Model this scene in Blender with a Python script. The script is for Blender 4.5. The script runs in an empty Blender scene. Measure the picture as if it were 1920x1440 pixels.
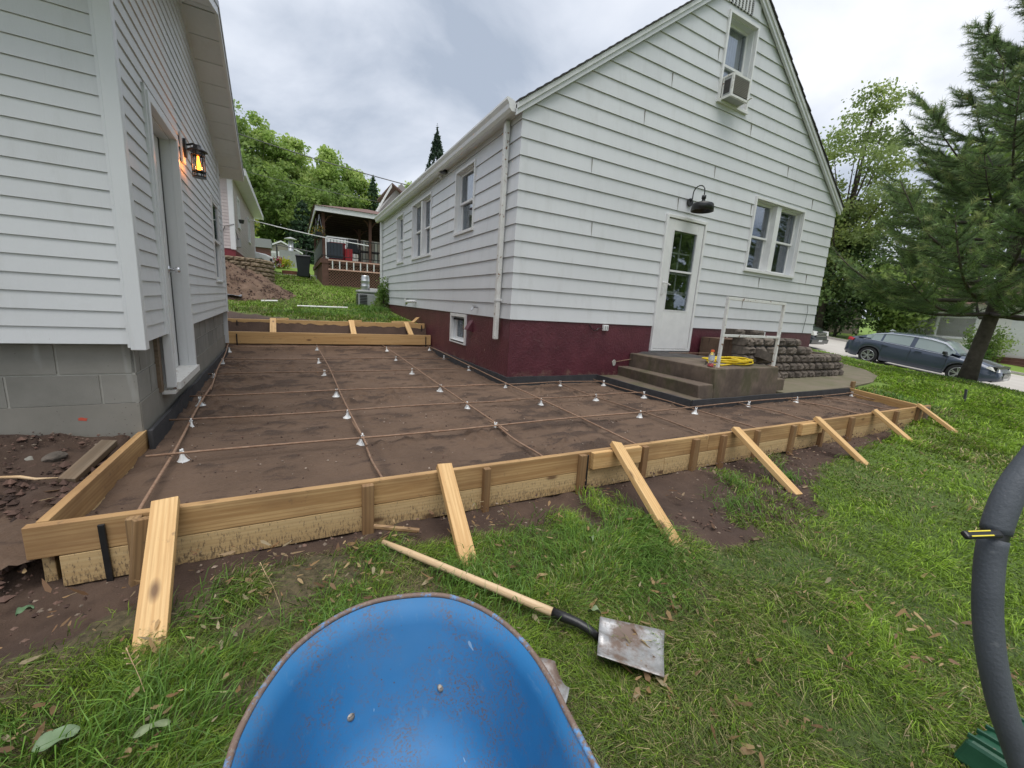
import bpy, bmesh, math, random
import numpy as np
from mathutils import Vector, Matrix
random.seed(7); rng = np.random.default_rng(11)
S = bpy.context.scene
# ------------------------------------------------------------------ camera
PITCH, ROLL, YAW, FPX = 0.18959522, -0.06428656, 0.49979381, 758.3
cy_, sy_ = math.cos(YAW), math.sin(YAW)
f0 = Vector((sy_, cy_, 0)); r0 = Vector((cy_, -sy_, 0)); up = Vector((0, 0, 1))
fwd = math.cos(PITCH)*f0 - math.sin(PITCH)*up
dn = -(math.cos(PITCH)*up + math.sin(PITCH)*f0)
cx = math.cos(ROLL)*r0 + math.sin(ROLL)*dn
cd = -math.sin(ROLL)*r0 + math.cos(ROLL)*dn
cam = bpy.data.cameras.new('camera'); camo = bpy.data.objects.new('camera', cam)
S.collection.objects.link(camo); S.camera = camo
Mc = Matrix((( cx.x, -cd.x, -fwd.x, 0), (cx.y, -cd.y, -fwd.y, 0), (cx.z, -cd.z, -fwd.z, 0), (0, 0, 0, 1)))
camo.matrix_world = Mc
cam.sensor_width = 36; cam.lens = 36*FPX/1920; cam.clip_start = .02; cam.clip_end = 600
# ------------------------------------------------------------------ world: overcast sky
W = bpy.data.worlds.new('World'); S.world = W; W.use_nodes = True
nt = W.node_tree; nt.nodes.clear()
def wn(t, **k):
    n = nt.nodes.new(t)
    for a, b in k.items(): setattr(n, a, b)
    return n
SUN_EL, SUN_ROT = 74, 200
out = wn('ShaderNodeOutputWorld'); mixs = wn('ShaderNodeMixShader')
sky = wn('ShaderNodeTexSky'); sky.sky_type = 'NISHITA'; sky.sun_disc = False
sky.sun_elevation = math.radians(SUN_EL); sky.sun_rotation = math.radians(SUN_ROT)
bs = wn('ShaderNodeBackground'); bs.inputs['Strength'].default_value = .08
nt.links.new(sky.outputs[0], bs.inputs[0])
tc = wn('ShaderNodeTexCoord'); sep = wn('ShaderNodeSeparateXYZ'); nt.links.new(tc.outputs['Generated'], sep.inputs[0])
zz = wn('ShaderNodeMath', operation='MAXIMUM'); zz.inputs[1].default_value = 0; nt.links.new(sep.outputs['Z'], zz.inputs[0])
za = wn('ShaderNodeMath', operation='ADD'); za.inputs[1].default_value = .32; nt.links.new(zz.outputs[0], za.inputs[0])
dx = wn('ShaderNodeMath', operation='DIVIDE'); nt.links.new(sep.outputs['X'], dx.inputs[0]); nt.links.new(za.outputs[0], dx.inputs[1])
dy = wn('ShaderNodeMath', operation='DIVIDE'); nt.links.new(sep.outputs['Y'], dy.inputs[0]); nt.links.new(za.outputs[0], dy.inputs[1])
cb = wn('ShaderNodeCombineXYZ'); nt.links.new(dx.outputs[0], cb.inputs[0]); nt.links.new(dy.outputs[0], cb.inputs[1])
n1 = wn('ShaderNodeTexNoise'); n1.inputs['Scale'].default_value = 1.45; n1.inputs['Detail'].default_value = 7; n1.inputs['Roughness'].default_value = .52; n1.inputs['Distortion'].default_value = .55
n1.noise_dimensions = '4D'; n1.inputs['W'].default_value = 3.3
nt.links.new(cb.outputs[0], n1.inputs['Vector'])
cr = wn('ShaderNodeValToRGB'); e = cr.color_ramp.elements
e[0].position = .36; e[0].color = (.31, .355, .43, 1); e[1].position = .66; e[1].color = (.73, .745, .78, 1)
x = cr.color_ramp.elements.new(.5); x.color = (.53, .565, .63, 1)
nt.links.new(n1.outputs['Fac'], cr.inputs[0])
bc = wn('ShaderNodeBackground'); bc.inputs['Strength'].default_value = .80
nt.links.new(cr.outputs[0], bc.inputs[0])
mixs.inputs[0].default_value = .93
nt.links.new(bs.outputs[0], mixs.inputs[1]); nt.links.new(bc.outputs[0], mixs.inputs[2]); nt.links.new(mixs.outputs[0], out.inputs[0])
# ------------------------------------------------------------------ sun behind the cloud deck
sl = bpy.data.lights.new('sun', 'SUN'); sl.energy = 1.5; sl.angle = math.radians(50); sl.color = (1, .965, .92)
so = bpy.data.objects.new('sun', sl); S.collection.objects.link(so)
el, az = math.radians(SUN_EL), math.radians(SUN_ROT)
sd = Vector((math.sin(az)*math.cos(el), math.cos(az)*math.cos(el), math.sin(el)))
so.rotation_euler = sd.to_track_quat('Z', 'Y').to_euler()
S.view_settings.view_transform = 'Standard'; S.view_settings.look = 'None'; S.view_settings.exposure = .92
S.view_settings.gamma = 1; S.view_settings.use_curve_mapping = False
# ------------------------------------------------------------------ helpers
ORG = {}
class MB:
    def __init__(s): s.v = []; s.f = []
    def add(s, vs, fs):
        n = len(s.v); s.v += [tuple(p) for p in vs]; s.f += [tuple(i+n for i in q) for q in fs]; return s
    def box(s, a, b):
        x0, y0, z0 = a; x1, y1, z1 = b
        if x0 > x1: x0, x1 = x1, x0
        if y0 > y1: y0, y1 = y1, y0
        if z0 > z1: z0, z1 = z1, z0
        return s.add([(x0,y0,z0),(x1,y0,z0),(x1,y1,z0),(x0,y1,z0),(x0,y0,z1),(x1,y0,z1),(x1,y1,z1),(x0,y1,z1)],
                     [(0,3,2,1),(4,5,6,7),(0,1,5,4),(1,2,6,5),(2,3,7,6),(3,0,4,7)])
    def hull8(s, p):      # eight corners: bottom loop 0-3, top loop 4-7
        return s.add(p, [(0,3,2,1),(4,5,6,7),(0,1,5,4),(1,2,6,5),(2,3,7,6),(3,0,4,7)])
    def tube(s, path, r, n=8, cap=True):
        path = [Vector(p) for p in path]; m = len(path)
        rs = r if hasattr(r, '__len__') else [r]*m
        vs = []; pu = None
        for i, p in enumerate(path):
            t = (path[min(i+1, m-1)] - path[max(i-1, 0)])
            t = t.normalized() if t.length > 1e-9 else Vector((0, 0, 1))
            if pu is None:
                pu = t.orthogonal().normalized()
            pu = (pu - t*pu.dot(t)); pu = pu.normalized() if pu.length > 1e-6 else t.orthogonal().normalized()
            w = t.cross(pu)
            for k in range(n):
                a = 2*math.pi*k/n; vs.append(p + (pu*math.cos(a) + w*math.sin(a))*rs[i])
        fs = [(i*n+k, i*n+(k+1) % n, (i+1)*n+(k+1) % n, (i+1)*n+k) for i in range(m-1) for k in range(n)]
        if cap: fs += [tuple(range(n-1, -1, -1)), tuple((m-1)*n+k for k in range(n))]
        return s.add(vs, fs)
    def lathe(s, prof, c=(0, 0, 0), n=16, axis=2):
        vs = []
        for r, h in prof:
            for k in range(n):
                a = 2*math.pi*k/n; q = [r*math.cos(a), r*math.sin(a), h]
                if axis == 1: q = [q[0], q[2], q[1]]
                if axis == 0: q = [q[2], q[0], q[1]]
                vs.append((c[0]+q[0], c[1]+q[1], c[2]+q[2]))
        m = len(prof)
        fs = [(i*n+k, i*n+(k+1) % n, (i+1)*n+(k+1) % n, (i+1)*n+k) for i in range(m-1) for k in range(n)]
        if prof[0][0] > 1e-5: fs.append(tuple(range(n-1, -1, -1)))
        if prof[-1][0] > 1e-5: fs.append(tuple((m-1)*n+k for k in range(n)))
        return s.add(vs, fs)
    def extrude(s, poly, fn, d0, d1):   # poly of (a,b); fn(a,b,d)->point
        n = len(poly)
        vs = [fn(a, b, d0) for a, b in poly] + [fn(a, b, d1) for a, b in poly]
        return s.add(vs, [tuple(range(n-1, -1, -1)), tuple(range(n, 2*n))] + [(i, (i+1) % n, n+(i+1) % n, n+i) for i in range(n)])
def mesh_of(name, v, f, smooth=False):
    me = bpy.data.meshes.new(name); me.from_pydata([tuple(p) for p in v], [], f)
    if smooth: me.polygons.foreach_set('use_smooth', [True]*len(me.polygons))
    me.update(); return me
def link(o, parent=None):
    S.collection.objects.link(o)
    if parent is not None: o.parent = parent
    return o
def build(name, mb, m, parent=None, smooth=False, local=False, loc=None, bevel=0, label=None, kind=None):
    """world-coordinate mesh unless local; returns the object"""
    o_ = Vector((0, 0, 0))
    if parent is not None and not local: o_ = ORG.get(parent.name, Vector((0, 0, 0)))
    if parent is None and loc is not None: o_ = Vector(loc)
    v = mb.v if local or o_.length == 0 else [(p[0]-o_.x, p[1]-o_.y, p[2]-o_.z) for p in mb.v]
    me = mesh_of(name, v, mb.f, smooth)
    if m is not None: me.materials.append(m)
    o = bpy.data.objects.new(name, me); link(o, parent)
    if parent is None: o.location = o_
    ORG[o.name] = o_
    if bevel:
        b = o.modifiers.new('b', 'BEVEL'); b.width = bevel; b.segments = 2; b.limit_method = 'ANGLE'
    if label: o['label'] = label
    if kind: o['kind'] = kind
    return o
def fix_normals(o):
    bm = bmesh.new(); bm.from_mesh(o.data); bmesh.ops.recalc_face_normals(bm, faces=bm.faces); bm.to_mesh(o.data); bm.free()
def thing(name, label, cat, loc=(0, 0, 0), rz=0, group=None):
    o = bpy.data.objects.new(name, None); link(o); o.location = loc; o.rotation_euler = (0, 0, rz)
    o.empty_display_size = .1
    o['label'] = label; o['category'] = cat
    if group: o['group'] = group
    ORG[o.name] = Vector(loc); return o
def tag(o, label, cat, group=None):
    o['label'] = label; o['category'] = cat
    if group: o['group'] = group
    return o
def copy_tree(o, parent=None):
    c = o.copy(); S.collection.objects.link(c); c.parent = parent; ORG[c.name] = ORG.get(o.name, Vector())
    for ch in list(o.children): copy_tree(ch, c)
    return c
def plank(name, P0, P1, w, t, m, parent, nrm=(0, 0, 1), bevel=.002, z_off=0, warp=0):
    """board from P0 to P1 (centre line), width w across, thickness t along nrm; own local frame with grain along X"""
    P0 = Vector(P0); P1 = Vector(P1); X = (P1-P0); L = X.length; X.normalize()
    N = Vector(nrm); N = (N - X*N.dot(X)).normalized(); Yv = N.cross(X)
    mb = MB(); n = max(1, int(L/.6)) if warp else 1
    for i in range(n):
        pass
    vs = []; fs = []
    for i in range(n+1):
        a = L*i/n; wob = warp*math.sin(a*1.9+P0.x*3)
        vs += [(a, -w/2, -t/2+wob), (a, w/2, -t/2+wob), (a, w/2, t/2+wob), (a, -w/2, t/2+wob)]
    for i in range(n):
        k = 4*i
        for j in range(4): fs.append((k+j, k+(j+1) % 4, k+4+(j+1) % 4, k+4+j))
    fs += [(3, 2, 1, 0), (4*n, 4*n+1, 4*n+2, 4*n+3)]
    fs = [tuple(reversed(q)) for q in fs]
    me = mesh_of(name, vs, fs); me.materials.append(m)
    o = bpy.data.objects.new(name, me); link(o, parent)
    M = Matrix(((X.x, Yv.x, N.x, P0.x), (X.y, Yv.y, N.y, P0.y), (X.z, Yv.z, N.z, P0.z), (0, 0, 0, 1)))
    og = ORG.get(parent.name, Vector()) if parent is not None else Vector()
    o.matrix_local = Matrix.Translation(-og) @ M if parent is not None else M
    ORG[o.name] = og
    if bevel:
        b = o.modifiers.new('b', 'BEVEL'); b.width = bevel; b.segments = 2
    return o
def rod(name, P0, P1, radii, m, parent, n=14):
    P0 = Vector(P0); P1 = Vector(P1); X = P1-P0; L = X.length; X.normalize(); Yv = X.orthogonal().normalized(); Zv = X.cross(Yv)
    k = len(radii)-1; mb = MB(); mb.tube([(L*i/k, 0, 0) for i in range(k+1)], radii, n)
    me = mesh_of(name, mb.v, mb.f, True); me.materials.append(m); o = bpy.data.objects.new(name, me); link(o, parent)
    M_ = Matrix(((X.x, Yv.x, Zv.x, P0.x), (X.y, Yv.y, Zv.y, P0.y), (X.z, Yv.z, Zv.z, P0.z), (0, 0, 0, 1)))
    og = ORG.get(parent.name, Vector()) if parent is not None else Vector()
    o.matrix_local = Matrix.Translation(-og) @ M_; ORG[o.name] = og; return o
class Fr:   # frame on a wall: u along, d outward, z up
    def __init__(s, o, u, n): s.o = Vector((o[0], o[1], 0)); s.u = Vector((u[0], u[1], 0)); s.n = Vector((n[0], n[1], 0)); s.flip = s.u.cross(s.n).z < 0
    def __call__(s, u, d, z): p = s.o + s.u*u + s.n*d; return (p.x, p.y, z)
    def box(s, mb, u0, u1, d0, d1, z0, z1):
        q = [s(u0,d0,z0), s(u1,d0,z0), s(u1,d1,z0), s(u0,d1,z0), s(u0,d0,z1), s(u1,d0,z1), s(u1,d1,z1), s(u0,d1,z1)]
        fs = [(0,3,2,1),(4,5,6,7),(0,1,5,4),(1,2,6,5),(2,3,7,6),(3,0,4,7)]
        if s.flip: fs = [tuple(reversed(f)) for f in fs]
        return mb.add(q, fs)
    def ring(s, mb, u0, u1, z0, z1, w, d0, d1):
        s.box(mb, u0, u0+w, d0, d1, z0, z1); s.box(mb, u1-w, u1, d0, d1, z0, z1)
        s.box(mb, u0+w, u1-w, d0, d1, z0, z0+w); s.box(mb, u0+w, u1-w, d0, d1, z1-w, z1)
    def course(s, mb, ul, ur, z0, z1, ops, d0, d1, slot=.012):
        """clapboard: d0 = proud at the bottom, d1 at the top; ul, ur functions of z; ops = openings (u0,u1,z0,z1)"""
        bl, br, tl, tr = ul(z0), ur(z0), ul(z1), ur(z1)
        cuts = sorted(set([min(bl, tl), max(br, tr)] + [x for o in ops for x in (o[0], o[1]) if min(bl, tl) < x < max(br, tr) and o[2] < z1 and o[3] > z0]))
        outs = []; cur = None
        def dd(z): return d0 + (d1-d0)*(z-z0)/(z1-z0)
        for a, b in zip(cuts[:-1], cuts[1:]):
            segs = [(z0, z1)]; mid = (a+b)/2
            for o in ops:
                if o[0] < mid < o[1]:
                    ns = []
                    for q0, q1 in segs:
                        if o[3] <= q0 or o[2] >= q1: ns.append((q0, q1)); continue
                        if o[2] > q0 + .004: ns.append((q0, o[2]))
                        if o[3] < q1 - .004: ns.append((o[3], q1))
                    segs = ns
            if not segs: cur = None
            for q0, q1 in segs:
                a0 = max(a, ul(q0)); b0 = min(b, ur(q0)); a1 = max(a, ul(q1)); b1 = min(b, ur(q1))
                if b0-a0 < .003 and b1-a1 < .003: continue
                if b1 < a1: a1 = b1 = (a1+b1)/2
                if b0 < a0: a0 = b0 = (a0+b0)/2
                B = -.02
                q = [s(a0,B,q0), s(b0,B,q0), s(b0,dd(q0),q0), s(a0,dd(q0),q0), s(a1,B,q1), s(b1,B,q1), s(b1,dd(q1),q1), s(a1,dd(q1),q1)]
                fs = [(0,3,2,1),(4,5,6,7),(0,1,5,4),(1,2,6,5),(2,3,7,6),(3,0,4,7)]
                if s.flip: fs = [tuple(reversed(f)) for f in fs]
                if mb is not None: mb.add(q, fs); continue
                if cur is None: cur = MB(); outs.append(cur)
                cur.add(q, fs)
        return outs
# ------------------------------------------------------------------ materials
def newmat(name):
    m = bpy.data.materials.new(name); m.use_nodes = True; t = m.node_tree; t.nodes.clear()
    o = t.nodes.new('ShaderNodeOutputMaterial'); b = t.nodes.new('ShaderNodeBsdfPrincipled'); t.links.new(b.outputs[0], o.inputs[0])
    return m, t, b
class N:
    """tiny node-graph helper"""
    def __init__(s, t): s.t = t; s.c = t.nodes.new('ShaderNodeTexCoord'); s.obj = s.c.outputs['Object']
    def _in(s, sock, v):
        if hasattr(v, 'is_output') or isinstance(v, bpy.types.NodeSocket): s.t.links.new(v, sock)
        else: sock.default_value = v
    def mapv(s, sc=(1, 1, 1), loc=(0, 0, 0), rot=(0, 0, 0), src=None):
        n = s.t.nodes.new('ShaderNodeMapping'); n.inputs['Scale'].default_value = sc; n.inputs['Location'].default_value = loc; n.inputs['Rotation'].default_value = rot
        s.t.links.new(src or s.obj, n.inputs['Vector']); return n.outputs[0]
    def noise(s, scale=5, detail=3, rough=.5, vec=None, dist=0):
        n = s.t.nodes.new('ShaderNodeTexNoise'); n.inputs['Scale'].default_value = scale; n.inputs['Detail'].default_value = detail
        n.inputs['Roughness'].default_value = rough; n.inputs['Distortion'].default_value = dist
        s.t.links.new(vec or s.obj, n.inputs['Vector']); return n.outputs['Fac']
    def voro(s, scale=5, vec=None, feat='F1', out='Distance'):
        n = s.t.nodes.new('ShaderNodeTexVoronoi'); n.inputs['Scale'].default_value = scale; n.feature = feat
        s.t.links.new(vec or s.obj, n.inputs['Vector']); return n.outputs[out]
    def wave(s, scale=5, dist=2, vec=None, detail=2):
        n = s.t.nodes.new('ShaderNodeTexWave'); n.inputs['Scale'].default_value = scale; n.inputs['Distortion'].default_value = dist; n.inputs['Detail'].default_value = detail
        n.bands_direction = 'Y'
        s.t.links.new(vec or s.obj, n.inputs['Vector']); return n.outputs['Fac']
    def ramp(s, fac, stops):
        n = s.t.nodes.new('ShaderNodeValToRGB'); e = n.color_ramp.elements
        for i, (p, c) in enumerate(stops):
            c = (c, c, c) if isinstance(c, (int, float)) else c
            if i < 2: e[i].position = p; e[i].color = (*c, 1)
            else: q = e.new(p); q.color = (*c, 1)
        s.t.links.new(fac, n.inputs[0]); return n.outputs[0]
    def mix(s, fac, a, b, mode='MIX'):
        n = s.t.nodes.new('ShaderNodeMix'); n.data_type = 'RGBA'; n.blend_type = mode
        s._in(n.inputs[0], fac)
        for k, v in ((6, a), (7, b)):
            if isinstance(v, tuple) and len(v) == 3: v = (*v, 1)
            s._in(n.inputs[k], v)
        return n.outputs[2]
    def math(s, op, a, b=0.):
        n = s.t.nodes.new('ShaderNodeMath'); n.operation = op; s._in(n.inputs[0], a); s._in(n.inputs[1], b); return n.outputs[0]
    def sep(s, v=None):
        n = s.t.nodes.new('ShaderNodeSeparateXYZ'); s.t.links.new(v or s.obj, n.inputs[0]); return n.outputs
    def rnd(s): n = s.t.nodes.new('ShaderNodeObjectInfo'); return n.outputs['Random']
    def bump(s, b, h, st=.3, dist=.01):
        n = s.t.nodes.new('ShaderNodeBump'); n.inputs['Strength'].default_value = st; n.inputs['Distance'].default_value = dist
        s.t.links.new(h, n.inputs['Height']); s.t.links.new(n.outputs[0], b.inputs['Normal']); return n
    def attr(s, name): n = s.t.nodes.new('ShaderNodeAttribute'); n.attribute_name = name; return n.outputs
def col(b, v):
    if isinstance(v, bpy.types.NodeSocket): b.id_data.links.new(v, b.inputs['Base Color'])
    else: b.inputs['Base Color'].default_value = (*v, 1)
def pm(name, c1, c2=None, scale=8, rough=.6, bump=0, bscale=None, metal=0, spots=None, spot_col=(.1, .07, .04), spot_scale=30, rnd=0):
    m, t, b = newmat(name); n = N(t)
    b.inputs['Roughness'].default_value = rough; b.inputs['Metallic'].default_value = metal
    if c2 is None: c = None; col(b, c1)
    if c2 is not None or spots is not None or rnd:
        c = n.ramp(n.noise(scale, 5, .6), [(.3, c1), (.7, c2 or c1)])
        if spots is not None:
            sp = n.ramp(n.noise(spot_scale, 3, .6), [(1-spots, 0.), (min(1, 1-spots+.05), 1.)])
            c = n.mix(sp, c, spot_col)
        if rnd:
            k = n.math('ADD', n.math('MULTIPLY', n.rnd(), rnd), 1-rnd/2)
            cc = t.nodes.new('ShaderNodeCombineColor'); [t.links.new(k, cc.inputs[i]) for i in range(3)]
            c = n.mix(1., c, cc.outputs[0], 'MULTIPLY')
        col(b, c)
    if bump: n.bump(b, n.noise(bscale or scale*4, 4, .6), bump, .004)
    return m
def siding_mat(name, c1, c2, rough, streak=.5, specks=.27, gran=.15):
    m, t, b = newmat(name); n = N(t); b.inputs['Roughness'].default_value = rough
    big = n.noise(.9, 4, .55); c = n.ramp(big, [(.3, c1), (.7, c2)])
    st = n.ramp(n.noise(1, 4, .6, vec=n.mapv((9, 9, .45))), [(.45, 0.), (.75, 1.)])
    c = n.mix(n.math('MULTIPLY', st, streak), c, tuple(x*1.12 for x in c1))
    dirt = n.ramp(n.noise(1, 5, .7, vec=n.mapv((5, 5, 1.2), loc=(3, 1, 9))), [(.52, 0.), (.8, 1.)])
    c = n.mix(n.math('MULTIPLY', dirt, .22), c, (.30, .29, .24))
    sp = n.ramp(n.voro(26), [(.02, 1.), (.06, 0.)]); keep = n.ramp(n.noise(7, 2), [(.58, 0.), (.64, 1.)])
    c = n.mix(n.math('MULTIPLY', n.math('MULTIPLY', sp, keep), specks), c, (.14, .10, .07))
    k = n.math('ADD', n.math('MULTIPLY', n.rnd(), .05), .975)
    cc = t.nodes.new('ShaderNodeCombineColor'); [t.links.new(k, cc.inputs[i]) for i in range(3)]
    c = n.mix(1., c, cc.outputs[0], 'MULTIPLY')
    col(b, c); n.bump(b, n.noise(1, 3, .6, vec=n.mapv((60, 60, 14))), gran, .003)
    return m
def wood_mat(name, light, dark, mud=0, wet=0, rough=.65):
    m, t, b = newmat(name); n = N(t); b.inputs['Roughness'].default_value = rough
    r = n.rnd(); off = t.nodes.new('ShaderNodeCombineXYZ'); t.links.new(n.math('MULTIPLY', r, 37.), off.inputs[0]); t.links.new(n.math('MULTIPLY', r, 11.), off.inputs[1])
    va = t.nodes.new('ShaderNodeVectorMath'); va.operation = 'ADD'; t.links.new(n.obj, va.inputs[0]); t.links.new(off.outputs[0], va.inputs[1]); P = va.outputs[0]
    g1 = n.noise(1, 5, .6, vec=n.mapv((.9, 24, 24), src=P), dist=.8)
    w = n.wave(1, 5.5, vec=n.mapv((.35, 15, 15), src=P)); fine = n.noise(1, 3, .7, vec=n.mapv((8, 190, 190), src=P))
    c = n.ramp(g1, [(.34, dark), (.56, light)])
    c = n.mix(n.math('MULTIPLY', n.ramp(w, [(.45, 0.), (.95, 1.)]), .6), c, dark)
    c = n.mix(n.math('MULTIPLY', n.ramp(fine, [(.45, 0.), (.8, 1.)]), .35), c, tuple(x*.6 for x in dark))
    kn = n.ramp(n.voro(1, vec=n.mapv((2.6, 6.5, 6.5), src=P)), [(.06, 1.), (.15, 0.)])
    c = n.mix(n.math('MULTIPLY', kn, .85), c, (.10, .045, .02))
    if wet:
        wt = n.ramp(n.noise(1, 4, .6, vec=n.mapv((1.4, 4, 4), src=P)), [(.4, 0.), (.62, 1.)])
        c = n.mix(n.math('MULTIPLY', wt, wet), c, (.23, .125, .055))
    z = n.sep()[1]
    if mud:
        # splashed mud: thick near the ground edge of the board (local -Y), thinning upward, in drops
        h = n.ramp(n.math('ADD', n.math('MULTIPLY', z, 3.2), .5), [(0., 1.), (1., 0.)])
        dr = n.noise(1, 4, .78, vec=n.mapv((120, 34, 120)))
        pick = n.ramp(n.math('ADD', dr, n.math('MULTIPLY', h, .30)), [(.68, 0.), (.77, 1.)])
        c = n.mix(n.math('MULTIPLY', pick, mud), c, (.085, .055, .038))
    sm = n.ramp(n.noise(14, 4, .7, vec=P), [(.62, 0.), (.72, 1.)])
    c = n.mix(n.math('MULTIPLY', sm, .55), c, (.13, .085, .05))
    col(b, c); n.bump(b, fine, .25, .002)
    return m
def glass_mat(name, tint=(.02, .025, .03), alpha=.5):
    m = bpy.data.materials.new(name); m.use_nodes = True; t = m.node_tree; t.nodes.clear()
    o = t.nodes.new('ShaderNodeOutputMaterial'); tr = t.nodes.new('ShaderNodeBsdfTransparent'); tr.inputs[0].default_value = (alpha, alpha, alpha, 1)
    gl = t.nodes.new('ShaderNodeBsdfGlossy'); gl.inputs['Roughness'].default_value = .02; gl.inputs[0].default_value = (.85, .9, .95, 1)
    fr = t.nodes.new('ShaderNodeFresnel'); fr.inputs[0].default_value = 1.5
    ad = t.nodes.new('ShaderNodeMath'); ad.operation = 'MULTIPLY_ADD'; ad.inputs[1].default_value = .7; ad.inputs[2].default_value = .01; t.links.new(fr.outputs[0], ad.inputs[0])
    mx = t.nodes.new('ShaderNodeMixShader'); t.links.new(ad.outputs[0], mx.inputs[0]); t.links.new(tr.outputs[0], mx.inputs[1]); t.links.new(gl.outputs[0], mx.inputs[2]); t.links.new(mx.outputs[0], o.inputs[0])
    return m
def leaf_mat(name, rough=.55, trans=.52, attr='tint'):
    m = bpy.data.materials.new(name); m.use_nodes = True; t = m.node_tree; t.nodes.clear()
    o = t.nodes.new('ShaderNodeOutputMaterial'); b = t.nodes.new('ShaderNodeBsdfPrincipled'); b.inputs['Roughness'].default_value = rough
    a = t.nodes.new('ShaderNodeAttribute'); a.attribute_name = attr; t.links.new(a.outputs['Color'], b.inputs['Base Color'])
    tl = t.nodes.new('ShaderNodeBsdfTranslucent'); t.links.new(a.outputs['Color'], tl.inputs[0])
    mx = t.nodes.new('ShaderNodeMixShader'); mx.inputs[0].default_value = trans
    t.links.new(b.outputs[0], mx.inputs[1]); t.links.new(tl.outputs[0], mx.inputs[2]); t.links.new(mx.outputs[0], o.inputs[0]); return m
M = {}
M['siding'] = siding_mat('painted_aluminium_siding', (.60, .612, .62), (.66, .672, .68), .45, .30, .35)
M['vinyl'] = siding_mat('grey_vinyl_siding', (.61, .622, .625), (.67, .682, .685), .55, .12, .9, .35)
M['trim'] = siding_mat('white_trim', (.66, .675, .68), (.72, .73, .735), .45, .2, .8)
M['white'] = pm('white_paint', (.76, .76, .745), (.68, .68, .67), 6, .38, .08, 40)
M['white_worn'] = pm('worn_white_paint', (.72, .72, .69), (.62, .61, .57), 14, .5, .2, 60, spots=.36, spot_col=(.20, .10, .05), spot_scale=18)
M['dark'] = pm('dark_interior', (.018, .017, .017), rough=.9)
M['blind'] = pm('brown_blind', (.055, .035, .026), (.035, .024, .02), 4, .7)
M['curtain'] = pm('pale_curtain', (.85, .85, .87), (.72, .73, .76), 7, .85, .3, 20)
M['glass'] = glass_mat('window_glass', alpha=.86)
M['black'] = pm('black_metal', (.012, .012, .013), (.022, .022, .023), 20, .35, .05, 80)
M['strip'] = pm('black_fibre_strip', (.030, .031, .034), (.052, .052, .055), 9, .85, .4, 120, spots=.33, spot_col=(.11, .085, .07), spot_scale=12)
M['wood_top'] = wood_mat('yellow_pine_board', (.58, .375, .17), (.38, .215, .085), 0, .6)
M['wood_low'] = wood_mat('mud_splashed_board', (.62, .45, .23), (.52, .35, .16), .75, .12)
M['wood_fresh'] = wood_mat('fresh_sawn_pine', (.68, .45, .205), (.52, .30, .115), 0, 0)
M['wood_stake'] = wood_mat('wet_stake_wood', (.33, .205, .095), (.17, .10, .045), 0, .8)
M['wood_grey'] = wood_mat('muddy_old_wood', (.19, .15, .105), (.12, .09, .06), 0, .3)
M['handle_wood'] = wood_mat('shovel_handle_wood', (.66, .49, .30), (.56, .38, .21), 0, 0, .5)
M['rebar'] = pm('rusty_rebar', (.19, .105, .062), (.30, .20, .135), 30, .75, .8, 160, rnd=.3)
M['chair_plastic'] = pm('white_plastic', (.80, .81, .80), (.74, .75, .74), 20, .35)
def foundation_mat():
    m, t, b = newmat('maroon_painted_foundation'); n = N(t); b.inputs['Roughness'].default_value = .42
    c = n.ramp(n.noise(3, 5, .6), [(.3, (.075, .018, .026)), (.7, (.125, .032, .044))])
    z = n.sep()[2]
    lo = n.ramp(n.math('ADD', n.math('ADD', z, .80), n.math('MULTIPLY', n.noise(4.5, 5, .7), .36)), [(.10, 1.), (.28, 0.)])
    peel = n.ramp(n.noise(5, 6, .75), [(.47, 0.), (.6, 1.)])
    c = n.mix(n.math('MULTIPLY', n.math('MULTIPLY', lo, peel), .85), c, (.26, .185, .13))
    gr = n.ramp(n.noise(2.3, 5, .7, vec=n.mapv((1, 1, 1), loc=(5, 2, 1))), [(.62, 0.), (.74, 1.)])
    c = n.mix(n.math('MULTIPLY', gr, .28), c, (.19, .13, .12))
    ch = n.ramp(n.noise(11, 3, .7, vec=n.mapv((1, 1, 1), loc=(1, 7, 3))), [(.72, 0.), (.74, 1.)])
    c = n.mix(ch, c, (.40, .31, .25))
    col(b, c); n.bump(b, n.noise(26, 5, .62, dist=.5), .9, .012); return m
M['found'] = foundation_mat()
def block_mat(name, c1, c2, warm=0):
    m, t, b = newmat(name); n = N(t); b.inputs['Roughness'].default_value = .9
    c = n.ramp(n.noise(3, 5, .65), [(.3, c1), (.7, c2)])
    k = n.math('ADD', n.math('MULTIPLY', n.rnd(), .22), .89)
    cc = t.nodes.new('ShaderNodeCombineColor'); [t.links.new(k, cc.inputs[i]) for i in range(3)]
    c = n.mix(1., c, cc.outputs[0], 'MULTIPLY')
    ef = n.ramp(n.noise(1, 3, .6, vec=n.mapv((7, 7, 1.1), loc=(2, 8, 1))), [(.64, 0.), (.72, 1.)]); c = n.mix(n.math('MULTIPLY', ef, .5), c, (.42, .42, .39))
    sp = n.ramp(n.voro(34), [(.05, 1.), (.12, 0.)]); kp = n.ramp(n.noise(4, 3), [(.55, 0.), (.65, 1.)])
    c = n.mix(n.math('MULTIPLY', n.math('MULTIPLY', sp, kp), .7), c, (.06, .045, .035))
    col(b, c); n.bump(b, n.noise(150, 3, .7), .55, .002); return m
M['block'] = block_mat('grey_concrete_block', (.20, .195, .17), (.275, .265, .235))
M['mortar'] = pm('pale_mortar', (.34, .33, .29), (.42, .41, .37), 12, .95, .4, 80)
M['parge'] = block_mat('smooth_parged_concrete', (.215, .205, .175), (.27, .255, .22))
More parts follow.
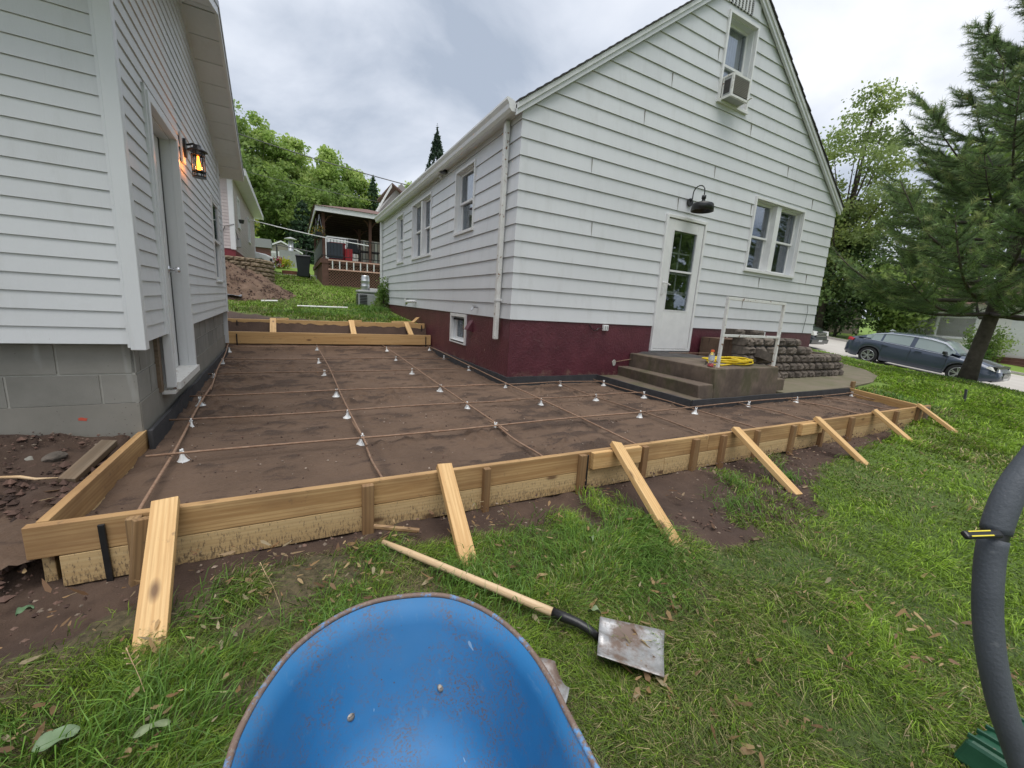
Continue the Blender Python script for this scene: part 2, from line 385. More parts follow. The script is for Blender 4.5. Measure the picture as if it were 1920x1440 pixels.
def step_mat():
    m, t, b = newmat('mossy_old_concrete'); n = N(t); b.inputs['Roughness'].default_value = .88
    c = n.ramp(n.noise(2.2, 6, .65), [(.3, (.065, .048, .036)), (.68, (.20, .15, .112))])
    moss = n.ramp(n.noise(1, 5, .65, vec=n.mapv((2.2, 2.2, 1.3))), [(.46, 0.), (.60, 1.)])
    c = n.mix(n.math('MULTIPLY', moss, .7), c, (.055, .058, .020))
    dk = n.ramp(n.noise(1, 5, .7, vec=n.mapv((3, 3, 1), loc=(9, 4, 2))), [(.5, 0.), (.7, 1.)])
    c = n.mix(n.math('MULTIPLY', dk, .55), c, (.055, .042, .034))
    col(b, c); n.bump(b, n.noise(60, 5, .7), .5, .004); return m
M['step'] = step_mat()
M['rock_block'] = pm('split_face_block', (.062, .052, .042), (.18, .148, .12), 9, .95, 1., 45, rnd=.6)
M['patio'] = pm('stained_concrete', (.19, .155, .115), (.125, .12, .065), 3.5, .9, .35, 70)
M['shingle'] = pm('brown_shingles', (.115, .07, .058), (.18, .11, .092), 6, .95, .6, 40, rnd=.2)
M['shingle_dark'] = pm('dark_grey_shingles', (.035, .032, .032), (.07, .065, .062), 8, .95, .6, 60)
M['pink'] = pm('beige_pink_siding', (.50, .43, .41), (.56, .49, .47), 2, .6, .1, 60)
M['maroon'] = pm('dark_red_paint', (.17, .022, .03), (.22, .03, .04), 4, .6, .3, 40)
M['deckwood'] = pm('dark_brown_deck_stain', (.10, .045, .032), (.15, .075, .055), 6, .75, .2, 60)
M['deckdark'] = pm('dark_soffit_wood', (.03, .016, .013), (.05, .028, .022), 5, .8)
M['redplastic'] = pm('red_plastic', (.42, .02, .03), (.5, .03, .04), 6, .5)
M['navy'] = pm('dark_blue_grey_panel', (.028, .036, .05), (.04, .05, .066), 4, .5)
M['alu'] = pm('aluminium', (.55, .56, .57), (.45, .46, .47), 12, .35, .05, 60, metal=.7)
M['pale_orange'] = pm('faded_fibreglass_rail', (.62, .36, .27), (.70, .45, .36), 8, .5)
M['grey_metal'] = pm('grey_painted_metal', (.30, .31, .31), (.38, .385, .38), 5, .45, .05, 60)
M['bin'] = pm('charcoal_cart_plastic', (.022, .026, .032), (.03, .035, .042), 8, .5)
M['yellow'] = pm('yellow_hose', (.72, .50, .01), (.80, .60, .02), 9, .45)
M['truck'] = pm('white_vehicle_paint', (.78, .80, .82), rough=.25)
M['tyre'] = pm('black_rubber', (.016, .016, .017), (.025, .025, .026), 20, .8)
M['rim'] = pm('alloy_rim', (.50, .51, .53), rough=.3, metal=.8)
M['chrome'] = pm('bright_trim', (.75, .76, .78), rough=.2, metal=.9)
m, t, b = newmat('slate_blue_car_paint'); n = N(t); col(b, (.052, .068, .105)); b.inputs['Roughness'].default_value = .32; b.inputs['Metallic'].default_value = .25; b.inputs['Coat Weight'].default_value = .8; M['carpaint'] = m
m, t, b = newmat('dark_van_paint'); n = N(t); col(b, (.022, .026, .032)); b.inputs['Roughness'].default_value = .3; b.inputs['Coat Weight'].default_value = .8; M['vanpaint'] = m
m, t, b = newmat('car_window_glass'); n = N(t); col(b, (.26, .31, .31)); b.inputs['Roughness'].default_value = .05; b.inputs['Specular IOR Level'].default_value = 1.; M['carglass'] = m  # reflected surroundings painted into the glass as a pale grey-green base colour
m, t, b = newmat('tail_light_red'); n = N(t); col(b, (.55, .012, .02)); b.inputs['Roughness'].default_value = .15; M['taillight'] = m
m, t, b = newmat('headlight_lens'); n = N(t); col(b, (.75, .74, .70)); b.inputs['Roughness'].default_value = .1; M['headlight'] = m
M['road'] = pm('pale_concrete_road', (.42, .39, .35), (.50, .47, .43), 1.5, .9, .3, 60)
M['kerb'] = pm('kerb_concrete', (.36, .33, .29), (.45, .42, .38), 5, .9, .3, 60)
M['bark'] = pm('grey_brown_bark', (.045, .035, .028), (.11, .09, .072), 7, .95, 1.0, 22)
M['bark_light'] = pm('light_bark', (.09, .08, .065), (.16, .14, .115), 6, .95, .6, 30)
M['leaf'] = leaf_mat('leaves'); M['needle'] = leaf_mat('needles', .6, .15)
M['grass'] = leaf_mat('grass_blades', .5, .3)
# ================================================================== SETTING: ground, soil, road
def vnoise(x, y, scale, seed=0):
    g = np.random.default_rng(seed).random((256, 256)); x = x*scale+1000.3; y = y*scale+777.7
    xi = np.floor(x).astype(int); yi = np.floor(y).astype(int); fx = x-xi; fy = y-yi
    fx = fx*fx*(3-2*fx); fy = fy*fy*(3-2*fy); a = xi % 256; b = yi % 256; a1 = (a+1) % 256; b1 = (b+1) % 256
    return (g[a, b]*(1-fx)+g[a1, b]*fx)*(1-fy) + (g[a, b1]*(1-fx)+g[a1, b1]*fx)*fy
def fbm(x, y, scale, oct=4, seed=0, gain=.5):
    r = 0; a = 1; s = 0
    for i in range(oct): r = r+a*vnoise(x, y, scale*2**i, seed+i*13); s += a; a *= gain
    return r/s
CP = np.array([(-3,2,-1.10),(-1,1.9,-1.2),(0,1.8,-1.22),(2,1.7,-1.22),(4,1.7,-1.22),(6,1.7,-1.2),(7.5,1.8,-1.17),(0,0,-1.26),(2,0,-1.27),(5,0,-1.3),(-2,0,-1.25),(0,-3,-1.35),(5,-3,-1.5),(-4,-3,-1.3),
 (8.3,2.3,-1.08),(8.6,3.1,-.96),(11,3.0,-.98),(11,4.6,-.94),(14.6,3.4,-1.11),(10,1,-1.26),(14,0,-1.45),(20,7.6,-1.30),(20,3.4,-1.68),(20,0,-1.9),(20,12,-.75),(12,8,-.7),(12,14,0),(20,18,-.2),(17,5.5,-1.25),
 (-1.1,3.25,-.97),(-1.6,3.25,-.90),(-3,3.2,-.86),(-1.35,2.6,-1.06),(-1.05,2.2,-1.17),(-5,3,-.85),(-1,2.9,-1.03),
 (-1,9,-.56),(.5,9,-.56),(2.5,9,-.56),(2.3,11,-.47),(2.4,12.5,-.38),(0,12,-.47),(1.2,12.5,-.42),(2.3,14.9,-.33),(0,15,-.22),(-.4,17.8,.03),(1,19,.37),(2.6,19,.34),(.3,23.2,.74),(-.3,25.9,.92),(0,35,1.9),
 (-3,17,.2),(-3,12,-.4),(-8,10,0),(0,45,2.4),(-3,60,5),(10,60,5),(10,30,1.3),(20,40,1.6),(-20,30,1.5),(-20,60,5),(0,90,12),(50,60,3),(-60,30,3),(-60,-40,-3),(60,-40,-4),(36,12,-.9),(36,0,-2.1),(36,25,.3),(50,10,-1),(90,20,-1),(90,90,8),(-90,90,12),(90,-90,-8),(-90,-90,-6),(0,-60,-4)], float)
def _k(r): return r
_P = CP[:, :2]; _D = np.hypot(_P[:, None, 0]-_P[None, :, 0], _P[:, None, 1]-_P[None, :, 1]); _n = len(CP)
_A = np.zeros((_n+3, _n+3)); _A[:_n, :_n] = _k(_D) - np.eye(_n)*.02; _A[:_n, _n] = 1; _A[:_n, _n+1:] = _P; _A[_n, :_n] = 1; _A[_n+1:, :_n] = _P.T
_w = np.linalg.solve(_A, np.concatenate([CP[:, 2], [0, 0, 0]]))
def roadz(y): return np.clip(-1.36+.115*(y-8.7), -9, 3)
def H(x, y, fine=True):
    x = np.asarray(x, float); y = np.asarray(y, float); sh = x.shape; x = x.ravel(); y = y.ravel(); r = np.zeros(x.size)
    for i in range(0, x.size, 40000):
        a, b = x[i:i+40000], y[i:i+40000]
        d = np.hypot(a[:, None]-_P[None, :, 0], b[:, None]-_P[None, :, 1]); r[i:i+40000] = d@_w[:_n] + _w[_n]+_w[_n+1]*a+_w[_n+2]*b
    if fine: r += (fbm(x, y, 1.7, 3, 5)-.5)*.035
    t = np.clip((x-20.6)/.5, 0, 1)*np.clip((31.2-x)/.5, 0, 1); r = r*(1-t) + (roadz(y)-.16)*t
    return r.reshape(sh)
EDGE = np.array([(-6,1.5),(-2,1.55),(-.8,1.72),(-.5,1.82),(.07,1.92),(.84,1.80),(1.4,1.74),(1.75,1.42),(1.95,1.22),(2.3,1.12),(3.08,1.2),(3.6,1.5),(4.09,1.68),(6.07,1.84),(7.3,1.97),(7.9,2.05)])
def dirt(x, y):
    """1 on bare earth, 0 on lawn"""
    e = np.interp(x, EDGE[:, 0], EDGE[:, 1]) + (fbm(x, y, 5, 3, 40)-.5)*.22
    m = np.clip((y-e)/.07+.5, 0, 1)*(y < 8.9)*(x < 8.02)
    bk = np.interp(x, [-3, -1.2, -.6, 0, 1.5, 2.3, 2.6], [15, 10.9, 10.3, 9.75, 9.5, 9.15, 8.9]) + (fbm(x, y, 3, 3, 60)-.5)*.5
    m2 = (y >= 8.9)*np.clip((bk-y)/.2+.5, 0, 1)*(x < 2.6)*(y < 16)
    return np.maximum(m, m2)
PATIO = [(4.0, 3.10), (7.96, 3.10), (8.05, 3.12), (9.3, 3.30), (10.6, 3.70), (11.6, 4.3), (12.4, 5.4), (12.9, 8), (11.7, 8), (11.3, 6), (10.6, 4.9), (9.9, 4.3), (6.3, 4.0)]
def inpoly(x, y, P):
    r = np.zeros(np.shape(x), bool); j = len(P)-1
    for i in range(len(P)):
        c = ((P[i][1] > y) != (P[j][1] > y)) & (x < (P[j][0]-P[i][0])*(y-P[i][1])/(P[j][1]-P[i][1]+1e-12)+P[i][0]); r ^= c; j = i
    return r
xs = np.concatenate([-90+np.cumsum(np.r_[0, np.full(14, 6)]), np.arange(-5.8, -2, .2), np.arange(-2, 8.6, .045), np.arange(8.6, 22, .25), np.arange(22, 33, .6), np.arange(34, 130, 6)])
ys = np.concatenate([np.arange(-90, -3, 6), np.arange(-3, -.2, .25), np.arange(-.2, 3.6, .045), np.arange(3.6, 27, .2), np.arange(27, 60, 1.5), np.arange(60, 160, 8)])
X, Y = np.meshgrid(xs, ys, indexing='ij')
Z = H(X, Y)
dm = dirt(X, Y)
Z -= .045*np.clip((Y-1.55)/.3, 0, 1)*(Y < 2.2)*(X < 8)*dm
Z += dm*((fbm(X, Y, 9, 4, 77, .6)-.5)*.075 - .012)
ins = (X > -.93-.22*(Y > 3.5))*(X < 7.9)*(Y > 2.2)*(Y < 8.74)
Z = np.where(ins, -1.34, Z)
Z = np.where(inpoly(X, Y, PATIO), Z-.12, Z)
rough = (X < 1.0)*(Y > 2.2)*(Y < 3.35)*(X < -.95)
Z += rough*(fbm(X, Y, 14, 4, 90, .65)-.5)*.11
def gridmesh(name, X, Y, Z, keep=None):
    nx, ny = X.shape; v = np.stack([X, Y, Z], -1).reshape(-1, 3)
    i = np.arange(nx-1)[:, None]*ny+np.arange(ny-1)[None, :]
    f = np.stack([i, i+ny, i+ny+1, i+1], -1).reshape(-1, 4)
    if keep is not None: f = f[keep.ravel()]
    return npmesh(name, v, f)
def npmesh(name, v, f, smooth=True):
    me = bpy.data.meshes.new(name); k = f.shape[1]
    me.vertices.add(len(v)); me.vertices.foreach_set('co', np.ascontiguousarray(v, np.float32).ravel())
    me.loops.add(f.size); me.loops.foreach_set('vertex_index', np.ascontiguousarray(f, np.int32).ravel())
    me.polygons.add(len(f)); me.polygons.foreach_set('loop_start', np.arange(0, f.size, k, dtype=np.int32))
    try: me.polygons.foreach_set('loop_total', np.full(len(f), k, np.int32))
    except Exception: pass
    me.polygons.foreach_set('use_smooth', np.full(len(f), smooth))
    me.update(calc_edges=True); return me
def setattr_f(me, name, a):
    q = me.attributes.new(name, 'FLOAT', 'POINT'); q.data.foreach_set('value', np.ascontiguousarray(a, np.float32).ravel())
def setattr_c(me, name, a):
    q = me.attributes.new(name, 'FLOAT_COLOR', 'POINT'); b = np.ones((len(a), 4), np.float32); b[:, :3] = a; q.data.foreach_set('color', b.ravel())
def mkobj(name, me, m, parent=None, kind=None, label=None, loc=(0, 0, 0)):
    me.materials.append(m); o = bpy.data.objects.new(name, me); link(o, parent); o.location = loc
    if kind: o['kind'] = kind
    if label: o['label'] = label
    return o
def earth_mat():
    m, t, b = newmat('lawn_soil_and_earth'); n = N(t); b.inputs['Roughness'].default_value = .95
    d = n.attr('earth')['Fac']
    de = n.ramp(n.noise(3.2, 6, .7), [(.3, (.048, .029, .020)), (.72, (.105, .066, .045))])
    wet = n.ramp(n.noise(1.3, 4, .6), [(.42, 0.), (.62, 1.)]); de = n.mix(n.math('MULTIPLY', wet, .55), de, (.046, .027, .021))
    st = n.ramp(n.voro(22), [(.05, 1.), (.14, 0.)]); st = n.math('MULTIPLY', st, n.ramp(n.noise(6, 3), [(.55, 0.), (.62, 1.)])); de = n.mix(n.math('MULTIPLY', st, .8), de, (.22, .17, .12))
    th = n.ramp(n.noise(38, 4, .75), [(.35, (.040, .034, .016)), (.7, (.14, .11, .058))])
    far = n.ramp(n.noise(.5, 4, .6), [(.3, (.12, .20, .022)), (.7, (.17, .26, .038))])
    ds = n.sep()[1]
    fd = t.nodes.new('ShaderNodeVectorMath'); fd.operation = 'LENGTH'; t.links.new(n.obj, fd.inputs[0])
    th = n.mix(n.attr('lush')['Fac'], th, n.ramp(n.noise(42, 4, .75), [(.35, (.035, .060, .012)), (.7, (.10, .15, .03))]))
    g = n.mix(n.ramp(n.math('MULTIPLY', fd.outputs['Value'], .05), [(.15, 0.), (.6, 1.)]), th, far)
    c = n.mix(d, g, de); col(b, c); n.bump(b, n.noise(45, 5, .75), .8, .012); return m
M['earth'] = earth_mat()
me = gridmesh('ground', X, Y, Z); setattr_f(me, 'earth', dm); setattr_f(me, 'lush', np.clip((X-.9)/1.2+(fbm(X, Y, 2.3, 3, 200)-.5)*2, 0, 1))
ground = mkobj('ground', me, M['earth'], kind='structure')
# soil bed inside the forms
def soil_mat():
    m, t, b = newmat('raked_red_brown_soil'); n = N(t); b.inputs['Roughness'].default_value = .93
    c = n.ramp(n.noise(2.2, 6, .68), [(.28, (.102, .062, .039)), (.72, (.182, .117, .077))])
    dk = n.ramp(n.noise(1, 5, .75, vec=n.mapv((3.4, 11, 1))), [(.56, 0.), (.66, 1.)])
    c = n.mix(n.math('MULTIPLY', dk, .8), c, (.050, .029, .022))
    c = n.mix(n.math('MULTIPLY', n.attr('crumb')['Fac'], .8), c, (.040, .024, .017))
    fine = n.noise(120, 4, .8); c = n.mix(n.ramp(fine, [(.4, 0.), (.75, .5)]), c, (.21, .138, .095))
    w = n.ramp(n.voro(30), [(.03, 1.), (.07, 0.)]); k = n.ramp(n.noise(5, 3), [(.62, 0.), (.68, 1.)]); c = n.mix(n.math('MULTIPLY', w, k), c, (.3, .24, .19))
    col(b, c); n.bump(b, n.noise(1, 6, .8, vec=n.mapv((26, 55, 30))), 1., .02); return m
M['soil'] = soil_mat()
bx = np.arange(-1.25, 8.06, .022); by = np.arange(2.13, 8.42, .03)
BX, BY = np.meshgrid(bx, by, indexing='ij')
sv = vnoise(BX, BY, 1, 1)
BZ = -1.083 + (fbm(BX, BY, 2.1, 3, 21)-.5)*.03 + (fbm(BX*.35, BY, 12, 4, 31, .6)-.5)*.020 + np.clip((BY-7.7)/.7, 0, 1)**2*.15
clod = fbm(BX, BY, 10, 4, 61, .65); mk = np.clip((fbm(BX, BY, 1.4, 3, 71)-.5)*7, 0, 1); BZ += np.clip(clod-.50, 0, 1)*.17*mk + (fbm(BX*.5, BY, 26, 3, 33, .6)-.5)*.012
edge = np.clip((-.72+.0*BY-BX)/.15, 0, 1)*np.clip((5-BY)/3, 0, 1); BZ += edge*((fbm(BX, BY, 16, 3, 81, .6)-.5)*.07-.02)
tr = np.clip(1-np.abs(BX-.30-.02*np.sin(BY*2))/.06, 0, 1)*(BY < 6); BZ -= tr*.010
kx = (BX[:-1, :-1]); ky = (BY[:-1, :-1])
keep = ((ky < 4.86) | (kx < 2.58)) & ((ky < 3.14) | (kx < 4.2) )
cr1 = fbm(BX*.45, BY, 7, 5, 131, .62); cr2 = fbm(BX, BY, 1.2, 3, 141)
crumb = np.clip((cr1-.575+(cr2-.5)*.28)*14, 0, 1); BZ += crumb*.012*(.4+fbm(BX, BY, 20, 3, 151))
for cx__ in (.40, 1.54, 2.44, 3.28): crumb = np.maximum(crumb, np.clip(1-np.abs(BX-cx__-.09)/.05, 0, 1)*.75*np.clip((fbm(BX, BY, 3, 3, 161)-.45)*6, 0, 1))
me_ = gridmesh('soil_bed', BX, BY, BZ, keep); setattr_f(me_, 'crumb', crumb)
soil = mkobj('soil_bed', me_, M['soil'], kind='structure')
def bedz(x, y): return -1.083 + float(np.clip((y-7.7)/.7, 0, 1)**2*.15)
def clods(name, n, xr, yr, zf, pred, smax, cols, seed, label, m_):
    g = np.random.default_rng(seed); x = g.uniform(*xr, n); y = g.uniform(*yr, n); k = pred(x, y, g); x, y = x[k], y[k]; n = len(x)
    s = smax*(.2+.8*g.random(n)**3); z = zf(x, y)+s*.2
    base = np.array([(1,0,0),(-1,0,0),(0,1,0),(0,-1,0),(0,0,.8),(0,0,-.8)], float); j = g.uniform(.55, 1.25, (n, 6, 1))
    a = g.random(n)*6.28; ca, sa = np.cos(a), np.sin(a); B = base[None]*j; R = np.stack([B[..., 0]*ca[:, None]-B[..., 1]*sa[:, None], B[..., 0]*sa[:, None]+B[..., 1]*ca[:, None], B[..., 2]], -1)*s[:, None, None]*.5
    V = (R+np.stack([x, y, z], 1)[:, None]).reshape(-1, 3); T = np.array([(0,2,4),(2,1,4),(1,3,4),(3,0,4),(2,0,5),(1,2,5),(3,1,5),(0,3,5)])
    F = (np.arange(n)[:, None, None]*6+T[None]).reshape(-1, 3); me = npmesh(name, V, F, False)
    c = np.array(cols)[g.integers(0, len(cols), n)]*(.7+.6*g.random(n))[:, None]; setattr_c(me, 'tint', np.repeat(c[:, None], 6, 1).reshape(-1, 3))
    return mkobj(name, me, m_, kind='stuff', label=label)
mt, tt_, bb_ = newmat('soil_clods'); a_ = tt_.nodes.new('ShaderNodeAttribute'); a_.attribute_name = 'tint'; tt_.links.new(a_.outputs['Color'], bb_.inputs['Base Color']); bb_.inputs['Roughness'].default_value = .95
SC = [(.12, .07, .052), (.085, .05, .038), (.16, .10, .075), (.05, .03, .023)]
def bedzf(x, y): i = np.clip(((x+1.25)/.022).astype(int), 0, BZ.shape[0]-1); j = np.clip(((y-2.13)/.03).astype(int), 0, BZ.shape[1]-1); return BZ[i, j]
clods('soil_clods', 24000, (-1.0, 8.0), (2.14, 8.3), bedzf, lambda x, y, g: (((y < 3.08) | (x < 4.1)) & ((y < 4.8) | (x < 2.5))) & (g.random(len(x)) < np.clip((fbm(x*.5, y, 5, 4, 170)-.42)*5, .08, 1)*np.clip(6/(y*y*.35+1), .15, 1)), .020, SC+[(.30, .24, .19)], 171, 'small crumbs and clods of soil on the graded bed', mt)
clods('soil_clods', 30000, (-3.2, 8.0), (1.0, 3.4), lambda x, y: H(x, y)-.005, lambda x, y, g: (dirt(x, y) > .5) & ((y < 2.05) | (x < -.95)) & (g.random(len(x)) < .25+np.clip((fbm(x, y, 4, 3, 180)-.4)*4, 0, 1)), .026, SC+[(.22, .17, .13)], 172, 'crumbs of soil on the trampled dirt outside the form', mt)
clods('soil_clods', 5000, (-3.4, -.0), (12.9, 16.2), lambda x, y: H(x, y)-.08+1.28*np.clip(1-np.hypot((x+2.6)/2.9, (y-15.9)/2.9), 0, 1)**.95, lambda x, y, g: np.clip(1-np.hypot((x+2.6)/2.9, (y-15.9)/2.9), 0, 1) > .02, .075, SC, 173, 'lumps of dirt and stones on the dirt pile', mt)
clods('soil_clods', 5000, (-3.2, -.96), (1.7, 3.3), lambda x, y: H(x, y)-.01, lambda x, y, g: (dirt(x, y) > .5) & (g.random(len(x)) < .15+np.clip((fbm(x, y, 3, 3, 190)-.42)*5, 0, 1)), .06, SC[:2]+[(.05, .03, .022)], 174, 'dark lumps of loose dirt below the garage block wall', mt)
# road, kerbs, sidewalk slab beside the steps
ry = np.arange(-90, 130, 2.); RX, RY = np.meshgrid(np.array([21.2, 26, 31.]), ry, indexing='ij')
mkobj('road', gridmesh('road', RX, RY, roadz(RY)), M['road'], kind='structure')
for x0, x1 in ((21.02, 21.2), (31.0, 31.18)):
    mb = MB()
    for a, b_ in zip(ry[:-1], ry[1:]):
        za, zb = float(roadz(a)), float(roadz(b_))
        mb.hull8([(x0, a, za-.3), (x1, a, za-.3), (x1, b_, zb-.3), (x0, b_, zb-.3), (x0, a, za+.13), (x1, a, za+.13), (x1, b_, zb+.13), (x0, b_, zb+.13)])
    build('kerb', mb, M['kerb'], kind='structure')
mb = MB(); pts = [(6.12, 3.10), (7.96, 3.10), (8.05, 3.12), (9.3, 3.30), (10.6, 3.70), (11.6, 4.3), (12.4, 5.4), (12.9, 8), (11.7, 8), (11.3, 6), (10.6, 4.9), (9.9, 4.3), (6.12, 4.0)]
zt = [-.975, -.955, -.955, -.955, -.945, -.93, -.88, -.70, -.70, -.85, -.93, -.945, -.965]
v = [(a, b_, -1.2) for a, b_ in pts] + [(p[0], p[1], z+.012) for p, z in zip(pts, zt)]; n = len(pts)
mb.add(v, [tuple(range(n-1, -1, -1))] + [(i, (i+1) % n, n+(i+1) % n, n+i) for i in range(n)])
o = build('patio_path', mb, M['patio'], kind='structure')
bm = bmesh.new(); bm.from_mesh(o.data); bm.verts.ensure_lookup_table(); f_ = bm.faces.new([bm.verts[n+i] for i in range(n)]); bmesh.ops.triangulate(bm, faces=[f_]); bm.to_mesh(o.data); bm.free()
# ------------------------------------------------------------------ grass
def grass(name, P, h, w, tint, lean, seed):
    g = np.random.default_rng(seed); n = len(P)
    a = g.random(n)*2*np.pi
    sw = fbm(P[:, 0], P[:, 1], 1.6, 2, 300)*4*np.pi
    la = sw + g.normal(0, .9, n)
    wd = np.stack([np.cos(a), np.sin(a), np.zeros(n)], 1)*(w/2)[:, None]
    ld = np.stack([np.cos(la), np.sin(la), np.zeros(n)], 1)
    L = lean*(.4+g.random(n))
    base = P.copy(); base[:, 2] -= .01
    mid = base + ld*(h*L*.35)[:, None]; mid[:, 2] += h*(1-.25*L)*.6
    tip = base + ld*(h*L*1.05)[:, None]; tip[:, 2] += h*np.clip(1-.62*L, .12, 1)
    V = np.stack([base-wd, base+wd, mid+wd*.75, mid-wd*.75, tip], 1).reshape(-1, 3)
    i = np.arange(n)*5
    T = np.concatenate([np.stack([i, i+1, i+2], 1), np.stack([i, i+2, i+3], 1), np.stack([i+3, i+2, i+4], 1)])
    me = npmesh(name, V, T, smooth=False)
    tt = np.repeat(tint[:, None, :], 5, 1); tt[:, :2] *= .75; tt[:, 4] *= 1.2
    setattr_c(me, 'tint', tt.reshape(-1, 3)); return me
def blocked(x, y):
    b = (y > 4.8)*(x > 2.4)*(x < 10.2)*(y < 13.9)
    b |= (x > -1.0)*(x < 8.0)*(y > 2.05)*(y < 8.9)
    b |= (y > 3.25)*(x < -.85)*(x > -7)*(y < 8.3)
    b |= (x > 20.9)*(x < 31.3)
    b |= (x > 4)*(x < 9.6)*(y > 3.05)*(y < 4.9)
    b |= inpoly(x, y, PATIO)
    b |= (y > 18.95)*(x > .95)*(x < 6)*(y < 27)
    return b
def lawn(name, n, r0_, r1_, th0, th1, hh, ww, seed, lean=.9, pred=None):
    g = np.random.default_rng(seed)
    r = np.exp(g.uniform(np.log(r0_), np.log(r1_), n)); th = np.radians(g.uniform(th0, th1, n))   # heading from +Y toward +X
    x = r*np.sin(th); y = r*np.cos(th)
    d = dirt(x, y); patch = fbm(x, y, 2.3, 4, 200)
    keep_p = (1-d)*np.clip(.27+(patch-.40)*5.5 + np.clip((x-.6)/1.0, 0, .8) + np.clip((r-2.5)/2, 0, .8), .07, 1)
    tuft = (d > .5)*(fbm(x, y, 2.6, 3, 210) > .60)*.55*(x > 1.6)*(x < 4)*(y < 2)
    k = (g.random(n) < np.maximum(keep_p, tuft)) & ~blocked(x, y)
    if pred is not None: k &= pred(x, y)
    x, y, r = x[k], y[k], r[k]; m_ = len(x)
    z = H(x, y)
    near = np.clip(r/5, .0, 1)
    pal = np.array([(.115, .195, .018), (.17, .275, .022), (.25, .37, .038), (.085, .13, .025), (.17, .175, .055), (.42, .34, .18)])
    lush = np.clip((fbm(x, y, 1.1, 3, 220)-.45)*4+.5*np.clip((x-2.2)/3, 0, 1)+.35*(r > 6), 0, 1)
    p1_ = np.stack([.22+.04*lush, .16+.26*lush, .05+.14*lush, .27-.17*lush, .18-.15*lush, .12-.105*lush], 1); p1_ = np.clip(p1_, .01, 1); p1_ /= p1_.sum(1, keepdims=True)
    idx = (g.random(m_)[:, None] > np.cumsum(p1_, 1)).sum(1).clip(0, 5)
    tint = pal[idx]*(.75+.5*g.random(m_))[:, None]
    cl = fbm(x, y, 6.5, 3, 235); tint = tint*(.78+.5*np.clip((cl-.3)*2.2, 0, 1))[:, None]*(.80+.22*np.clip((x+.2)/1.4, 0, 1)+.14*np.clip((x-2)/3, 0, 1))[:, None]; dry = np.clip((fbm(x, y, 4, 3, 245)-.55)*6, 0, 1)*(g.random(m_) < .5)*(x < 1.1); tint = tint*(1-dry)[:, None]+np.array([.30, .25, .12])*(.6+.6*g.random(m_))[:, None]*dry[:, None]
    h = hh(r)*(.40+g.random(m_)*.9)*(.45+.15*np.clip((x-.8)/.5, 0, 1)+.2*np.clip((r-2)/2, 0, 1)+1.25*np.clip((cl-.25)*2, 0, 1)*(1-.35*np.clip((r-2)/2, 0, 1))); w = ww(r)*(.7+.6*g.random(m_))
    P = np.stack([x, y, z], 1)
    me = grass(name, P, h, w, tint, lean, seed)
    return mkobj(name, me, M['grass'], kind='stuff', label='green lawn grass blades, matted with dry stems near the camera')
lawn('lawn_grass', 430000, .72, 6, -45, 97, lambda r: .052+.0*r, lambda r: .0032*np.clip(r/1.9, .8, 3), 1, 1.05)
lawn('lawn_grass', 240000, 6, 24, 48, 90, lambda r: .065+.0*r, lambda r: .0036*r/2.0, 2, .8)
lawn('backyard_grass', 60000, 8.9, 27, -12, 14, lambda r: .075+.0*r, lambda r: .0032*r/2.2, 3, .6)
# long lush tufts
g = np.random.default_rng(9); P = []; hs = []
spots = [(.62, 1.5, .12, 260, .12), (1.55, 1.33, .20, 500, .15), (1.05, 1.55, .22, 420, .13), (.30, 1.80, .10, 160, .10), (-.3, 1.72, .12, 200, .10), (-.75, 1.35, .16, 320, .13), (1.72, 1.5, .14, 300, .14), (2.6, 1.45, .16, 200, .10), (2.9, 1.7, .10, 90, .09), (3.5, 1.65, .12, 130, .09),
         (1.3, 1.45, .22, 360, .13), (-.6, 1.15, .2, 500, .15), (-.35, 1.3, .18, 350, .14), (-.2, 1.1, .2, 400, .13), (.15, 1.35, .16, 260, .12), (.75, 1.35, .2, 380, .13), (1.5, 1.15, .2, 300, .11), (1.25, 1.2, .2, 320, .12), (.1, 1.5, .15, 240, .11), (8.15, 2.5, .3, 300, .14), (2.2, 12.3, .5, 900, .22), (1.2, 11.4, 1.0, 900, .15), (2.0, 10.4, .4, 500, .15), (0, 11.3, .7, 400, .13), (14.6, 3.3, .5, 500, .12), (1.9, 14.2, .5, 500, .18)]
for x_, y_, s_, n_, h_ in spots:
    q = g.normal(0, s_/1.6, (n_, 2))+(x_, y_); P.append(q); hs.append(h_*(.5+g.random(n_)*.8))
P = np.concatenate(P); hs = np.concatenate(hs); k = ~blocked(P[:, 0], P[:, 1]); P = P[k]; hs = hs[k]
r = np.hypot(P[:, 0], P[:, 1]); tint = np.array([(.11, .22, .028), (.085, .17, .025), (.14, .26, .038)])[g.integers(0, 3, len(P))]*(.7+.6*g.random(len(P)))[:, None]
mkobj('long_grass', grass('long_grass', np.column_stack([P, H(P[:, 0], P[:, 1])]), hs, .0045*np.clip(r/2.2, 1, 4), tint, .95, 12), M['grass'], kind='stuff', label='longer tufts of green grass along the dirt edge')
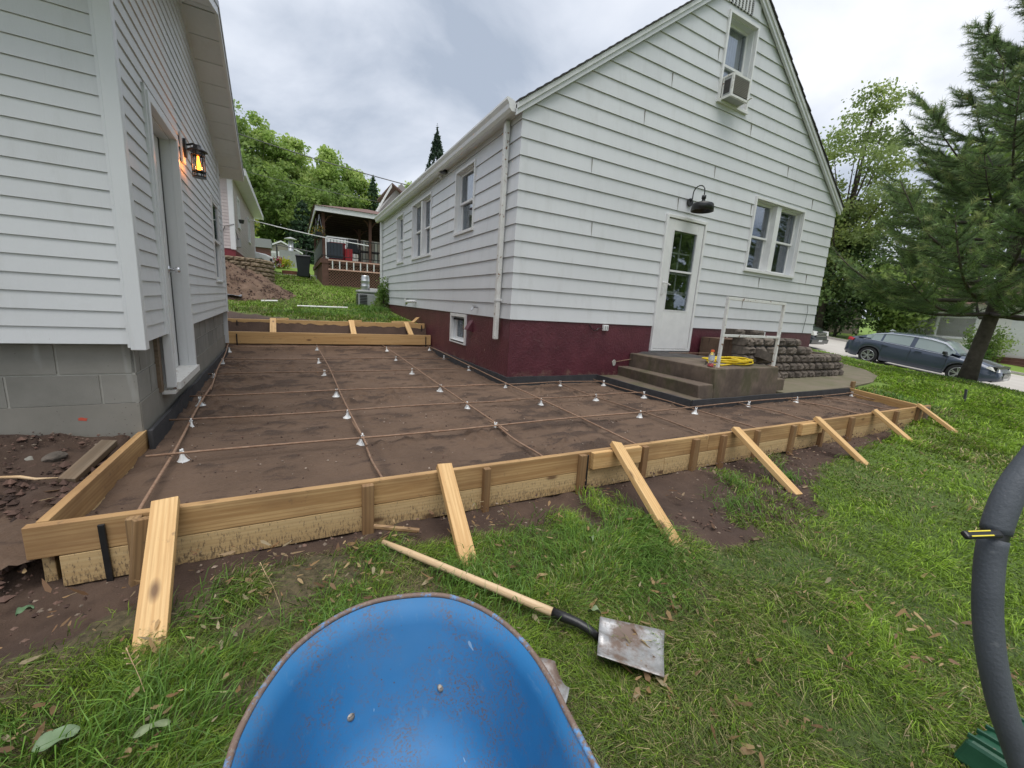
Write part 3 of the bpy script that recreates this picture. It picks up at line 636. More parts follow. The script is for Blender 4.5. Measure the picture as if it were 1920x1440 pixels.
# maple seeds and bits of dead leaf
def litter(name, n, pred, size, cols, seed, label, lift=.02, rmin=1.2, rmax=7, flat=.5):
    g = np.random.default_rng(seed); r = rmin+(rmax-rmin)*g.random(n)**1.3; th = np.radians(g.uniform(-45, 88, n)); x = r*np.sin(th); y = r*np.cos(th)
    k = pred(x, y, g) & ~blocked(x, y); x, y, r = x[k], y[k], r[k]; n = len(x); m3 = np.arange(n)//4*4; jt = (g.random(n) < .5); x = np.where(jt, x[m3]+g.normal(0, .03, n), x); y = np.where(jt, y[m3]+g.normal(0, .03, n), y); z = H(x, y)+lift*(.4+g.random(n)*.8)
    s = size*(.5+1.1*g.random(n)**1.6); a = g.random(n)*2*np.pi
    u = np.stack([np.cos(a), np.sin(a), g.normal(0, flat, n)], 1); v = np.stack([-np.sin(a), np.cos(a), g.normal(0, flat*.6, n)], 1)
    C_ = np.stack([x, y, z], 1); prof = [(-.5, 0), (-.2, -.13), (.25, -.19), (.5, 0), (.3, .17), (-.2, .10)]
    V = np.stack([C_+u*(p*s)[:, None]+v*(q*s)[:, None] + np.array([0, 0, .12])*(s*abs(p))[:, None] for p, q in prof], 1).reshape(-1, 3)
    i = np.arange(n)*6; T = np.concatenate([np.stack([i, i+1, i+5], 1), np.stack([i+1, i+2, i+5], 1), np.stack([i+2, i+4, i+5], 1), np.stack([i+2, i+3, i+4], 1)])
    me = npmesh(name, V, T, False); t_ = np.array(cols)[g.integers(0, len(cols), n)]*(.7+.6*g.random(n))[:, None]
    setattr_c(me, 'tint', np.repeat(t_[:, None, :], 6, 1).reshape(-1, 3)); mkobj(name, me, M['leaf'], kind='stuff', label=label)
TAN = [(.42, .27, .13), (.50, .36, .19), (.33, .20, .10), (.26, .15, .08), (.46, .38, .24)]
litter('maple_seeds', 3100, lambda x, y, g: (dirt(x, y) < .5)*(fbm(x, y, 1.3, 3, 500) > .42+.10*(x > 3)), .029, TAN, 21, 'tan winged maple seeds scattered over the lawn', .045)
litter('maple_seeds', 1200, lambda x, y, g: (y < 2.2)*(x < 2.6)*(fbm(x, y, 2.3, 3, 520) > .45), .036, TAN, 22, 'tan winged maple seeds and dead leaf bits in the matted grass', .035, 1.2, 3)
litter('wood_debris', 1500, lambda x, y, g: (dirt(x, y) > .4)*(fbm(x, y, 2, 3, 510) > .46), .045, [(.16, .09, .05), (.24, .15, .09), (.10, .06, .04), (.38, .28, .17)], 23, 'small bark chips and twigs on the trampled dirt', .012, 1.2, 8, .25)
# ================================================================== HOUSE
HX, HY, ROW, Z0 = 2.56, 4.85, .2025, -.172
FG = Fr((HX, HY), (1, 0), (0, -1)); FL = Fr((HX, HY), (0, 1), (-1, 0))
WG = 7.56                      # gable width
LLEN = 8.95
EAVE = 2.42; RX_ = 6.31-HX; RZ = 5.21
house = thing('house', 'white house with aluminium clapboards, steep gable and maroon painted foundation', 'house', (HX, HY, Z0))
sl_ = (RZ-EAVE)/RX_
def gl(z): return 0 if z <= EAVE else (z-EAVE)/sl_
def gr(z): return WG if z <= EAVE else WG-(z-EAVE)/sl_
DOOR = (2.63, 3.58, -.60, 1.575); WIN = (4.77, 6.39, .92, 2.195); UPW = (3.40, 4.14, 3.355, 4.60); VENT = (3.36, 4.12, 4.695, 4.90)
opsG = [DOOR, WIN, UPW, VENT]
k = 0; z = Z0
while z < RZ-.02:
    z1 = min(z+ROW, RZ-.005)
    for mb in FG.course(None, gl, gr, z+.0035*(k > 0), z1, opsG, .019, .002): build('siding_board', mb, M['siding'], house)
    # butt joints of the aluminium lengths
    z = z1; k += 1
jm = MB()
for px, zz in ((1.20, 6), (2.85, 9), (3.6, 12), (1.95, 14), (4.7, 10), (5.5, 8), (6.9, 5), (6.3, 2), (5.3, 4), (1.1, 10), (2.4, 17), (5.6, 14), (4.9, 2), (6.6, 12), (4.35, 16), (3.3, 20)):
    za = Z0+zz*ROW
    if not any(o[0] < px < o[1] and o[2] < za+ROW and o[3] > za for o in opsG):
        jm = MB(); FG.box(jm, px, px+.0018, .004, .0222, za+.001, za+ROW-.012); build('siding_joint', jm, M['parge'], house)
W1 = (1.41, 2.27, 1.15, 2.18); W2 = (3.68, 5.20, .935, 2.165); W3 = (6.07, 6.82, .935, 2.15)
z = Z0
while z < EAVE-.01:
    z1 = min(z+ROW, EAVE)
    for mb in FL.course(None, lambda z: .03, lambda z: LLEN, z+.0035*(z > Z0+.01), z1, [W1, W2, W3], .020, .002): build('siding_board', mb, M['siding'], house)
    z = z1
# corner caps: one folded piece per course
for kk in range(13):
    za = Z0+kk*ROW; zb = min(za+ROW, EAVE)
    mb = MB()
    def cp(a, z, d): return FG(a, d, z)
    A = [(-.034, .034), (.055, .034), (.055, .028), (0, .0)]
    b0 = [FL(.085, .022, za), FG(-.022, .0235, za), FG(.085, .0235, za)]; b1 = [FL(.085, .008, zb-.004), FG(-.008, .010, zb-.004), FG(.085, .010, zb-.004)]
    mb.add(b0+b1+[FL(.085, 0, za), FG(.085, 0, za), FG(0, 0, za)], [(0, 1, 4, 3), (1, 2, 5, 4), (0, 8, 1), (1, 8, 2)])
    build('corner_cap', mb, M['siding'], house)
# far side and back walls, ceiling of the hollow shell
mb = MB(); FG.box(mb, WG-.02, WG, -9, 0, -.9, EAVE); FG.box(mb, 0, WG, -9, -8.96, -.9, EAVE)
mb.add([FG(0, -8.96, EAVE), FG(WG, -8.96, EAVE), FG(RX_, -8.96, RZ)], [(0, 1, 2)])
build('rear_wall', mb, M['siding'], house)
mb = MB(); FG.box(mb, .02, WG-.02, -8.95, -.6, 2.30, 2.33); FG.box(mb, .02, WG-.02, -8.95, -.6, -.30, -.27); FG.box(mb, 1.6, 1.62, -8.9, -.6, -.27, 2.3); FG.box(mb, 0.0, WG, -.62, -.6, -.27, 5.0 if False else 2.33)
build('interior_floor', mb, M['dark'], house)
# roof
ov = .15; th = .10
def roofpiece(sgn):
    mb = MB()
    e_u = -.30 if sgn < 0 else WG+.28
    ez = EAVE - sl_*(.30 if sgn < 0 else .28) + .03
    ru = RX_
    q = []
    for d in (ov, -9.15):
        for (u, z) in ((e_u, ez), (ru, RZ+.045), (ru, RZ+.045+th), (e_u, ez+th*.8)):
            q.append(FG(u, d, z))
    mb.add(q, [(0,1,2,3),(7,6,5,4),(0,4,5,1),(1,5,6,2),(2,6,7,3),(3,7,4,0)]); return mb
# keep the left eave short: gutter hangs there
def roofslab(u0, z0_, u1, z1_, d0, d1, t0, t1):
    mb = MB(); q = [FG(u0,d0,z0_+t0), FG(u1,d0,z1_+t0), FG(u1,d0,z1_+t1), FG(u0,d0,z0_+t1), FG(u0,d1,z0_+t0), FG(u1,d1,z1_+t0), FG(u1,d1,z1_+t1), FG(u0,d1,z0_+t1)]
    return mb.add(q, [(0,1,2,3),(7,6,5,4),(0,4,5,1),(1,5,6,2),(2,6,7,3),(3,7,4,0)])
for u_e in (-.12, WG+.05):
    z_e = EAVE+(RZ-EAVE)*( (u_e/RX_) if u_e < 1 else (WG-u_e)/(WG-RX_) )
    r_ = build('roof', roofslab(u_e, z_e, RX_, RZ, .06, -9.1, .0, .06), M['white'], house)
    fix_normals(r_)
    rk = build('rake_board', roofslab(u_e, z_e, RX_, RZ, .075, .036, -.075, .045), M['siding'], house); fix_normals(rk)
    fix_normals(build('rake_moulding', roofslab(u_e, z_e, RX_, RZ, .095, .0755, -.01, .055), M['white'], house))
    # shingle edges: little overlapping tabs
    L = math.hypot(RX_-u_e, RZ-z_e) if u_e < 1 else math.hypot(u_e-RX_, RZ-z_e); nS = int(L/.14)
    for i in range(nS):
        a = i/nS; b_ = (i+1.15)/nS; b_ = min(b_, 1)
        ua, za_, ub, zb_ = u_e+(RX_-u_e)*a, z_e+(RZ-z_e)*a, u_e+(RX_-u_e)*b_, z_e+(RZ-z_e)*b_
        j = random.uniform(-.006, .006)
        mb = MB(); q = [FG(ua,.12+j,za_+.062), FG(ub,.12+j,zb_+.058), FG(ub,.12+j,zb_+.068), FG(ua,.12+j,za_+.084), FG(ua,-9.1,za_+.062), FG(ub,-9.1,zb_+.058), FG(ub,-9.1,zb_+.068), FG(ua,-9.1,za_+.084)]
        mb.add(q, [(0,1,2,3),(7,6,5,4),(0,4,5,1),(1,5,6,2),(2,6,7,3),(3,7,4,0)])
        fix_normals(build('shingle', mb, M['shingle_dark'], r_))
# left eave: soffit, fascia, gutter, downspouts
mb = MB(); FL.box(mb, -.02, LLEN+.05, .0, .115, 2.33, 2.35); build('soffit', mb, M['white'], house)
prof = [(.118, 2.30), (.118, 2.415), (.205, 2.44), (.235, 2.44), (.235, 2.415), (.205, 2.375), (.195, 2.33), (.165, 2.30)]
mb = MB(); mb.extrude(prof, lambda a, b, d: FL(d, a, b), -.02, LLEN+.12)
gut = build('gutter', mb, M['white'], house); fix_normals(gut)
def dspout(s_, zb, zt):
    mb = MB(); FL.box(mb, s_, s_+.075, .034, .096, zb, zt); o = build('downspout', mb, M['white_worn'] if s_ < 1 else M['white'], house, bevel=.01)
    mb = MB(); FL.box(mb, s_-.01, s_+.085, .028, .104, .06, .085); FL.box(mb, s_-.035, s_-.01, .03, .036, .055, .09); FL.box(mb, s_+.085, s_+.11, .03, .036, .055, .09); build('strap', mb, M['white'], o)
    return o
dspout(.26, -.47, 2.31); dspout(8.80, -.45, 2.31)
# foundation
mb = MB()
BW = (1.55, 2.31, -.70, -.185)
def flat(F, mb, a, b, z0, z1, ops, d): F.course(mb, lambda z: a, lambda z: b, z0, z1, ops, d, d)
flat(FL, mb, 0.0, 9.0, -1.3, Z0+.004, [BW], .002)
flat(FG, mb, 0.002, WG, -1.3, Z0+.004, [DOOR, (4.6, 5.8, -.42, -.19)], .002)
build('foundation', mb, M['found'], house)
# ------------------------------------------------------------------ window builder
def window(F, O, mull=None, kind='dh', cw=.035, rec=.10, back='dark', sill=True, parent=house, proud=.045, side=True):
    u0, u1, z0, z1 = O
    mb = MB(); F.ring(mb, u0, u1, z0, z1, cw, -.02, proud)
    if sill: F.box(mb, u0-.01, u1+.01, -.02, proud+.012, z0-.012, z0+.03)
    w = build('window', mb, M['white'], parent)
    ORGp = ORG[parent.name]; ORG[w.name] = ORGp
    mb = MB(); a, b, c, d = u0+cw, u1-cw, z0+cw, z1-cw
    F.box(mb, a, a+.012, -rec-.05, -.02, c, d); F.box(mb, b-.012, b, -rec-.05, -.02, c, d)
    F.box(mb, a+.012, b-.012, -rec-.05, -.02, d-.012, d)
    q = [F(a+.012, -rec-.05, c+.03), F(b-.012, -rec-.05, c+.03), F(b-.012, 0.03, c-.005), F(a+.012, .03, c-.005)]
    mb.add(q+[(p[0], p[1], p[2]-.02) for p in q], [(0,1,2,3),(7,6,5,4),(0,4,5,1),(1,5,6,2),(2,6,7,3),(3,7,4,0)])
    build('jamb', mb, M['trim'], w)
    bays = [(a+.012, b-.012)]
    if mull: mb = MB(); F.box(mb, mull[0], mull[1], -rec-.05, .01, c+.012, d-.012); build('mullion', mb, M['white'], w); bays = [(a+.012, mull[0]), (mull[1], b-.012)]
    for (p, q_) in bays:
        zm = (c+d)/2; sw = .034
        if kind == 'dh':
            mb = MB(); F.ring(mb, p, q_, zm-.018, d-.012, sw, -rec, -rec+.03); build('sash', mb, M['white'], w)
            mb = MB(); F.ring(mb, p+.004, q_-.004, c+.018, zm+.018, sw, -rec-.035, -rec-.004); build('sash', mb, M['white'], w)
            mb = MB(); F.box(mb, p+sw, q_-sw, -rec+.01, -rec+.014, zm+.016, d-.012-sw); build('pane', mb, M['glass'], w)
            mb = MB(); F.box(mb, p+sw, q_-sw, -rec-.02, -rec-.016, c+.018+sw, zm-.016); build('pane', mb, M['glass'], w)
        else:
            mb = MB(); F.ring(mb, p, q_, c+.01, d-.012, sw, -rec, -rec+.03); build('sash', mb, M['white'], w)
            mb = MB(); F.box(mb, p+sw, q_-sw, -rec+.01, -rec+.014, c+.01+sw, d-.012-sw); build('pane', mb, M['glass'], w)
    mb = MB(); F.box(mb, a-.02, b+.02, -rec-.30, -rec-.28, c-.05, d+.05); F.box(mb, a-.03, a-.02, -rec-.3, -rec-.06, c-.05, d+.05); F.box(mb, b+.02, b+.03, -rec-.3, -rec-.06, c-.05, d+.05); F.box(mb, a-.02, b+.02, -rec-.3, -rec-.06, d+.05, d+.06); F.box(mb, a-.02, b+.02, -rec-.3, -rec-.06, c-.06, c-.05)
    build('room_backdrop', mb, M['dark'], w)
    if back == 'blind':
        mb = MB(); n = int((d-c-.06)/.045)
        for i in range(n):
            zz = c+.03+i*.045
            q = [F(a+.03, -rec-.085, zz), F(b-.03, -rec-.085, zz), F(b-.03, -rec-.060, zz+.036), F(a+.03, -rec-.060, zz+.036)]
            mb.add(q, [(0, 1, 2, 3)])
        o = build('blind', mb, M['blind'], w)
    if back == 'curtain':
        mb = MB(); n = 40; vs = []
        for i in range(n+1):
            u = a+.03+(b-a-.06)*i/n; dd = -rec-.05+.010*math.sin(i*1.7); vs += [F(u, dd, c), F(u, dd, d)]
        mb.add(vs, [(2*i, 2*i+2, 2*i+3, 2*i+1) for i in range(n)]); build('curtain', mb, M['curtain'], w, smooth=True)
    if back == 'half':
        mb = MB(); n = 14; vs = []
        for i in range(n+1):
            u = b-.02-(b-a)*.42*i/n; dd = -rec-.10+.014*math.sin(i*1.9); vs += [F(u, dd, c), F(u, dd, d)]
        mb.add(vs, [(2*i, 2*i+2, 2*i+3, 2*i+1) for i in range(n)]); build('curtain', mb, M['blind'], w, smooth=True)
    return w
window(FG, WIN, mull=(5.49, 5.63), back='blind', rec=.12)
uw = window(FG, UPW, back='curtain', rec=.14)
window(FL, W1, back='half', rec=.085, proud=.032); window(FL, W2, mull=(4.39, 4.50), back='half', rec=.085, proud=.032); window(FL, W3, back='half', rec=.085, proud=.032)
window(FL, BW, kind='fix', rec=.10, proud=.03, cw=.05, sill=False)
window(FG, (4.6, 5.8, -.42, -.19), kind='fix', rec=.06, proud=.02, cw=.03, sill=False)
# gable vent
mb = MB(); FG.box(mb, VENT[0], VENT[1]-.18, -.02, .004, VENT[2], VENT[3]); FG.box(mb, VENT[1]-.18, VENT[1], -.02, .028, VENT[2], VENT[3]-.004)
gv = build('gable_vent', mb, M['siding'], house)
for c_ in range(7):
    u = VENT[0]+.02+c_*.079
    mb = MB(); FG.box(mb, u, u+.030, .004, .026, VENT[2]+.004, VENT[3]-.004); build('louver_rib', mb, M['white'], gv)
for r__ in range(7):
    zz = VENT[2]+.006+r__*.0275
    mb = MB(); u0, u1 = VENT[0], VENT[1]-.18
    q = [FG(u0, .004, zz+.022), FG(u1, .004, zz+.022), FG(u1, .024, zz+.004), FG(u0, .024, zz+.004)]
    mb.add(q+[(p[0], p[1], p[2]-.005) for p in q], [(0,1,2,3),(7,6,5,4),(0,4,5,1),(1,5,6,2),(2,6,7,3),(3,7,4,0)]); build('louver', mb, M['white'], gv)
mb = MB(); FG.box(mb, VENT[0], VENT[1]-.18, -.03, .0045, VENT[2]+.002, VENT[3]-.002); build('vent_screen', mb, M['dark'], gv)
# door
u0, u1, z0, z1 = DOOR
mb = MB(); FG.box(mb, u0, u0+.045, -.05, .05, z0+.02, z1); FG.box(mb, u1-.045, u1, -.05, .05, z0+.02, z1); FG.box(mb, u0+.045, u1-.045, -.05, .05, z1-.05, z1)
FG.box(mb, u0+.045, u1-.045, -.05, .045, z0+.02, z0+.045)
dr = build('storm_door', mb, M['white'], house, bevel=.006); ORG[dr.name] = ORG[house.name]
a, b, c, d = u0+.055, u1-.055, z0+.055, z1-.062
mb = MB(); st = .135; zg0, zg1 = .09, 1.365
FG.box(mb, a, a+st, -.01, .032, c, d); FG.box(mb, b-st, b, -.01, .032, c, d); FG.box(mb, a+st, b-st, -.01, .032, c, zg0); FG.box(mb, a+st, b-st, -.01, .032, zg1, d)
build('door_leaf', mb, M['white'], dr, bevel=.005)
mb = MB(); FG.ring(mb, a+st, b-st, zg0, zg1, .016, -.005, .036); FG.box(mb, a+st+.01, b-st-.01, -.002, .036, .715, .745); build('glazing_frame', mb, M['white'], dr)
mb = MB(); FG.box(mb, a+st+.016, b-st-.016, .012, .016, .745, zg1-.016); build('pane', mb, M['glass'], dr)
mb = MB(); FG.box(mb, a+st+.016, b-st-.016, .006, .010, zg0+.016, .715); build('pane', mb, M['glass'], dr)
mb = MB(); FG.box(mb, u0, u1, -.16, -.08, z0, 1.6)
build('inner_door', mb, M['blind'], dr)
mb = MB()
ia, ib = a+st-.02, b-st+.06
FG.ring(mb, ia, ib, .36, 1.40, .055, -.08, -.068); FG.box(mb, (ia+ib)/2-.012, (ia+ib)/2+.012, -.08, -.066, .4, 1.36)
for zz in (.70, 1.03): FG.box(mb, ia, ib, -.08, -.066, zz-.012, zz+.012)
build('inner_glazing_bars', mb, M['curtain'], dr)
mb = MB(); FG.box(mb, ia+.05, ib-.05, -.079, -.074, .41, 1.35); build('inner_glass', mb, M['dark'], dr)
mb = MB(); FG.box(mb, a+.02, a+.05, .032, .040, .34, .60); mb.tube([FG(a+.035, .04, .53), FG(a+.035, .075, .53), FG(a+.06, .085, .525), FG(a+.155, .085, .50)], .011, 8); mb.tube([FG(a+.035, .045, .33), FG(a+.035, .06, .36), FG(a+.035, .06, .43), FG(a+.035, .045, .46)], .007, 6)
build('door_handle', mb, M['white'], dr)
mb = MB(); FG.box(mb, u0+.0, u1, -.1, .035, z0-.03, z0+.019); build('threshold', mb, M['alu'], dr)
# small fittings on the house
mb = MB(); mb.lathe([(.062, 0), (.062, .012), (.05, .02), (.0, .022)], (0, 0, 0), 20)
def pos(o, F, u, d, z, toward): pass
def disc(F, u, z, r, d0, d1, n=18):
    mb = MB(); ring = [(u+r*math.cos(2*math.pi*i/n), z+r*math.sin(2*math.pi*i/n)) for i in range(n)]
    return mb.extrude(ring, lambda a_, b_, d_: F(a_, d_, b_), d0, d1)
lx = 5.68-HX-.02
lamp = build('barn_lamp', disc(FG, lx, 1.81, .06, .02, .045), M['black'], None, loc=FG(lx, .02, 1.81)); ORG[lamp.name] = Vector(FG(lx, .02, 1.81))
tag(lamp, 'black gooseneck barn lamp on the clapboards above the white storm door', 'wall lamp')
lx -= 0; sx = lx
mb = MB(); arc = [FG(sx, .04, 1.81), FG(sx, .07, 1.86)]
for i in range(9):
    t_ = math.pi*(1-i/8); arc.append(FG(sx, .175+.105*math.cos(t_), 1.93+.10*math.sin(t_)))
arc.append(FG(sx, .28, 1.86)); mb.tube(arc, .0085, 8); build('gooseneck', mb, M['black'], lamp, smooth=True)
c_ = FG(sx, .28, 0)
mb = MB(); mb.lathe([(.02, 1.87), (.032, 1.865), (.034, 1.82), (.024, 1.815), (.028, 1.775), (.05, 1.765)], (c_[0], c_[1], 0), 20); build('socket', mb, M['black'], lamp, smooth=True)
mb = MB(); mb.lathe([(.03, 1.768), (.10, 1.762), (.150, 1.745), (.160, 1.725), (.168, 1.635), (.164, 1.635), (.155, 1.72), (.11, 1.75), (0, 1.756)], (c_[0], c_[1], 0), 32); build('lamp_shade', mb, M['black'], lamp, smooth=True)
mb = MB(); mb.lathe([(.0, 1.69), (.02, 1.695), (.03, 1.715), (.02, 1.74), (.015, 1.757)], (c_[0], c_[1], 0), 12); build('bulb', mb, M['curtain'], lamp, smooth=True)
# outlet box
mb = MB(); FG.box(mb, 1.585, 1.675, .004, .05, -.275, -.19); ob = build('outlet_box', mb, M['chair_plastic'], None, loc=FG(1.63, 0, -.23), bevel=.004); tag(ob, 'small white outdoor outlet box at the top of the maroon foundation', 'outlet')
mb = MB(); FG.box(mb, 1.60, 1.622, .05, .054, -.262, -.205); FG.box(mb, 1.638, 1.66, .05, .054, -.262, -.205); build('socket_cover', mb, M['grey_metal'], ob)
mb = MB(); mb.tube([FG(1.58, .02, -.24), FG(1.5, .02, -.245), FG(1.47, .03, -.27), FG(1.42, .03, -.285), FG(1.36, .02, -.24), FG(1.33, .015, -.20)], .006, 6); build('cable', mb, M['black'], ob)
# dangling wire near right corner
mb = MB(); mb.tube([FG(7.13, .03, .42), FG(7.10, .045, .40), FG(7.155, .04, .30), FG(7.13, .045, .12), FG(7.12, .04, -.02), FG(7.10, .045, -.17)], .0045, 5)
o = build('dangling_wire', mb, M['black'], None); tag(o, 'thin black wire dangling down the clapboards near the house corner', 'wire')
# spigot, pipe, vent hood, plate, floodlight on left wall
mb = MB(); mb.tube([FL(1.07, .02, -.05), FL(1.07, .10, -.055), FL(1.07, .13, -.10)], .014, 8); sp = build('water_spigot', mb, M['alu'], None); tag(sp, 'small metal hose spigot on the side wall clapboards near the downspout', 'spigot')
mb = MB(); mb.lathe([(.008, -.03), (.035, -.03), (.035, -.02), (.008, -.02)], FL(1.07, .085, 0), 10); build('valve_wheel', mb, M['grey_metal'], sp)
mb = MB(); mb.tube([FL(4.78, .0, -.035), FL(4.78, .10, -.035), FL(4.83, .14, -.04), FL(5.02, .16, -.05), FL(5.08, .16, -.085)], .035, 12); o = build('vent_pipe', mb, M['white'], None, smooth=True); tag(o, 'white plastic elbow exhaust pipe low on the side wall', 'pipe')
mb = MB(); FL.box(mb, 5.66, 5.80, .02, .045, -.12, .03); FL.box(mb, 5.70, 5.76, .045, .052, -.09, 0); o = build('utility_plate', mb, M['white'], None, bevel=.004); tag(o, 'white rectangular cover plate low on the side wall behind the elbow pipe', 'cover plate')
mb = MB(); mb.add([FL(1.28, .0, -.26), FL(1.42, 0, -.26), FL(1.42, .10, -.42), FL(1.28, .10, -.42), FL(1.28, 0, -.45), FL(1.42, 0, -.45)], [(0,1,2,3),(0,3,4),(1,5,2),(3,2,5,4)]); o = build('vent_hood', mb, M['found'], None); tag(o, 'maroon painted vent hood beside the basement window', 'vent hood')
mb = MB(); FL.box(mb, 2.72, 2.84, .03, .12, 2.28, 2.36); FL.box(mb, 2.73, 2.83, .12, .15, 2.29, 2.345); fl = build('floodlight', mb, M['black'], None, bevel=.006); tag(fl, 'small black floodlight under the eave above the side windows', 'floodlight')
mb = MB(); mb.lathe([(.0, 0), (.03, 0), (.03, .03), (0, .03)], FL(3.05, .05, 2.27), 10); build('sensor', mb, M['white'], fl)
# window air conditioner (rests in the upper window)
def acbox():
    u0, u1, z0, z1 = 3.45, 3.85, 3.375, 3.685
    mb = MB(); FG.box(mb, u0, u1, -.1, .225, z0, z1); a = build('air_conditioner', mb, M['grey_metal'], None, loc=FG(3.7, 0, 3.4), bevel=.006)
    ORG[a.name] = Vector(FG(3.7, 0, 3.4)); tag(a, 'white window air conditioner sticking out of the upstairs gable window', 'air conditioner')
    mb = MB()
    for (p, q) in ((u0-.008, u0+.02), (u1-.02, u1+.008)): FG.box(mb, p, q, .20, .232, z0-.008, z1+.008)
    for (p, q) in ((z0-.008, z0+.022), (z1-.022, z1+.008)): FG.box(mb, u0+.02, u1-.02, .20, .232, p, q)
    FG.box(mb, u0-.006, u0+.0, -.05, .20, z0-.006, z0+.03); FG.box(mb, u0-.006, u0, .05, .07, z0+.03, z1-.02); FG.box(mb, u0-.006, u0, -.05, .20, z1-.02, z1+.006)
    build('frame', mb, M['white_worn'], a)
    mb = MB(); FG.box(mb, u0+.03, u1-.03, .226, .229, z0+.03, z1-.03); build('coil', mb, M['shingle_dark'], a)
    for i in range(11):
        zz = z0+.04+i*.022; mb = MB(); FG.box(mb, u0+.025, u1-.025, .229, .235, zz, zz+.010); build('grille_bar', mb, M['parge'], a)
    mb = MB(); FG.box(mb, u0-.003, u0-.001, .08, .18, z0+.06, z1-.06); build('side_grille', mb, M['shingle_dark'], a)
    mb = MB(); FG.box(mb, u1, 4.10, -.10, -.09, 3.40, 3.7); FG.box(mb, 3.44, u0, -.10, -.09, 3.42, 3.8); build('filler_panel', mb, M['curtain'], a)
    mb = MB(); mb.tube([FG(3.85, .30, 3.42), FG(3.85, .03, 3.36)], .012, 6); build('bracket', mb, M['white_worn'], a)
acbox()
# ================================================================== GARAGE
GA = -0.02577789
gx2 = (math.cos(GA), -math.sin(GA)); gy2 = (math.sin(GA), math.cos(GA))
gx2 = (0.99966777, 0.02577504); gy2 = (-0.02577504, 0.99966777)
gc = (-.84, 3.311)
GR = Fr(gc, gy2, gx2)                              # right wall: u = along depth, d = outward
GF = Fr(gc, (-gx2[0], -gx2[1]), (-gy2[0], -gy2[1]))      # front wall: u = to the left, d toward camera
garage = thing('garage', 'garage with light grey vinyl siding on a grey concrete block base', 'garage', (gc[0], gc[1], -.4))
GLEN, PK, PZ, EZ = 4.88, 2.46, 2.775, 1.89
def g0_(z): return 0.03 if z <= EZ else max(.03, PK-(PZ-z)/((PZ-EZ)/PK))
def g1_(z): return GLEN if z <= EZ else PK+(PZ-z)/((PZ-EZ)/(GLEN-PK))
GD = (.60, 1.57, -.86, 1.285); GW = (3.72, 4.44, .07, 1.21)
def vinyl(F, a, b, z, z1, ops):
    for mb in F.course(None, a, b, z+.0005, z1-.001, ops, .0105, .001): build('siding_board', mb, M['vinyl'], garage)
z = -.37; dz = .0955
while z < PZ-.02:
    z1 = min(z+dz, PZ-.002); vinyl(GR, g0_, g1_, z, z1, [GD, GW]); z = z1
z = -.378; dz = .098
while z < 2.2:
    vinyl(GF, lambda z: .03, lambda z: 5.5, z, z+dz, []); z += dz
mb = MB(); GR.box(mb, .02, GLEN-.02, -.06, -.03, -.37, EZ) if False else None
def cut(F, mb, a, b, z0, z1, ops, d, back=.03):
    F.course(mb, lambda z: a, lambda z: b, z0, z1, ops, d, d)
mb = MB(); cut(GR, mb, 0.02, GLEN, -.37, EZ, [GD, GW], -.008)
mb.extrude([(0, EZ), (GLEN, EZ), (PK, PZ)], lambda a, b, d: GR(a, d, b), -.03, -.008); GF.box(mb, .02, 5.5, -.03, -.008, -.378, 2.25); GF.box(mb, 5.48, 5.5, -4.9, -.03, -.9, 2.25); GF.box(mb, 0, 5.5, -4.9, -4.87, -.9, 2.25)
build('sheathing', mb, M['vinyl'], garage)
mb = MB(); GF.box(mb, 0.4, 5.45, -4.8, -.2, 2.0, 2.03); build('ceiling', mb, M['dark'], garage)
# corner trim
mb = MB(); GF.box(mb, -.022, .052, .0, .022, -.415, 2.2); GR.box(mb, .0, .055, .0, .022, -.415, 1.95)
ct = build('corner_trim', mb, M['trim'], garage, bevel=.004)
mb = MB(); GF.box(mb, .0525, .066, .0, .014, -.40, 2.2); build('corner_channel', mb, M['trim'], ct)
mb = MB(); GR.box(mb, .0555, .067, .0, .014, -.385, 1.9); build('corner_channel', mb, M['trim'], ct)
mb = MB(); GR.box(mb, GLEN-.07, GLEN+.015, 0, .02, -.385, EZ); build('corner_trim', mb, M['trim'], garage)
# roof with rake soffit
def slab(F, u0, z0_, u1, z1_, d0, d1, t0, t1):
    mb = MB(); q = [F(u0,d0,z0_+t0), F(u1,d0,z1_+t0), F(u1,d0,z1_+t1), F(u0,d0,z0_+t1), F(u0,d1,z0_+t0), F(u1,d1,z1_+t0), F(u1,d1,z1_+t1), F(u0,d1,z0_+t1)]
    return mb.add(q, [(0,1,2,3),(7,6,5,4),(0,4,5,1),(1,5,6,2),(2,6,7,3),(3,7,4,0)])
sg = (PZ-EZ)/(GLEN-PK); OUT = .30
for ue in (-.45, GLEN+.36):
    ze = PZ-sg*abs(ue-PK)
    rf = build('roof', slab(GR, ue, ze, PK, PZ, OUT, -5.6, .018, .10), M['shingle_dark'], garage); fix_normals(rf)
    L = abs(ue-PK); n = int(L/.30)
    for i in range(n):     # soffit planks across the overhang
        a = i/n; b = (i+1)/n - .012/L
        ua, ub = ue+(PK-ue)*a, ue+(PK-ue)*b; za_, zb_ = ze+(PZ-ze)*a, ze+(PZ-ze)*b
        fix_normals(build('soffit_panel', slab(GR, ua, za_, ub, zb_, OUT-.01, .0, -.006+.0015*(i % 2), .016), M['trim'], rf))
    fix_normals(build('fascia', slab(GR, ue, ze, PK, PZ, OUT+.022, OUT-.01, -.012, .105), M['white'], rf))
    fix_normals(build('drip_edge', slab(GR, ue, ze, PK, PZ, OUT+.032, OUT+.023, .06, .115), M['grey_metal'], rf))
    fix_normals(build('frieze', slab(GR, min(max(ue, 0.03), GLEN), PZ-sg*abs(min(max(ue, .03), GLEN)-PK), PK, PZ, .028, .004, -.022, -.007), M['trim'], rf))
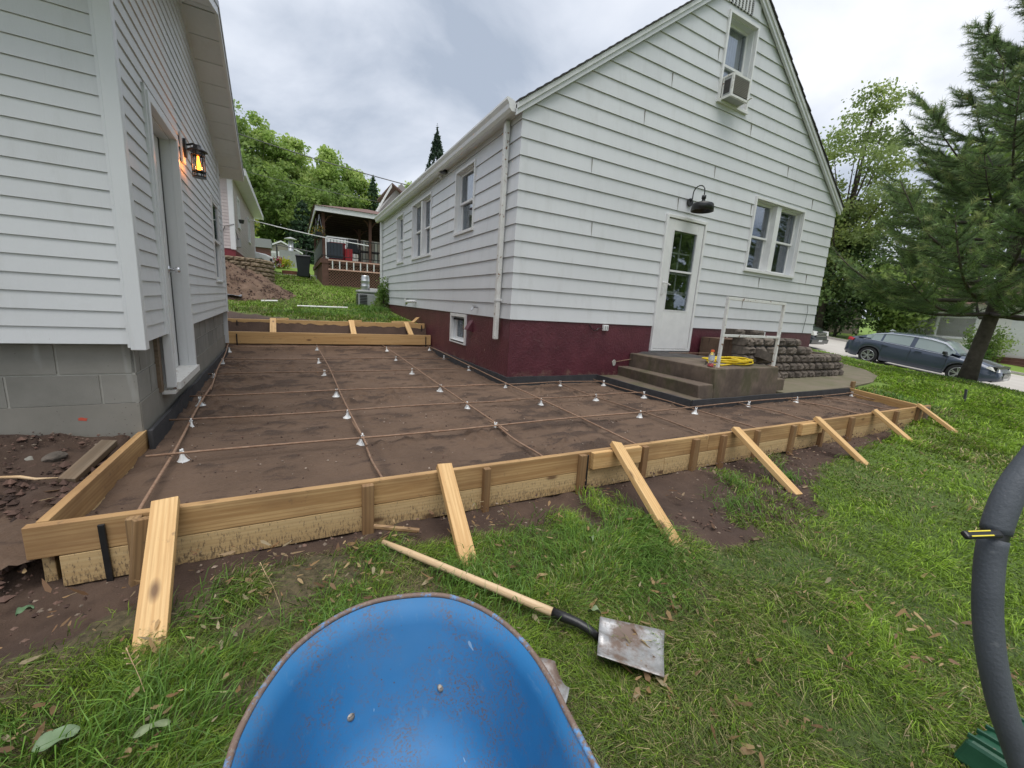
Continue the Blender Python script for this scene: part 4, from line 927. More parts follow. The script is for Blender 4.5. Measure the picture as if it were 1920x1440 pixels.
# garage door opening
u0, u1, z0, z1 = GD
mb = MB(); tw = .055
GR.box(mb, u0, u0+tw, -.02, .034, z0+.08, z1); GR.box(mb, u0+tw, u1-tw, -.02, .034, z1-tw, z1); GR.box(mb, u1-tw, u1, -.02, .034, z0+.04, z1)
GR.box(mb, u0-.028, u0, .0, .024, -.37, z1+.03); GR.box(mb, u1, u1+.022, .0, .024, -.37, z1+.02); GR.box(mb, u0-.028, u1+.022, 0, .022, z1+.001, z1+.03)
gd = build('side_door', mb, M['trim'], garage, bevel=.003); ORG[gd.name] = ORG[garage.name]
mb = MB(); GR.box(mb, u0+tw-.01, u0+tw+.006, -.13, -.02, z0+.1, z1-tw); GR.box(mb, u1-tw-.004, u1-tw+.012, -.13, -.02, z0+.1, z1-tw); GR.box(mb, u0+tw, u1-tw, -.13, -.02, z1-tw-.012, z1-tw)
build('jamb', mb, M['trim'], gd)
a, b, c, d = u0+tw+.012, u1-tw-.036, z0+.115, z1-tw-.022
mb = MB(); GR.box(mb, a, b, -.13, -.092, c, d); lf = build('door_leaf', mb, M['white'], gd)
for (pa, pb) in ((a+.12, (a+b)/2-.05), ((a+b)/2+.05, b-.12)):
    for (za_, zb_) in ((c+.12, c+.62), (c+.76, c+1.28), (c+1.40, c+1.75)):
        mb = MB(); GR.ring(mb, pa, pb, za_, zb_, .012, -.0925, -.086); GR.box(mb, pa+.035, pb-.035, -.0925, -.087, za_+.035, zb_-.035); build('door_panel', mb, M['white'], gd, bevel=.002)
mb = MB(); GR.box(mb, b+.001, b+.030, -.125, -.088, c, d+.01); GR.box(mb, a, b, -.125, -.10, d+.002, d+.010); build('weather_strip', mb, M['black'], gd)
mb = MB(); q0 = Vector(GR(b-.06, -.092, .13)); nn = Vector((gx2[0], gx2[1], 0))
mb.tube([q0, q0+nn*.012], .030, 14); mb.tube([q0+nn*.012, q0+nn*.045, q0+nn*.05, q0+nn*.075, q0+nn*.085], [.012, .012, .024, .026, .018], 14); build('door_knob', mb, M['chrome'], gd, smooth=True)
mb = MB(); GR.box(mb, u0+tw, u1-.01, -.13, .055, z0+.055, z0+.11); GR.box(mb, u0-.01, u1, -.05, .03, z0+.03, z0+.055); build('sill', mb, M['white_worn'], gd)
mb = MB(); GR.box(mb, u0-.075, u0-.01, -.062, -.035, -.80, -.37); build('rotten_framing', mb, M['earth'] if False else M['wood_grey'], gd)
window(GR, GW, back='dark', rec=.012, parent=garage, proud=.020, cw=.028, sill=False)
# concrete block base
Fb = Fr((gc[0]-.07*gx2[0]+.0, gc[1]-.07*gx2[1]+.07), gy2, gx2)
CORN = Vector((-.90, 3.375, 0))
BR = Fr((CORN.x, CORN.y), gy2, gx2); BF = Fr((CORN.x, CORN.y), (-gx2[0], -gx2[1]), (-gy2[0], -gy2[1]))
mb = MB(); cut(BR, mb, 0, 4.95, -1.2, -.30, [(GD[0]-.0, GD[1], -.80, 0)], -.006); BF.box(mb, 0.02, 5.5, -.03, -.006, -1.2, -.30)
build('mortar', mb, M['mortar'], garage)
def blocks(F, courses, length, ops, first):
    for ci, (za_, zb_) in enumerate(courses):
        off = first[ci % 2]; u = off-.4
        while u < length:
            a, b = max(u, 0), min(u+.4-.012, length); u += .4
            if b-a < .05: continue
            segs = [(a, b)]
            for o in ops:
                if o[2] < zb_ and o[3] > za_:
                    ns = []
                    for p, q in segs:
                        if o[1] <= p or o[0] >= q: ns.append((p, q)); continue
                        if p < o[0]-.03: ns.append((p, o[0]))
                        if q > o[1]+.03: ns.append((o[1], q))
                    segs = ns
            for p, q in segs:
                mb = MB(); F.box(mb, p, q, -.02, random.uniform(-.001, .0015), za_, zb_-.012); build('concrete_block', mb, M['block'], garage)
cs_ = [(-.762, -.57), (-.57, -.38)]
blocks(BF, cs_, 5.4, [], (.18, .36)); blocks(BR, cs_, 4.9, [(GD[0]-.06, GD[1], -2, 0)], (.30, .10))
mb = MB(); BF.box(mb, 0, 5.4, -.02, .008, -1.25, -.766); cut(BR, mb, .0, 4.9, -1.25, -.766, [(GD[0], GD[1], -.80, 0)], .006); build('parged_footing', mb, M['parge'], garage)
mb = MB(); BF.box(mb, 0.02, .03, 0, .0, 0, 0)
# red marker paint on footing
mb = disc(BF, .27, -.855, .03, .0085, .0095, 12); mb = MB(); mb.extrude([(.27+.020*math.cos(i)*(1+.35*math.sin(i*3.3)), -.855+.012*math.sin(i)*(1+.4*math.sin(i*2.2))) for i in np.linspace(0, 6, 13)], lambda a, b, d: BF(a, d, b), .0085, .0095)
m_, t_, b_ = newmat('orange_marking_paint'); col(b_, (.55, .09, .05)); build('paint_mark', mb, m_, garage)
# lit wall lantern
LS, LZ = 1.86, 1.27
q = GR(LS, .02, LZ)
lan = thing('wall_lantern', 'lit black wall lantern with orange glowing bulb beside the garage door', 'lantern', q)
mb = MB(); mb.extrude([(LS+.055*math.cos(2*math.pi*i/20), LZ+.085*math.sin(2*math.pi*i/20)) for i in range(20)], lambda a, b, d: GR(a, d, b), .028, .050); build('wall_plate', mb, M['black'], lan)
mb = MB(); GR.box(mb, LS-.075, LS+.075, .012, .028, LZ-.14, LZ+.12); build('mounting_block', mb, M['trim'], lan, bevel=.004)
c_ = Vector(GR(LS, .132, 0))
mb = MB(); mb.tube([GR(LS, .05, LZ+.03), GR(LS, .10, LZ+.05), GR(LS, .132, LZ+.04)], .009, 8); build('arm', mb, M['black'], lan)
mb = MB(); mb.lathe([(.0, LZ+.05), (.03, LZ+.045), (.035, LZ+.02), (.078, LZ-.005), (.080, LZ-.012), (.03, LZ-.004), (0, LZ-.004)], (c_.x, c_.y, 0), 24); build('cap', mb, M['black'], lan, smooth=True)
mb = MB()
for i in range(6):
    a = 2*math.pi*i/6+.3; mb.tube([(c_.x+.051*math.cos(a), c_.y+.051*math.sin(a), LZ-.01), (c_.x+.051*math.cos(a), c_.y+.051*math.sin(a), LZ-.235)], .0045, 5)
for zz in (LZ-.045, LZ-.19): mb.lathe([(.048, zz-.004), (.055, zz-.004), (.055, zz+.004), (.048, zz+.004), (.048, zz-.004)], (c_.x, c_.y, 0), 20)
mb.lathe([(.0, LZ-.245), (.056, LZ-.245), (.056, LZ-.232), (0, LZ-.232)], (c_.x, c_.y, 0), 20); build('cage', mb, M['black'], lan)
mb = MB(); mb.lathe([(.045, LZ-.23), (.045, LZ-.01)], (c_.x, c_.y, 0), 24); mb.f = mb.f[:-2]; build('glass_chimney', mb, M['glass'], lan, smooth=True)
m_, t_, b_ = newmat('glowing_filament_bulb'); n_ = N(t_); b_.inputs['Emission Color'].default_value = (1, .25, .02, 1); b_.inputs['Emission Strength'].default_value = 4; col(b_, (1, .5, .1))
mb = MB(); mb.lathe([(.0, LZ-.19), (.013, LZ-.18), (.019, LZ-.15), (.017, LZ-.12), (.009, LZ-.08), (.008, LZ-.05)], (c_.x, c_.y, 0), 14); build('bulb', mb, m_, lan, smooth=True)
pl = bpy.data.lights.new('bulb_light', 'POINT'); pl.energy = 4.0; pl.color = (1, .32, .08); pl.shadow_soft_size = .03
po = bpy.data.objects.new('bulb_light', pl); link(po, lan); po.location = Vector((c_.x, c_.y, LZ-.14))-Vector(q)
# ================================================================== CONCRETE STEPS, RAILING, RETAINING WALL
st = thing('concrete_steps', 'mossy concrete steps and landing below the storm door', 'steps', (5.3, 4, -.98))
mb = MB(); mb.hull8([(4.68, 3.2, -1.1), (6.08, 3.2, -1.1), (6.1, 4.848, -1.1), (4.78, 4.848, -1.1), (4.65, 3.22, -.61), (6.05, 3.22, -.61), (6.1, 4.848, -.62), (4.78, 4.848, -.62)]); build('landing', mb, M['step'], st, bevel=.012)
mb = MB(); mb.hull8([(4.40, 3.2, -1.1), (4.68, 3.2, -1.1), (4.78, 4.846, -1.1), (4.58, 4.846, -1.1), (4.37, 3.22, -.81), (4.66, 3.22, -.81), (4.76, 4.846, -.83), (4.55, 4.846, -.83)]); build('tread', mb, M['step'], st, bevel=.012)
mb = MB(); mb.hull8([(6.08, 3.25, -1.1), (6.33, 3.25, -1.1), (6.33, 3.9, -1.1), (6.08, 3.9, -1.1), (6.07, 3.25, -.79), (6.32, 3.25, -.79), (6.32, 3.9, -.79), (6.07, 3.9, -.79)]); build('side_block', mb, M['step'], st, bevel=.012)
mb = MB(); mb.hull8([(4.16, 3.13, -1.1), (4.40, 3.2, -1.1), (4.58, 4.84, -1.1), (4.16, 4.84, -1.1), (4.16, 3.13, -.972), (4.40, 3.13, -.972), (4.58, 4.84, -.972), (4.16, 4.84, -.972)]); build('bottom_tread', mb, M['step'], st)
# debris heap on the landing below the door
g = np.random.default_rng(5)
dbx, dby = np.meshgrid(np.linspace(4.9, 6.05, 60), np.linspace(4.1, 4.85, 40), indexing='ij'); e_ = np.clip((dby-4.25+.25*(dbx-5.2))/.3, 0, 1)*np.clip((6.0-dbx)/.2, 0, 1)*np.clip((dbx-4.92)/.15, 0, 1)
dbz = -.625+e_*.03*(.5+fbm(dbx, dby, 9, 4, 700)); o = mkobj('dirt_on_landing', gridmesh('dirt_on_landing', dbx, dby, dbz), M['shingle_dark'], kind='stuff', label='dark grit swept against the wall on the landing')
rl = thing('metal_railing', 'worn white metal handrail frame standing on the concrete landing', 'railing', (5.4, 3.3, -.61))
for n_, (a, b, r_) in {'post': ((4.80, 3.3, -.615), (4.80, 3.3, .262), .019)}.items(): pass
def sq(name, a, b, w): return plank(name, a, b, w, w, M['white_worn'], rl, (0, 1, 0.01), .003)
sq('post', (4.80, 3.3, -.615), (4.80, 3.3, .25), .036); sq('post', (6.04, 3.3, -.615), (6.04, 3.3, .25), .036)
sq('top_rail', (4.78, 3.3, .268), (6.06, 3.3, .268), .036); sq('mid_rail', (4.818, 3.3, -.195), (6.022, 3.3, -.195), .032)
for x_ in (4.80, 6.04): mb = MB(); mb.box((x_-.045, 3.25, -.615), (x_+.045, 3.35, -.605)); build('foot_plate', mb, M['rebar'], rl)
# split-face block mesh
def rock_block_mesh(seed, L=.30, Hh=.125, D=.22):
    g = np.random.default_rng(seed); n = 7; m = 4
    vs = []
    for j in range(m+1):
        for i in range(n+1):
            u = i/n; w = j/m; ed = min(u, 1-u, w*.6, (1-w)*.6)
            y = -(.038 + g.uniform(-.018, .018)) if 0 < i < n and 0 < j < m else g.uniform(-.004, .006)+.03*(i in (0, n))
            vs.append(((u-.5)*L, y, w*Hh))
    fs = [(j*(n+1)+i, j*(n+1)+i+1, (j+1)*(n+1)+i+1, (j+1)*(n+1)+i) for j in range(m) for i in range(n)]
    k = len(vs); vs += [(-.5*L*.92, D, 0), (.5*L*.92, D, 0), (.5*L*.92, D, Hh), (-.5*L*.92, D, Hh)]
    c0, c1, c2, c3 = 0, n, (m+1)*(n+1)-1, m*(n+1)
    bot = list(range(n, -1, -1)); top = [m*(n+1)+i for i in range(n+1)]
    fs += [tuple(bot+[k, k+1]), tuple(top+[k+2, k+3]), tuple([j*(n+1) for j in range(m, -1, -1)]+[k, k+3])[::-1], tuple([j*(n+1)+n for j in range(m+1)]+[k+2, k+1])[::-1], (k, k+3, k+2, k+1)]
    me = mesh_of('retaining_block', vs, fs); me.materials.append(M['rock_block']); return me
RB = [rock_block_mesh(i) for i in range(5)]
rw = thing('retaining_wall', 'stepped retaining wall of dark split-face blocks beside the landing', 'retaining wall', (8, 3.92, -.95))
def rblock(parent, x, y, z, rz, sx=1, sz=1, tilt=0, mesh=None):
    o = bpy.data.objects.new('retaining_block', mesh or random.choice(RB)); link(o, parent); og = ORG[parent.name]
    o.location = Vector((x, y, z))-og; o.rotation_euler = (tilt, 0, rz); o.scale = (sx, 1, sz); return o
rows = [(6.36, 9.72, .18), (6.36, 9.62, .02), (6.36, 9.5, .12), (6.36, 8.38, .0), (6.36, 7.98, .1)]
for k, (a, b, off) in enumerate(rows):
    x_ = a-off
    while x_ < b-.1:
        w = .215 if k < 3 else .30
        w *= random.uniform(.92, 1.1)
        x2 = min(x_+w, b)
        if x2-max(x_, a) > .08: rblock(rw, (max(x_, a)+x2)/2, 3.93+.0*k+random.uniform(-.008, .008)+.012*k, -.955+.142*k, random.uniform(-.02, .02), (x2-max(x_, a)-.020)/.30, 1.06)
        x_ = x2
for k in range(3):      # end return
    for j in range(3): rblock(rw, 9.72-.04*k, 4.16+.28*j, -.955+.142*k, math.pi/2, .9, 1.1)
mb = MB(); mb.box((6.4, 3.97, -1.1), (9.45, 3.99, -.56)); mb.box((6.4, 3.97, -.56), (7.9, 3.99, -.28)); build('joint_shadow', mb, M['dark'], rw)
mb = MB(); mb.box((6.4, 4.15, -1.1), (9.4, 4.8, -.56)); mb.box((6.4, 4.15, -.56), (7.9, 4.8, -.32)); build('backfill', mb, M['soil'], rw)
rp = thing('loose_blocks', 'loose stack of spare retaining blocks between railing and wall', 'blocks', (6.45, 3.95, -.2))
for (x_, y_, z_, a, t_) in ((6.40, 4.1, -.26, .2, 0), (6.72, 4.0, -.26, -.15, 0), (6.55, 4.0, -.40, .3, .15), (6.80, 3.86, -.62, 1.2, .3)): rblock(rp, x_, y_, z_, a, .95, 1, t_)
# ================================================================== EXPANSION STRIP
def strip(name, P0, P1, z0, z1, lab, t=.022):
    P0 = Vector((*P0, 0)); P1 = Vector((*P1, 0)); d = (P1-P0).normalized(); nrm = Vector((d.y, -d.x, 0))*t
    L = (P1-P0).length; n = max(2, int(L/.35)); mb = MB(); vs = []
    for i in range(n+1):
        p = P0.lerp(P1, i/n); w = .004*math.sin(i*1.7+P0.x)*(0 < i < n); q = nrm*(1); zz = z1+.003*math.sin(i*2.3)
        a = p+nrm.normalized()*w
        vs += [(a.x, a.y, z0), (a.x+q.x, a.y+q.y, z0), (a.x+q.x, a.y+q.y, zz), (a.x, a.y, zz)]
    fs = [(4*i+j, 4*i+(j+1) % 4, 4*i+4+(j+1) % 4, 4*i+4+j) for i in range(n) for j in range(4)] + [(3, 2, 1, 0), (4*n, 4*n+1, 4*n+2, 4*n+3)]
    mb.add(vs, fs); o = build(name, mb, M['strip'], None); fix_normals(o); tag(o, lab, 'edging strip', 'black fibre strips along the walls'); return o
strip('edging_strip', (-.872, 3.36), (-1.0, 8.36), -1.11, -.958, 'black fibre edging strip along the foot of the garage wall')
strip('edging_strip', (HX-.004, 8.36), (HX-.004, 4.82), -1.11, -.958, 'black fibre edging strip along the side wall of the house')
strip('edging_strip', (HX-.004, 4.845), (4.14, 4.845), -1.11, -.958, 'short black fibre strip along the maroon front foundation')
strip('edging_strip', (4.135, 4.84), (4.135, 3.11), -1.11, -.958, 'black fibre strip along the side of the bottom step')
strip('edging_strip', (4.135, 3.105), (7.95, 3.105), -1.11, -.958, 'long black fibre strip in front of the landing and patio path')
# ================================================================== FORMWORK
ff = thing('front_form', 'long two-board wooden form with stakes and braces along the front of the dirt bed', 'formwork', (3.2, 2.1, -1.2))
def fy(x): return 2.139-.0125*(x+.96)   # centre line of the boards
def bd(name, x0, x1, z, m, y=0, w=.138, parent=ff): return plank(name, (x0, fy(x0)+y, z), (x1, fy(x1)+y, z), w, .038, m, parent, (0, -1, 0), .003)
bd('board', -.955, 3.05, -1.030, M['wood_top']); bd('board', 3.054, 7.6, -1.030, M['wood_top'])
bd('board', -.865, 2.55, -1.171, M['wood_low']); bd('board', 2.554, 7.55, -1.171, M['wood_low'])
def stake(x, w, m, parent=ff, zt=-.968, y=0, h=.30, tw=0):
    y = fy(x)-.0385
    return plank('stake', (x, y, zt-h), (x+tw, y, zt), w, .036, m, parent, (0, -1, 0), .003)
for x_, w_, m_ in ((-.62, .05, 'wood_stake'), (.315, .058, 'wood_stake'), (1.0, .042, 'wood_stake'), (1.72, .052, 'wood_stake'), (2.30, .05, 'wood_stake'), (2.87, .06, 'wood_stake'), (3.22, .05, 'wood_stake'), (4.28, .05, 'wood_stake'), (4.82, .05, 'wood_stake'), (5.42, .07, 'wood_stake'), (6.52, .06, 'wood_stake'), (7.18, .08, 'wood_stake'), (7.42, .06, 'wood_grey'), (3.70, .04, 'wood_stake')):
    stake(x_, w_, M[m_])
plank('stake', (-.60, 2.05, -1.25), (-.575, 2.085, -.972), .09, .036, M['wood_stake'], ff, (.5, -1, 0), .003)
bd('splice_block', 1.80, 2.25, -1.022, M['wood_fresh'], y=-.0385, w=.12); bd('splice_block', 4.40, 4.78, -1.022, M['wood_fresh'], y=-.0385, w=.115)
# steel pins
def pin(x, zt, zb, parent, y=0, w=.016):
    y = fy(x)-.028
    return plank('steel_stake', (x, y, zb), (x-.006, y, zt), w, .012, M['black'], parent, (0, -1, 0), .002)
pin(-.72, -.985, -1.27, ff, w=.022); pin(1.775, -.98, -1.26, ff); pin(2.22, -1.1, -1.26, ff)
def brace(top, foot, w, m):
    top = (top[0], fy(top[0])-.018, top[2]); foot = (foot[0], foot[1]-.045, foot[2]-.025)
    return plank('brace', foot, top, w, .038, m, ff, ((top[0]-foot[0])*.1, -1, .8), .003)
brace((-.515, 2.065, -.922), (-.462, 1.545, -1.25), .092, M['wood_fresh']); brace((.735, 2.07, -.922), (.70, 1.59, -1.245), .085, M['wood_fresh'])
brace((2.02, 2.07, -.925), (1.82, 1.32, -1.25), .085, M['wood_fresh']); brace((3.38, 2.07, -.925), (3.31, 1.50, -1.24), .085, M['wood_fresh'])
brace((4.70, 2.07, -.925), (4.62, 1.56, -1.23), .085, M['wood_fresh']); brace((5.94, 2.07, -.925), (5.98, 1.64, -1.22), .085, M['wood_fresh'])
brace((7.16, 2.07, -.925), (7.05, 1.52, -1.22), .085, M['wood_fresh'])
mb = MB(); mb.tube([(.33, 2.0, -1.165), (.55, 1.93, -1.20)], .014, 7); o = build('wood_stick', mb, M['wood_stake']); tag(o, 'short wet stick lying at the foot of the front form stake', 'stick')
lf_ = thing('left_form', 'short wooden form board closing the bed between garage corner and front form', 'formwork', (-.9, 2.7, -1.1))
plank('board', (-.915, 2.165, -1.03), (-.905, 3.40, -1.03), .138, .038, M['wood_low'] if False else M['wood_top'], lf_, (1, 0, 0), .003)
plank('board', (-.915, 2.165, -1.17), (-.905, 3.36, -1.17), .138, .038, M['wood_low'], lf_, (1, 0, 0), .003)
rf_ = thing('right_form', 'pale form board closing the right end of the bed beside the lawn', 'formwork', (7.5, 2.6, -1.1))
plank('board', (8.0, 3.12, -1.03), (7.42, 2.08, -1.03), .138, .038, M['wood_fresh'], rf_, (1, -.5, 0), .003)
plank('stake', (8.10, 3.12, -1.2), (8.10, 3.12, -.86), .09, .04, M['wood_stake'], rf_, (0, -1, 0), .003)
bf = thing('rear_form', 'stepped pair of wooden form boards across the far end of the bed', 'formwork', (.8, 8.5, -.9))
plank('board', (-1.03, 8.37, -.826), (2.54, 8.37, -.812), .205, .038, M['wood_fresh'], bf, (0, -1, 0), .003)
plank('board', (-1.06, 8.82, -.64), (2.53, 8.82, -.605), .215, .038, M['wood_fresh'], bf, (0, -1, 0), .003)
plank('board', (-1.05, 8.85, -.742), (2.5, 8.85, -.73), .04, .05, M['wood_stake'], bf, (0, -1, 0), .003)
for x_ in (-.33, 1.02, 2.13): plank('spacer', (x_, 8.36, -.735 if x_ < 2 else -.72), (x_-.01+.02*(x_ > 1), 8.86, -.512+.018*(x_ > 0)), .10, .036, M['wood_fresh'], bf, (0, -.3, 1), .003)
for x_, y_, z0_, z1_ in ((-.87, 8.34, -1.0, -.76), (2.43, 8.34, -1.0, -.74), (-.90, 8.79, -.75, -.56), (2.46, 8.79, -.72, -.53)): plank('steel_stake', (x_, y_, z0_), (x_, y_, z1_), .018, .014, M['black'], bf, (0, -1, 0), .002)
mb = MB(); mb.box((-1.05, 8.39, -1.1), (2.55, 8.80, -.80)); build('soil_shelf', mb, M['soil'], None, kind='structure')
for (a, b) in (((1.86, 9.0, -.50), (2.3, 9.05, -.49)), ((2.3, 8.95, -.50), (2.62 - .12, 9.25, -.40)), ((1.0, 9.02, -.515), (1.25, 9.1, -.51)), ((-.3, 9.0, -.53), (-.1, 9.1, -.52))):
    o = plank('wood_offcut', a, b, .08, .036, M['wood_fresh'], None, (0, .2, 1), .003)
    lab = {1.86: 'flat pale wood offcut lying behind the right end of the rear form', 2.3: 'pale wood offcut leaning up at the maroon wall behind the rear form', 1.0: 'small pale wood offcut lying behind the middle of the rear form', -.3: 'small pale wood offcut on the dirt behind the left spacer of the rear form'}[a[0]]
    tag(o, lab, 'wood offcut', 'wood offcuts behind the rear form')
# ================================================================== REBAR MAT
RZ0 = -1.025
mat_ = thing('rebar_mat', 'rusty rebar grid tied together above the dirt bed', 'rebar', (2, 4, RZ0))
def rb(a, b, z0=RZ0, z1=None, r=.0075, n=14):
    z1 = z0 if z1 is None else z1; pts = []
    ph = a[0]*3+a[1]
    for i in range(n+1):
        t = i/n; w = .010*math.sin(t*7+ph)*math.sin(t*math.pi); w2 = .006*math.sin(t*9+ph*2)
        px, py = a[0]+(b[0]-a[0])*t, a[1]+(b[1]-a[1])*t
        pts.append((px+(w if abs(b[1]-a[1]) > abs(b[0]-a[0]) else 0), py+(w if abs(b[0]-a[0]) > abs(b[1]-a[1]) else 0), z0+(z1-z0)*t+w2))
    mb = MB(); mb.tube(pts, r, 7); return build('bar', mb, M['rebar'], mat_, smooth=True)
rowsY = [(3.0, -.80, 7.95, 3.02), (3.81, -.86, 4.1, 3.80), (4.66, -.93, 4.12, 4.62), (5.84, -.96, 2.52, 5.9), (7.05, -1.0, 2.52, 7.1), (8.15, -1.02, 2.52, 8.2)]
for y_, a, b, y2 in rowsY:
    zz = RZ0+.010+ max(0, (y_-7.7)/.7)**2*.15
    if b > 5: rb((a, y_), (3.2, y_+.005), zz); rb((2.7, y_+.02), (b, y2), zz)
    elif b > 4: rb((a, y_), (2.2, y_), zz); rb((1.9, y_+.018), (b, y2), zz)
    else: rb((a, y_), (b, y2), zz)
colsX = [(-.655, 2.18, -.99, 8.35), (.41, 2.2, .36, 8.35), (1.53, 2.2, 1.55, 8.35), (2.42, 2.15, 2.47, 8.3), (3.30, 2.15, 3.27, 4.72), (4.07, 2.15, 4.05, 4.8), (5.05, 2.15, 5.0, 3.08), (6.20, 2.15, 6.1, 3.08), (7.05, 2.15, 6.95, 3.08), (7.65, 2.4, 7.85, 3.08)]
for i, (x0, y0, x1, y1) in enumerate(colsX):
    zz = RZ0-.004
    if i == 0: rb((x0, y0), (-.80, 5.3), zz-.01, zz, r=.0085); rb((-.775, 5.0), (x1, y1), zz, zz+.11)
    elif i == 1: rb((x0+.02, y0), (.405, 3.5), zz-.015, zz); rb((.425, 2.85), (x1, y1), zz, zz+.11)
    elif i == 2: rb((x0, y0), (1.53, 3.2), zz-.015, zz); rb((1.545, 2.85), (x1, y1), zz, zz+.11)
    else: rb((x0, y0), (x1, y1), zz-.01, zz+(.1 if y1 > 8 else 0))
mb = MB()
for y_, a, b, y2 in rowsY:
    for (x0, y0, x1, y1) in colsX:
        if a < x0 < b and y1 > y_-.1:
            x_ = x0+(x1-x0)*(y_-y0)/(y1-y0); zz = RZ0+ max(0, (y_-7.7)/.7)**2*.15
            mb.tube([(x_-.012, y_-.012, zz-.004), (x_, y_, zz+.02), (x_+.012, y_+.012, zz-.002)], .0016, 4); mb.tube([(x_, y_, zz+.016), (x_+random.uniform(-.02, .02), y_+.01, zz+.045)], .0016, 4)
build('tie_wires', mb, M['black'], mat_, kind='stuff')
mb = MB(); mb.tube([(4.47, 4.845, -.765), (5.5, 4.70, -.60), (6.75, 4.35, -.555)], .0065, 7); o = build('loose_rebar', mb, M['rebar']); tag(o, 'single rusty bar set in the maroon wall and reaching across the landing', 'rebar')
mb = MB(); mb.extrude([(1.90+.035*math.cos(i)*(1+.2*math.sin(i*5)), -.775+.05*math.sin(i)) for i in np.linspace(0, 6, 11)], lambda a, b, d: FG(a, d, b), .002, .012); o = build('mortar_patch', mb, M['mortar']); tag(o, 'pale mortar patch round the bar where it enters the maroon wall', 'patch')
# rebar chairs
def chair_mesh():
    mb = MB(); n = 18
    mb.lathe([(.036, 0), (.034, .004), (.023, .012), (.014, .028), (.0095, .045), (.0085, .058), (.0105, .062), (.0105, .066), (0, .066)], (0, 0, 0), n)
    mb.box((-.0105, -.004, .064), (-.0045, .004, .080)); mb.box((.0045, -.004, .064), (.0105, .004, .080))
    for i in range(4):
        a = i*math.pi/2+.4; c, s_ = math.cos(a), math.sin(a)
        p = [(.008*c, .008*s_, .055), (.036*c, .036*s_, .003), (.036*c-.002*s_, .036*s_+.002*c, .001), (.008*c-.002*s_, .008*s_+.002*c, .055), (.012*c, .012*s_, .002)]
        mb.add([(.0085*c-.0015*s_, .0085*s_+.0015*c, .056), (.0085*c+.0015*s_, .0085*s_-.0015*c, .056), (.040*c+.0015*s_, .040*s_-.0015*c, .002), (.040*c-.0015*s_, .040*s_+.0015*c, .002)], [(0, 1, 2, 3)])
    me = mesh_of('rebar_chair', mb.v, mb.f, True); me.materials.append(M['chair_plastic']); return me
CM = chair_mesh()
CH = [[(-.64, 3.05), (.42, 3.05), (1.52, 3.04), (3.24, 3.03), (4.05, 2.97), (5.10, 3.0), (6.27, 3.02), (7.9, 3.03)], [(-.73, 3.79), (.40, 3.80), (1.57, 3.82), (2.45, 3.77), (3.29, 3.82), (4.08, 3.79)], [(-.79, 4.55), (.38, 4.66), (1.56, 4.70), (2.47, 4.70), (3.33, 4.66), (4.08, 4.60)],
      [(-.86, 5.84), (.34, 5.92), (1.53, 5.93), (2.50, 6.08)], [(-.92, 7.03), (.33, 7.03), (1.58, 7.25), (2.50, 7.35)], [(-.96, 8.08), (.36, 8.18), (1.60, 8.15), (2.47, 8.2)]]
ordn = ['first', 'second', 'third', 'fourth', 'fifth', 'sixth', 'seventh', 'eighth']
rown = ['the row nearest the front form', 'the second row from the front form', 'the row level with the maroon wall', 'the third row from the rear form', 'the second row from the rear form', 'the row right at the rear form']
for i, row in enumerate(CH):
    for j, (x_, y_) in enumerate(row):
        o = bpy.data.objects.new('rebar_chair', CM); link(o); o.location = (x_, y_, float(bedz(x_, y_))-.004 + (.0 if y_ > 7.5 else .0)); o.rotation_euler = (random.uniform(-.08, .08), random.uniform(-.08, .08), random.uniform(0, 3)); s_ = random.uniform(.95, 1.08); o.scale = (s_*1.15, s_*1.15, s_*1.05)
        tag(o, f'white rebar chair, {ordn[j]} from the garage in {rown[i]}', 'rebar chair', 'white plastic chairs holding up the rebar')
# ================================================================== FOREGROUND: wheelbarrow, shovel, bar
TO = [(-.16,.16),(-.155,.35),(-.14,.53),(-.119,.673),(-.106,.733),(-.073,.808),(-.015,.888),(.079,.945),(.183,.958),(.309,.922),(.383,.857),(.432,.766),(.453,.67),(.454,.58),(.445,.509),(.437,.43),(.425,.33),(.405,.20),(.37,.06),(.31,-.05),(.20,-.10),(.06,-.11),(-.06,-.07),(-.13,.03)]
def smooth_loop(P, n):
    P = np.array(P); m = len(P); out_ = []
    for i in range(n):
        t = i*m/n; k = int(t); f = t-k; p0, p1, p2, p3 = P[(k-1) % m], P[k % m], P[(k+1) % m], P[(k+2) % m]
        out_.append(.5*((2*p1)+(-p0+p2)*f+(2*p0-5*p1+4*p2-p3)*f*f+(-p0+3*p1-3*p2+p3)*f**3))
    return np.array(out_)
loop = smooth_loop(TO, 120); cen = np.array([.15, .38]); ZR = -.78
wbr = thing('wheelbarrow', 'blue metal wheelbarrow tray with rusty rim and two bolts, nose toward the form', 'wheelbarrow', (.15, .4, -1.25))
m, t, b = newmat('worn_blue_tray_paint'); n = N(t); b.inputs['Roughness'].default_value = .6; b.inputs['Specular IOR Level'].default_value = .3
c = n.ramp(n.noise(3, 4, .6), [(.3, (.020, .140, .33)), (.7, (.028, .175, .40))])
dz_ = n.sep()[2]
sm = n.ramp(n.noise(6.5, 4, .7, vec=n.mapv((1, 1, 1), loc=(4, 4, 0))), [(.42, 0.), (.60, 1.)])
spk = n.ramp(n.noise(170, 4, .8), [(.50, 0.), (.56, 1.)]); hi = n.ramp(n.math('ADD', dz_, 0.), [(.22, 0.15), (.40, 1.)])
c = n.mix(n.math('MULTIPLY', n.math('MULTIPLY', sm, spk), .9), c, (.13, .085, .065))
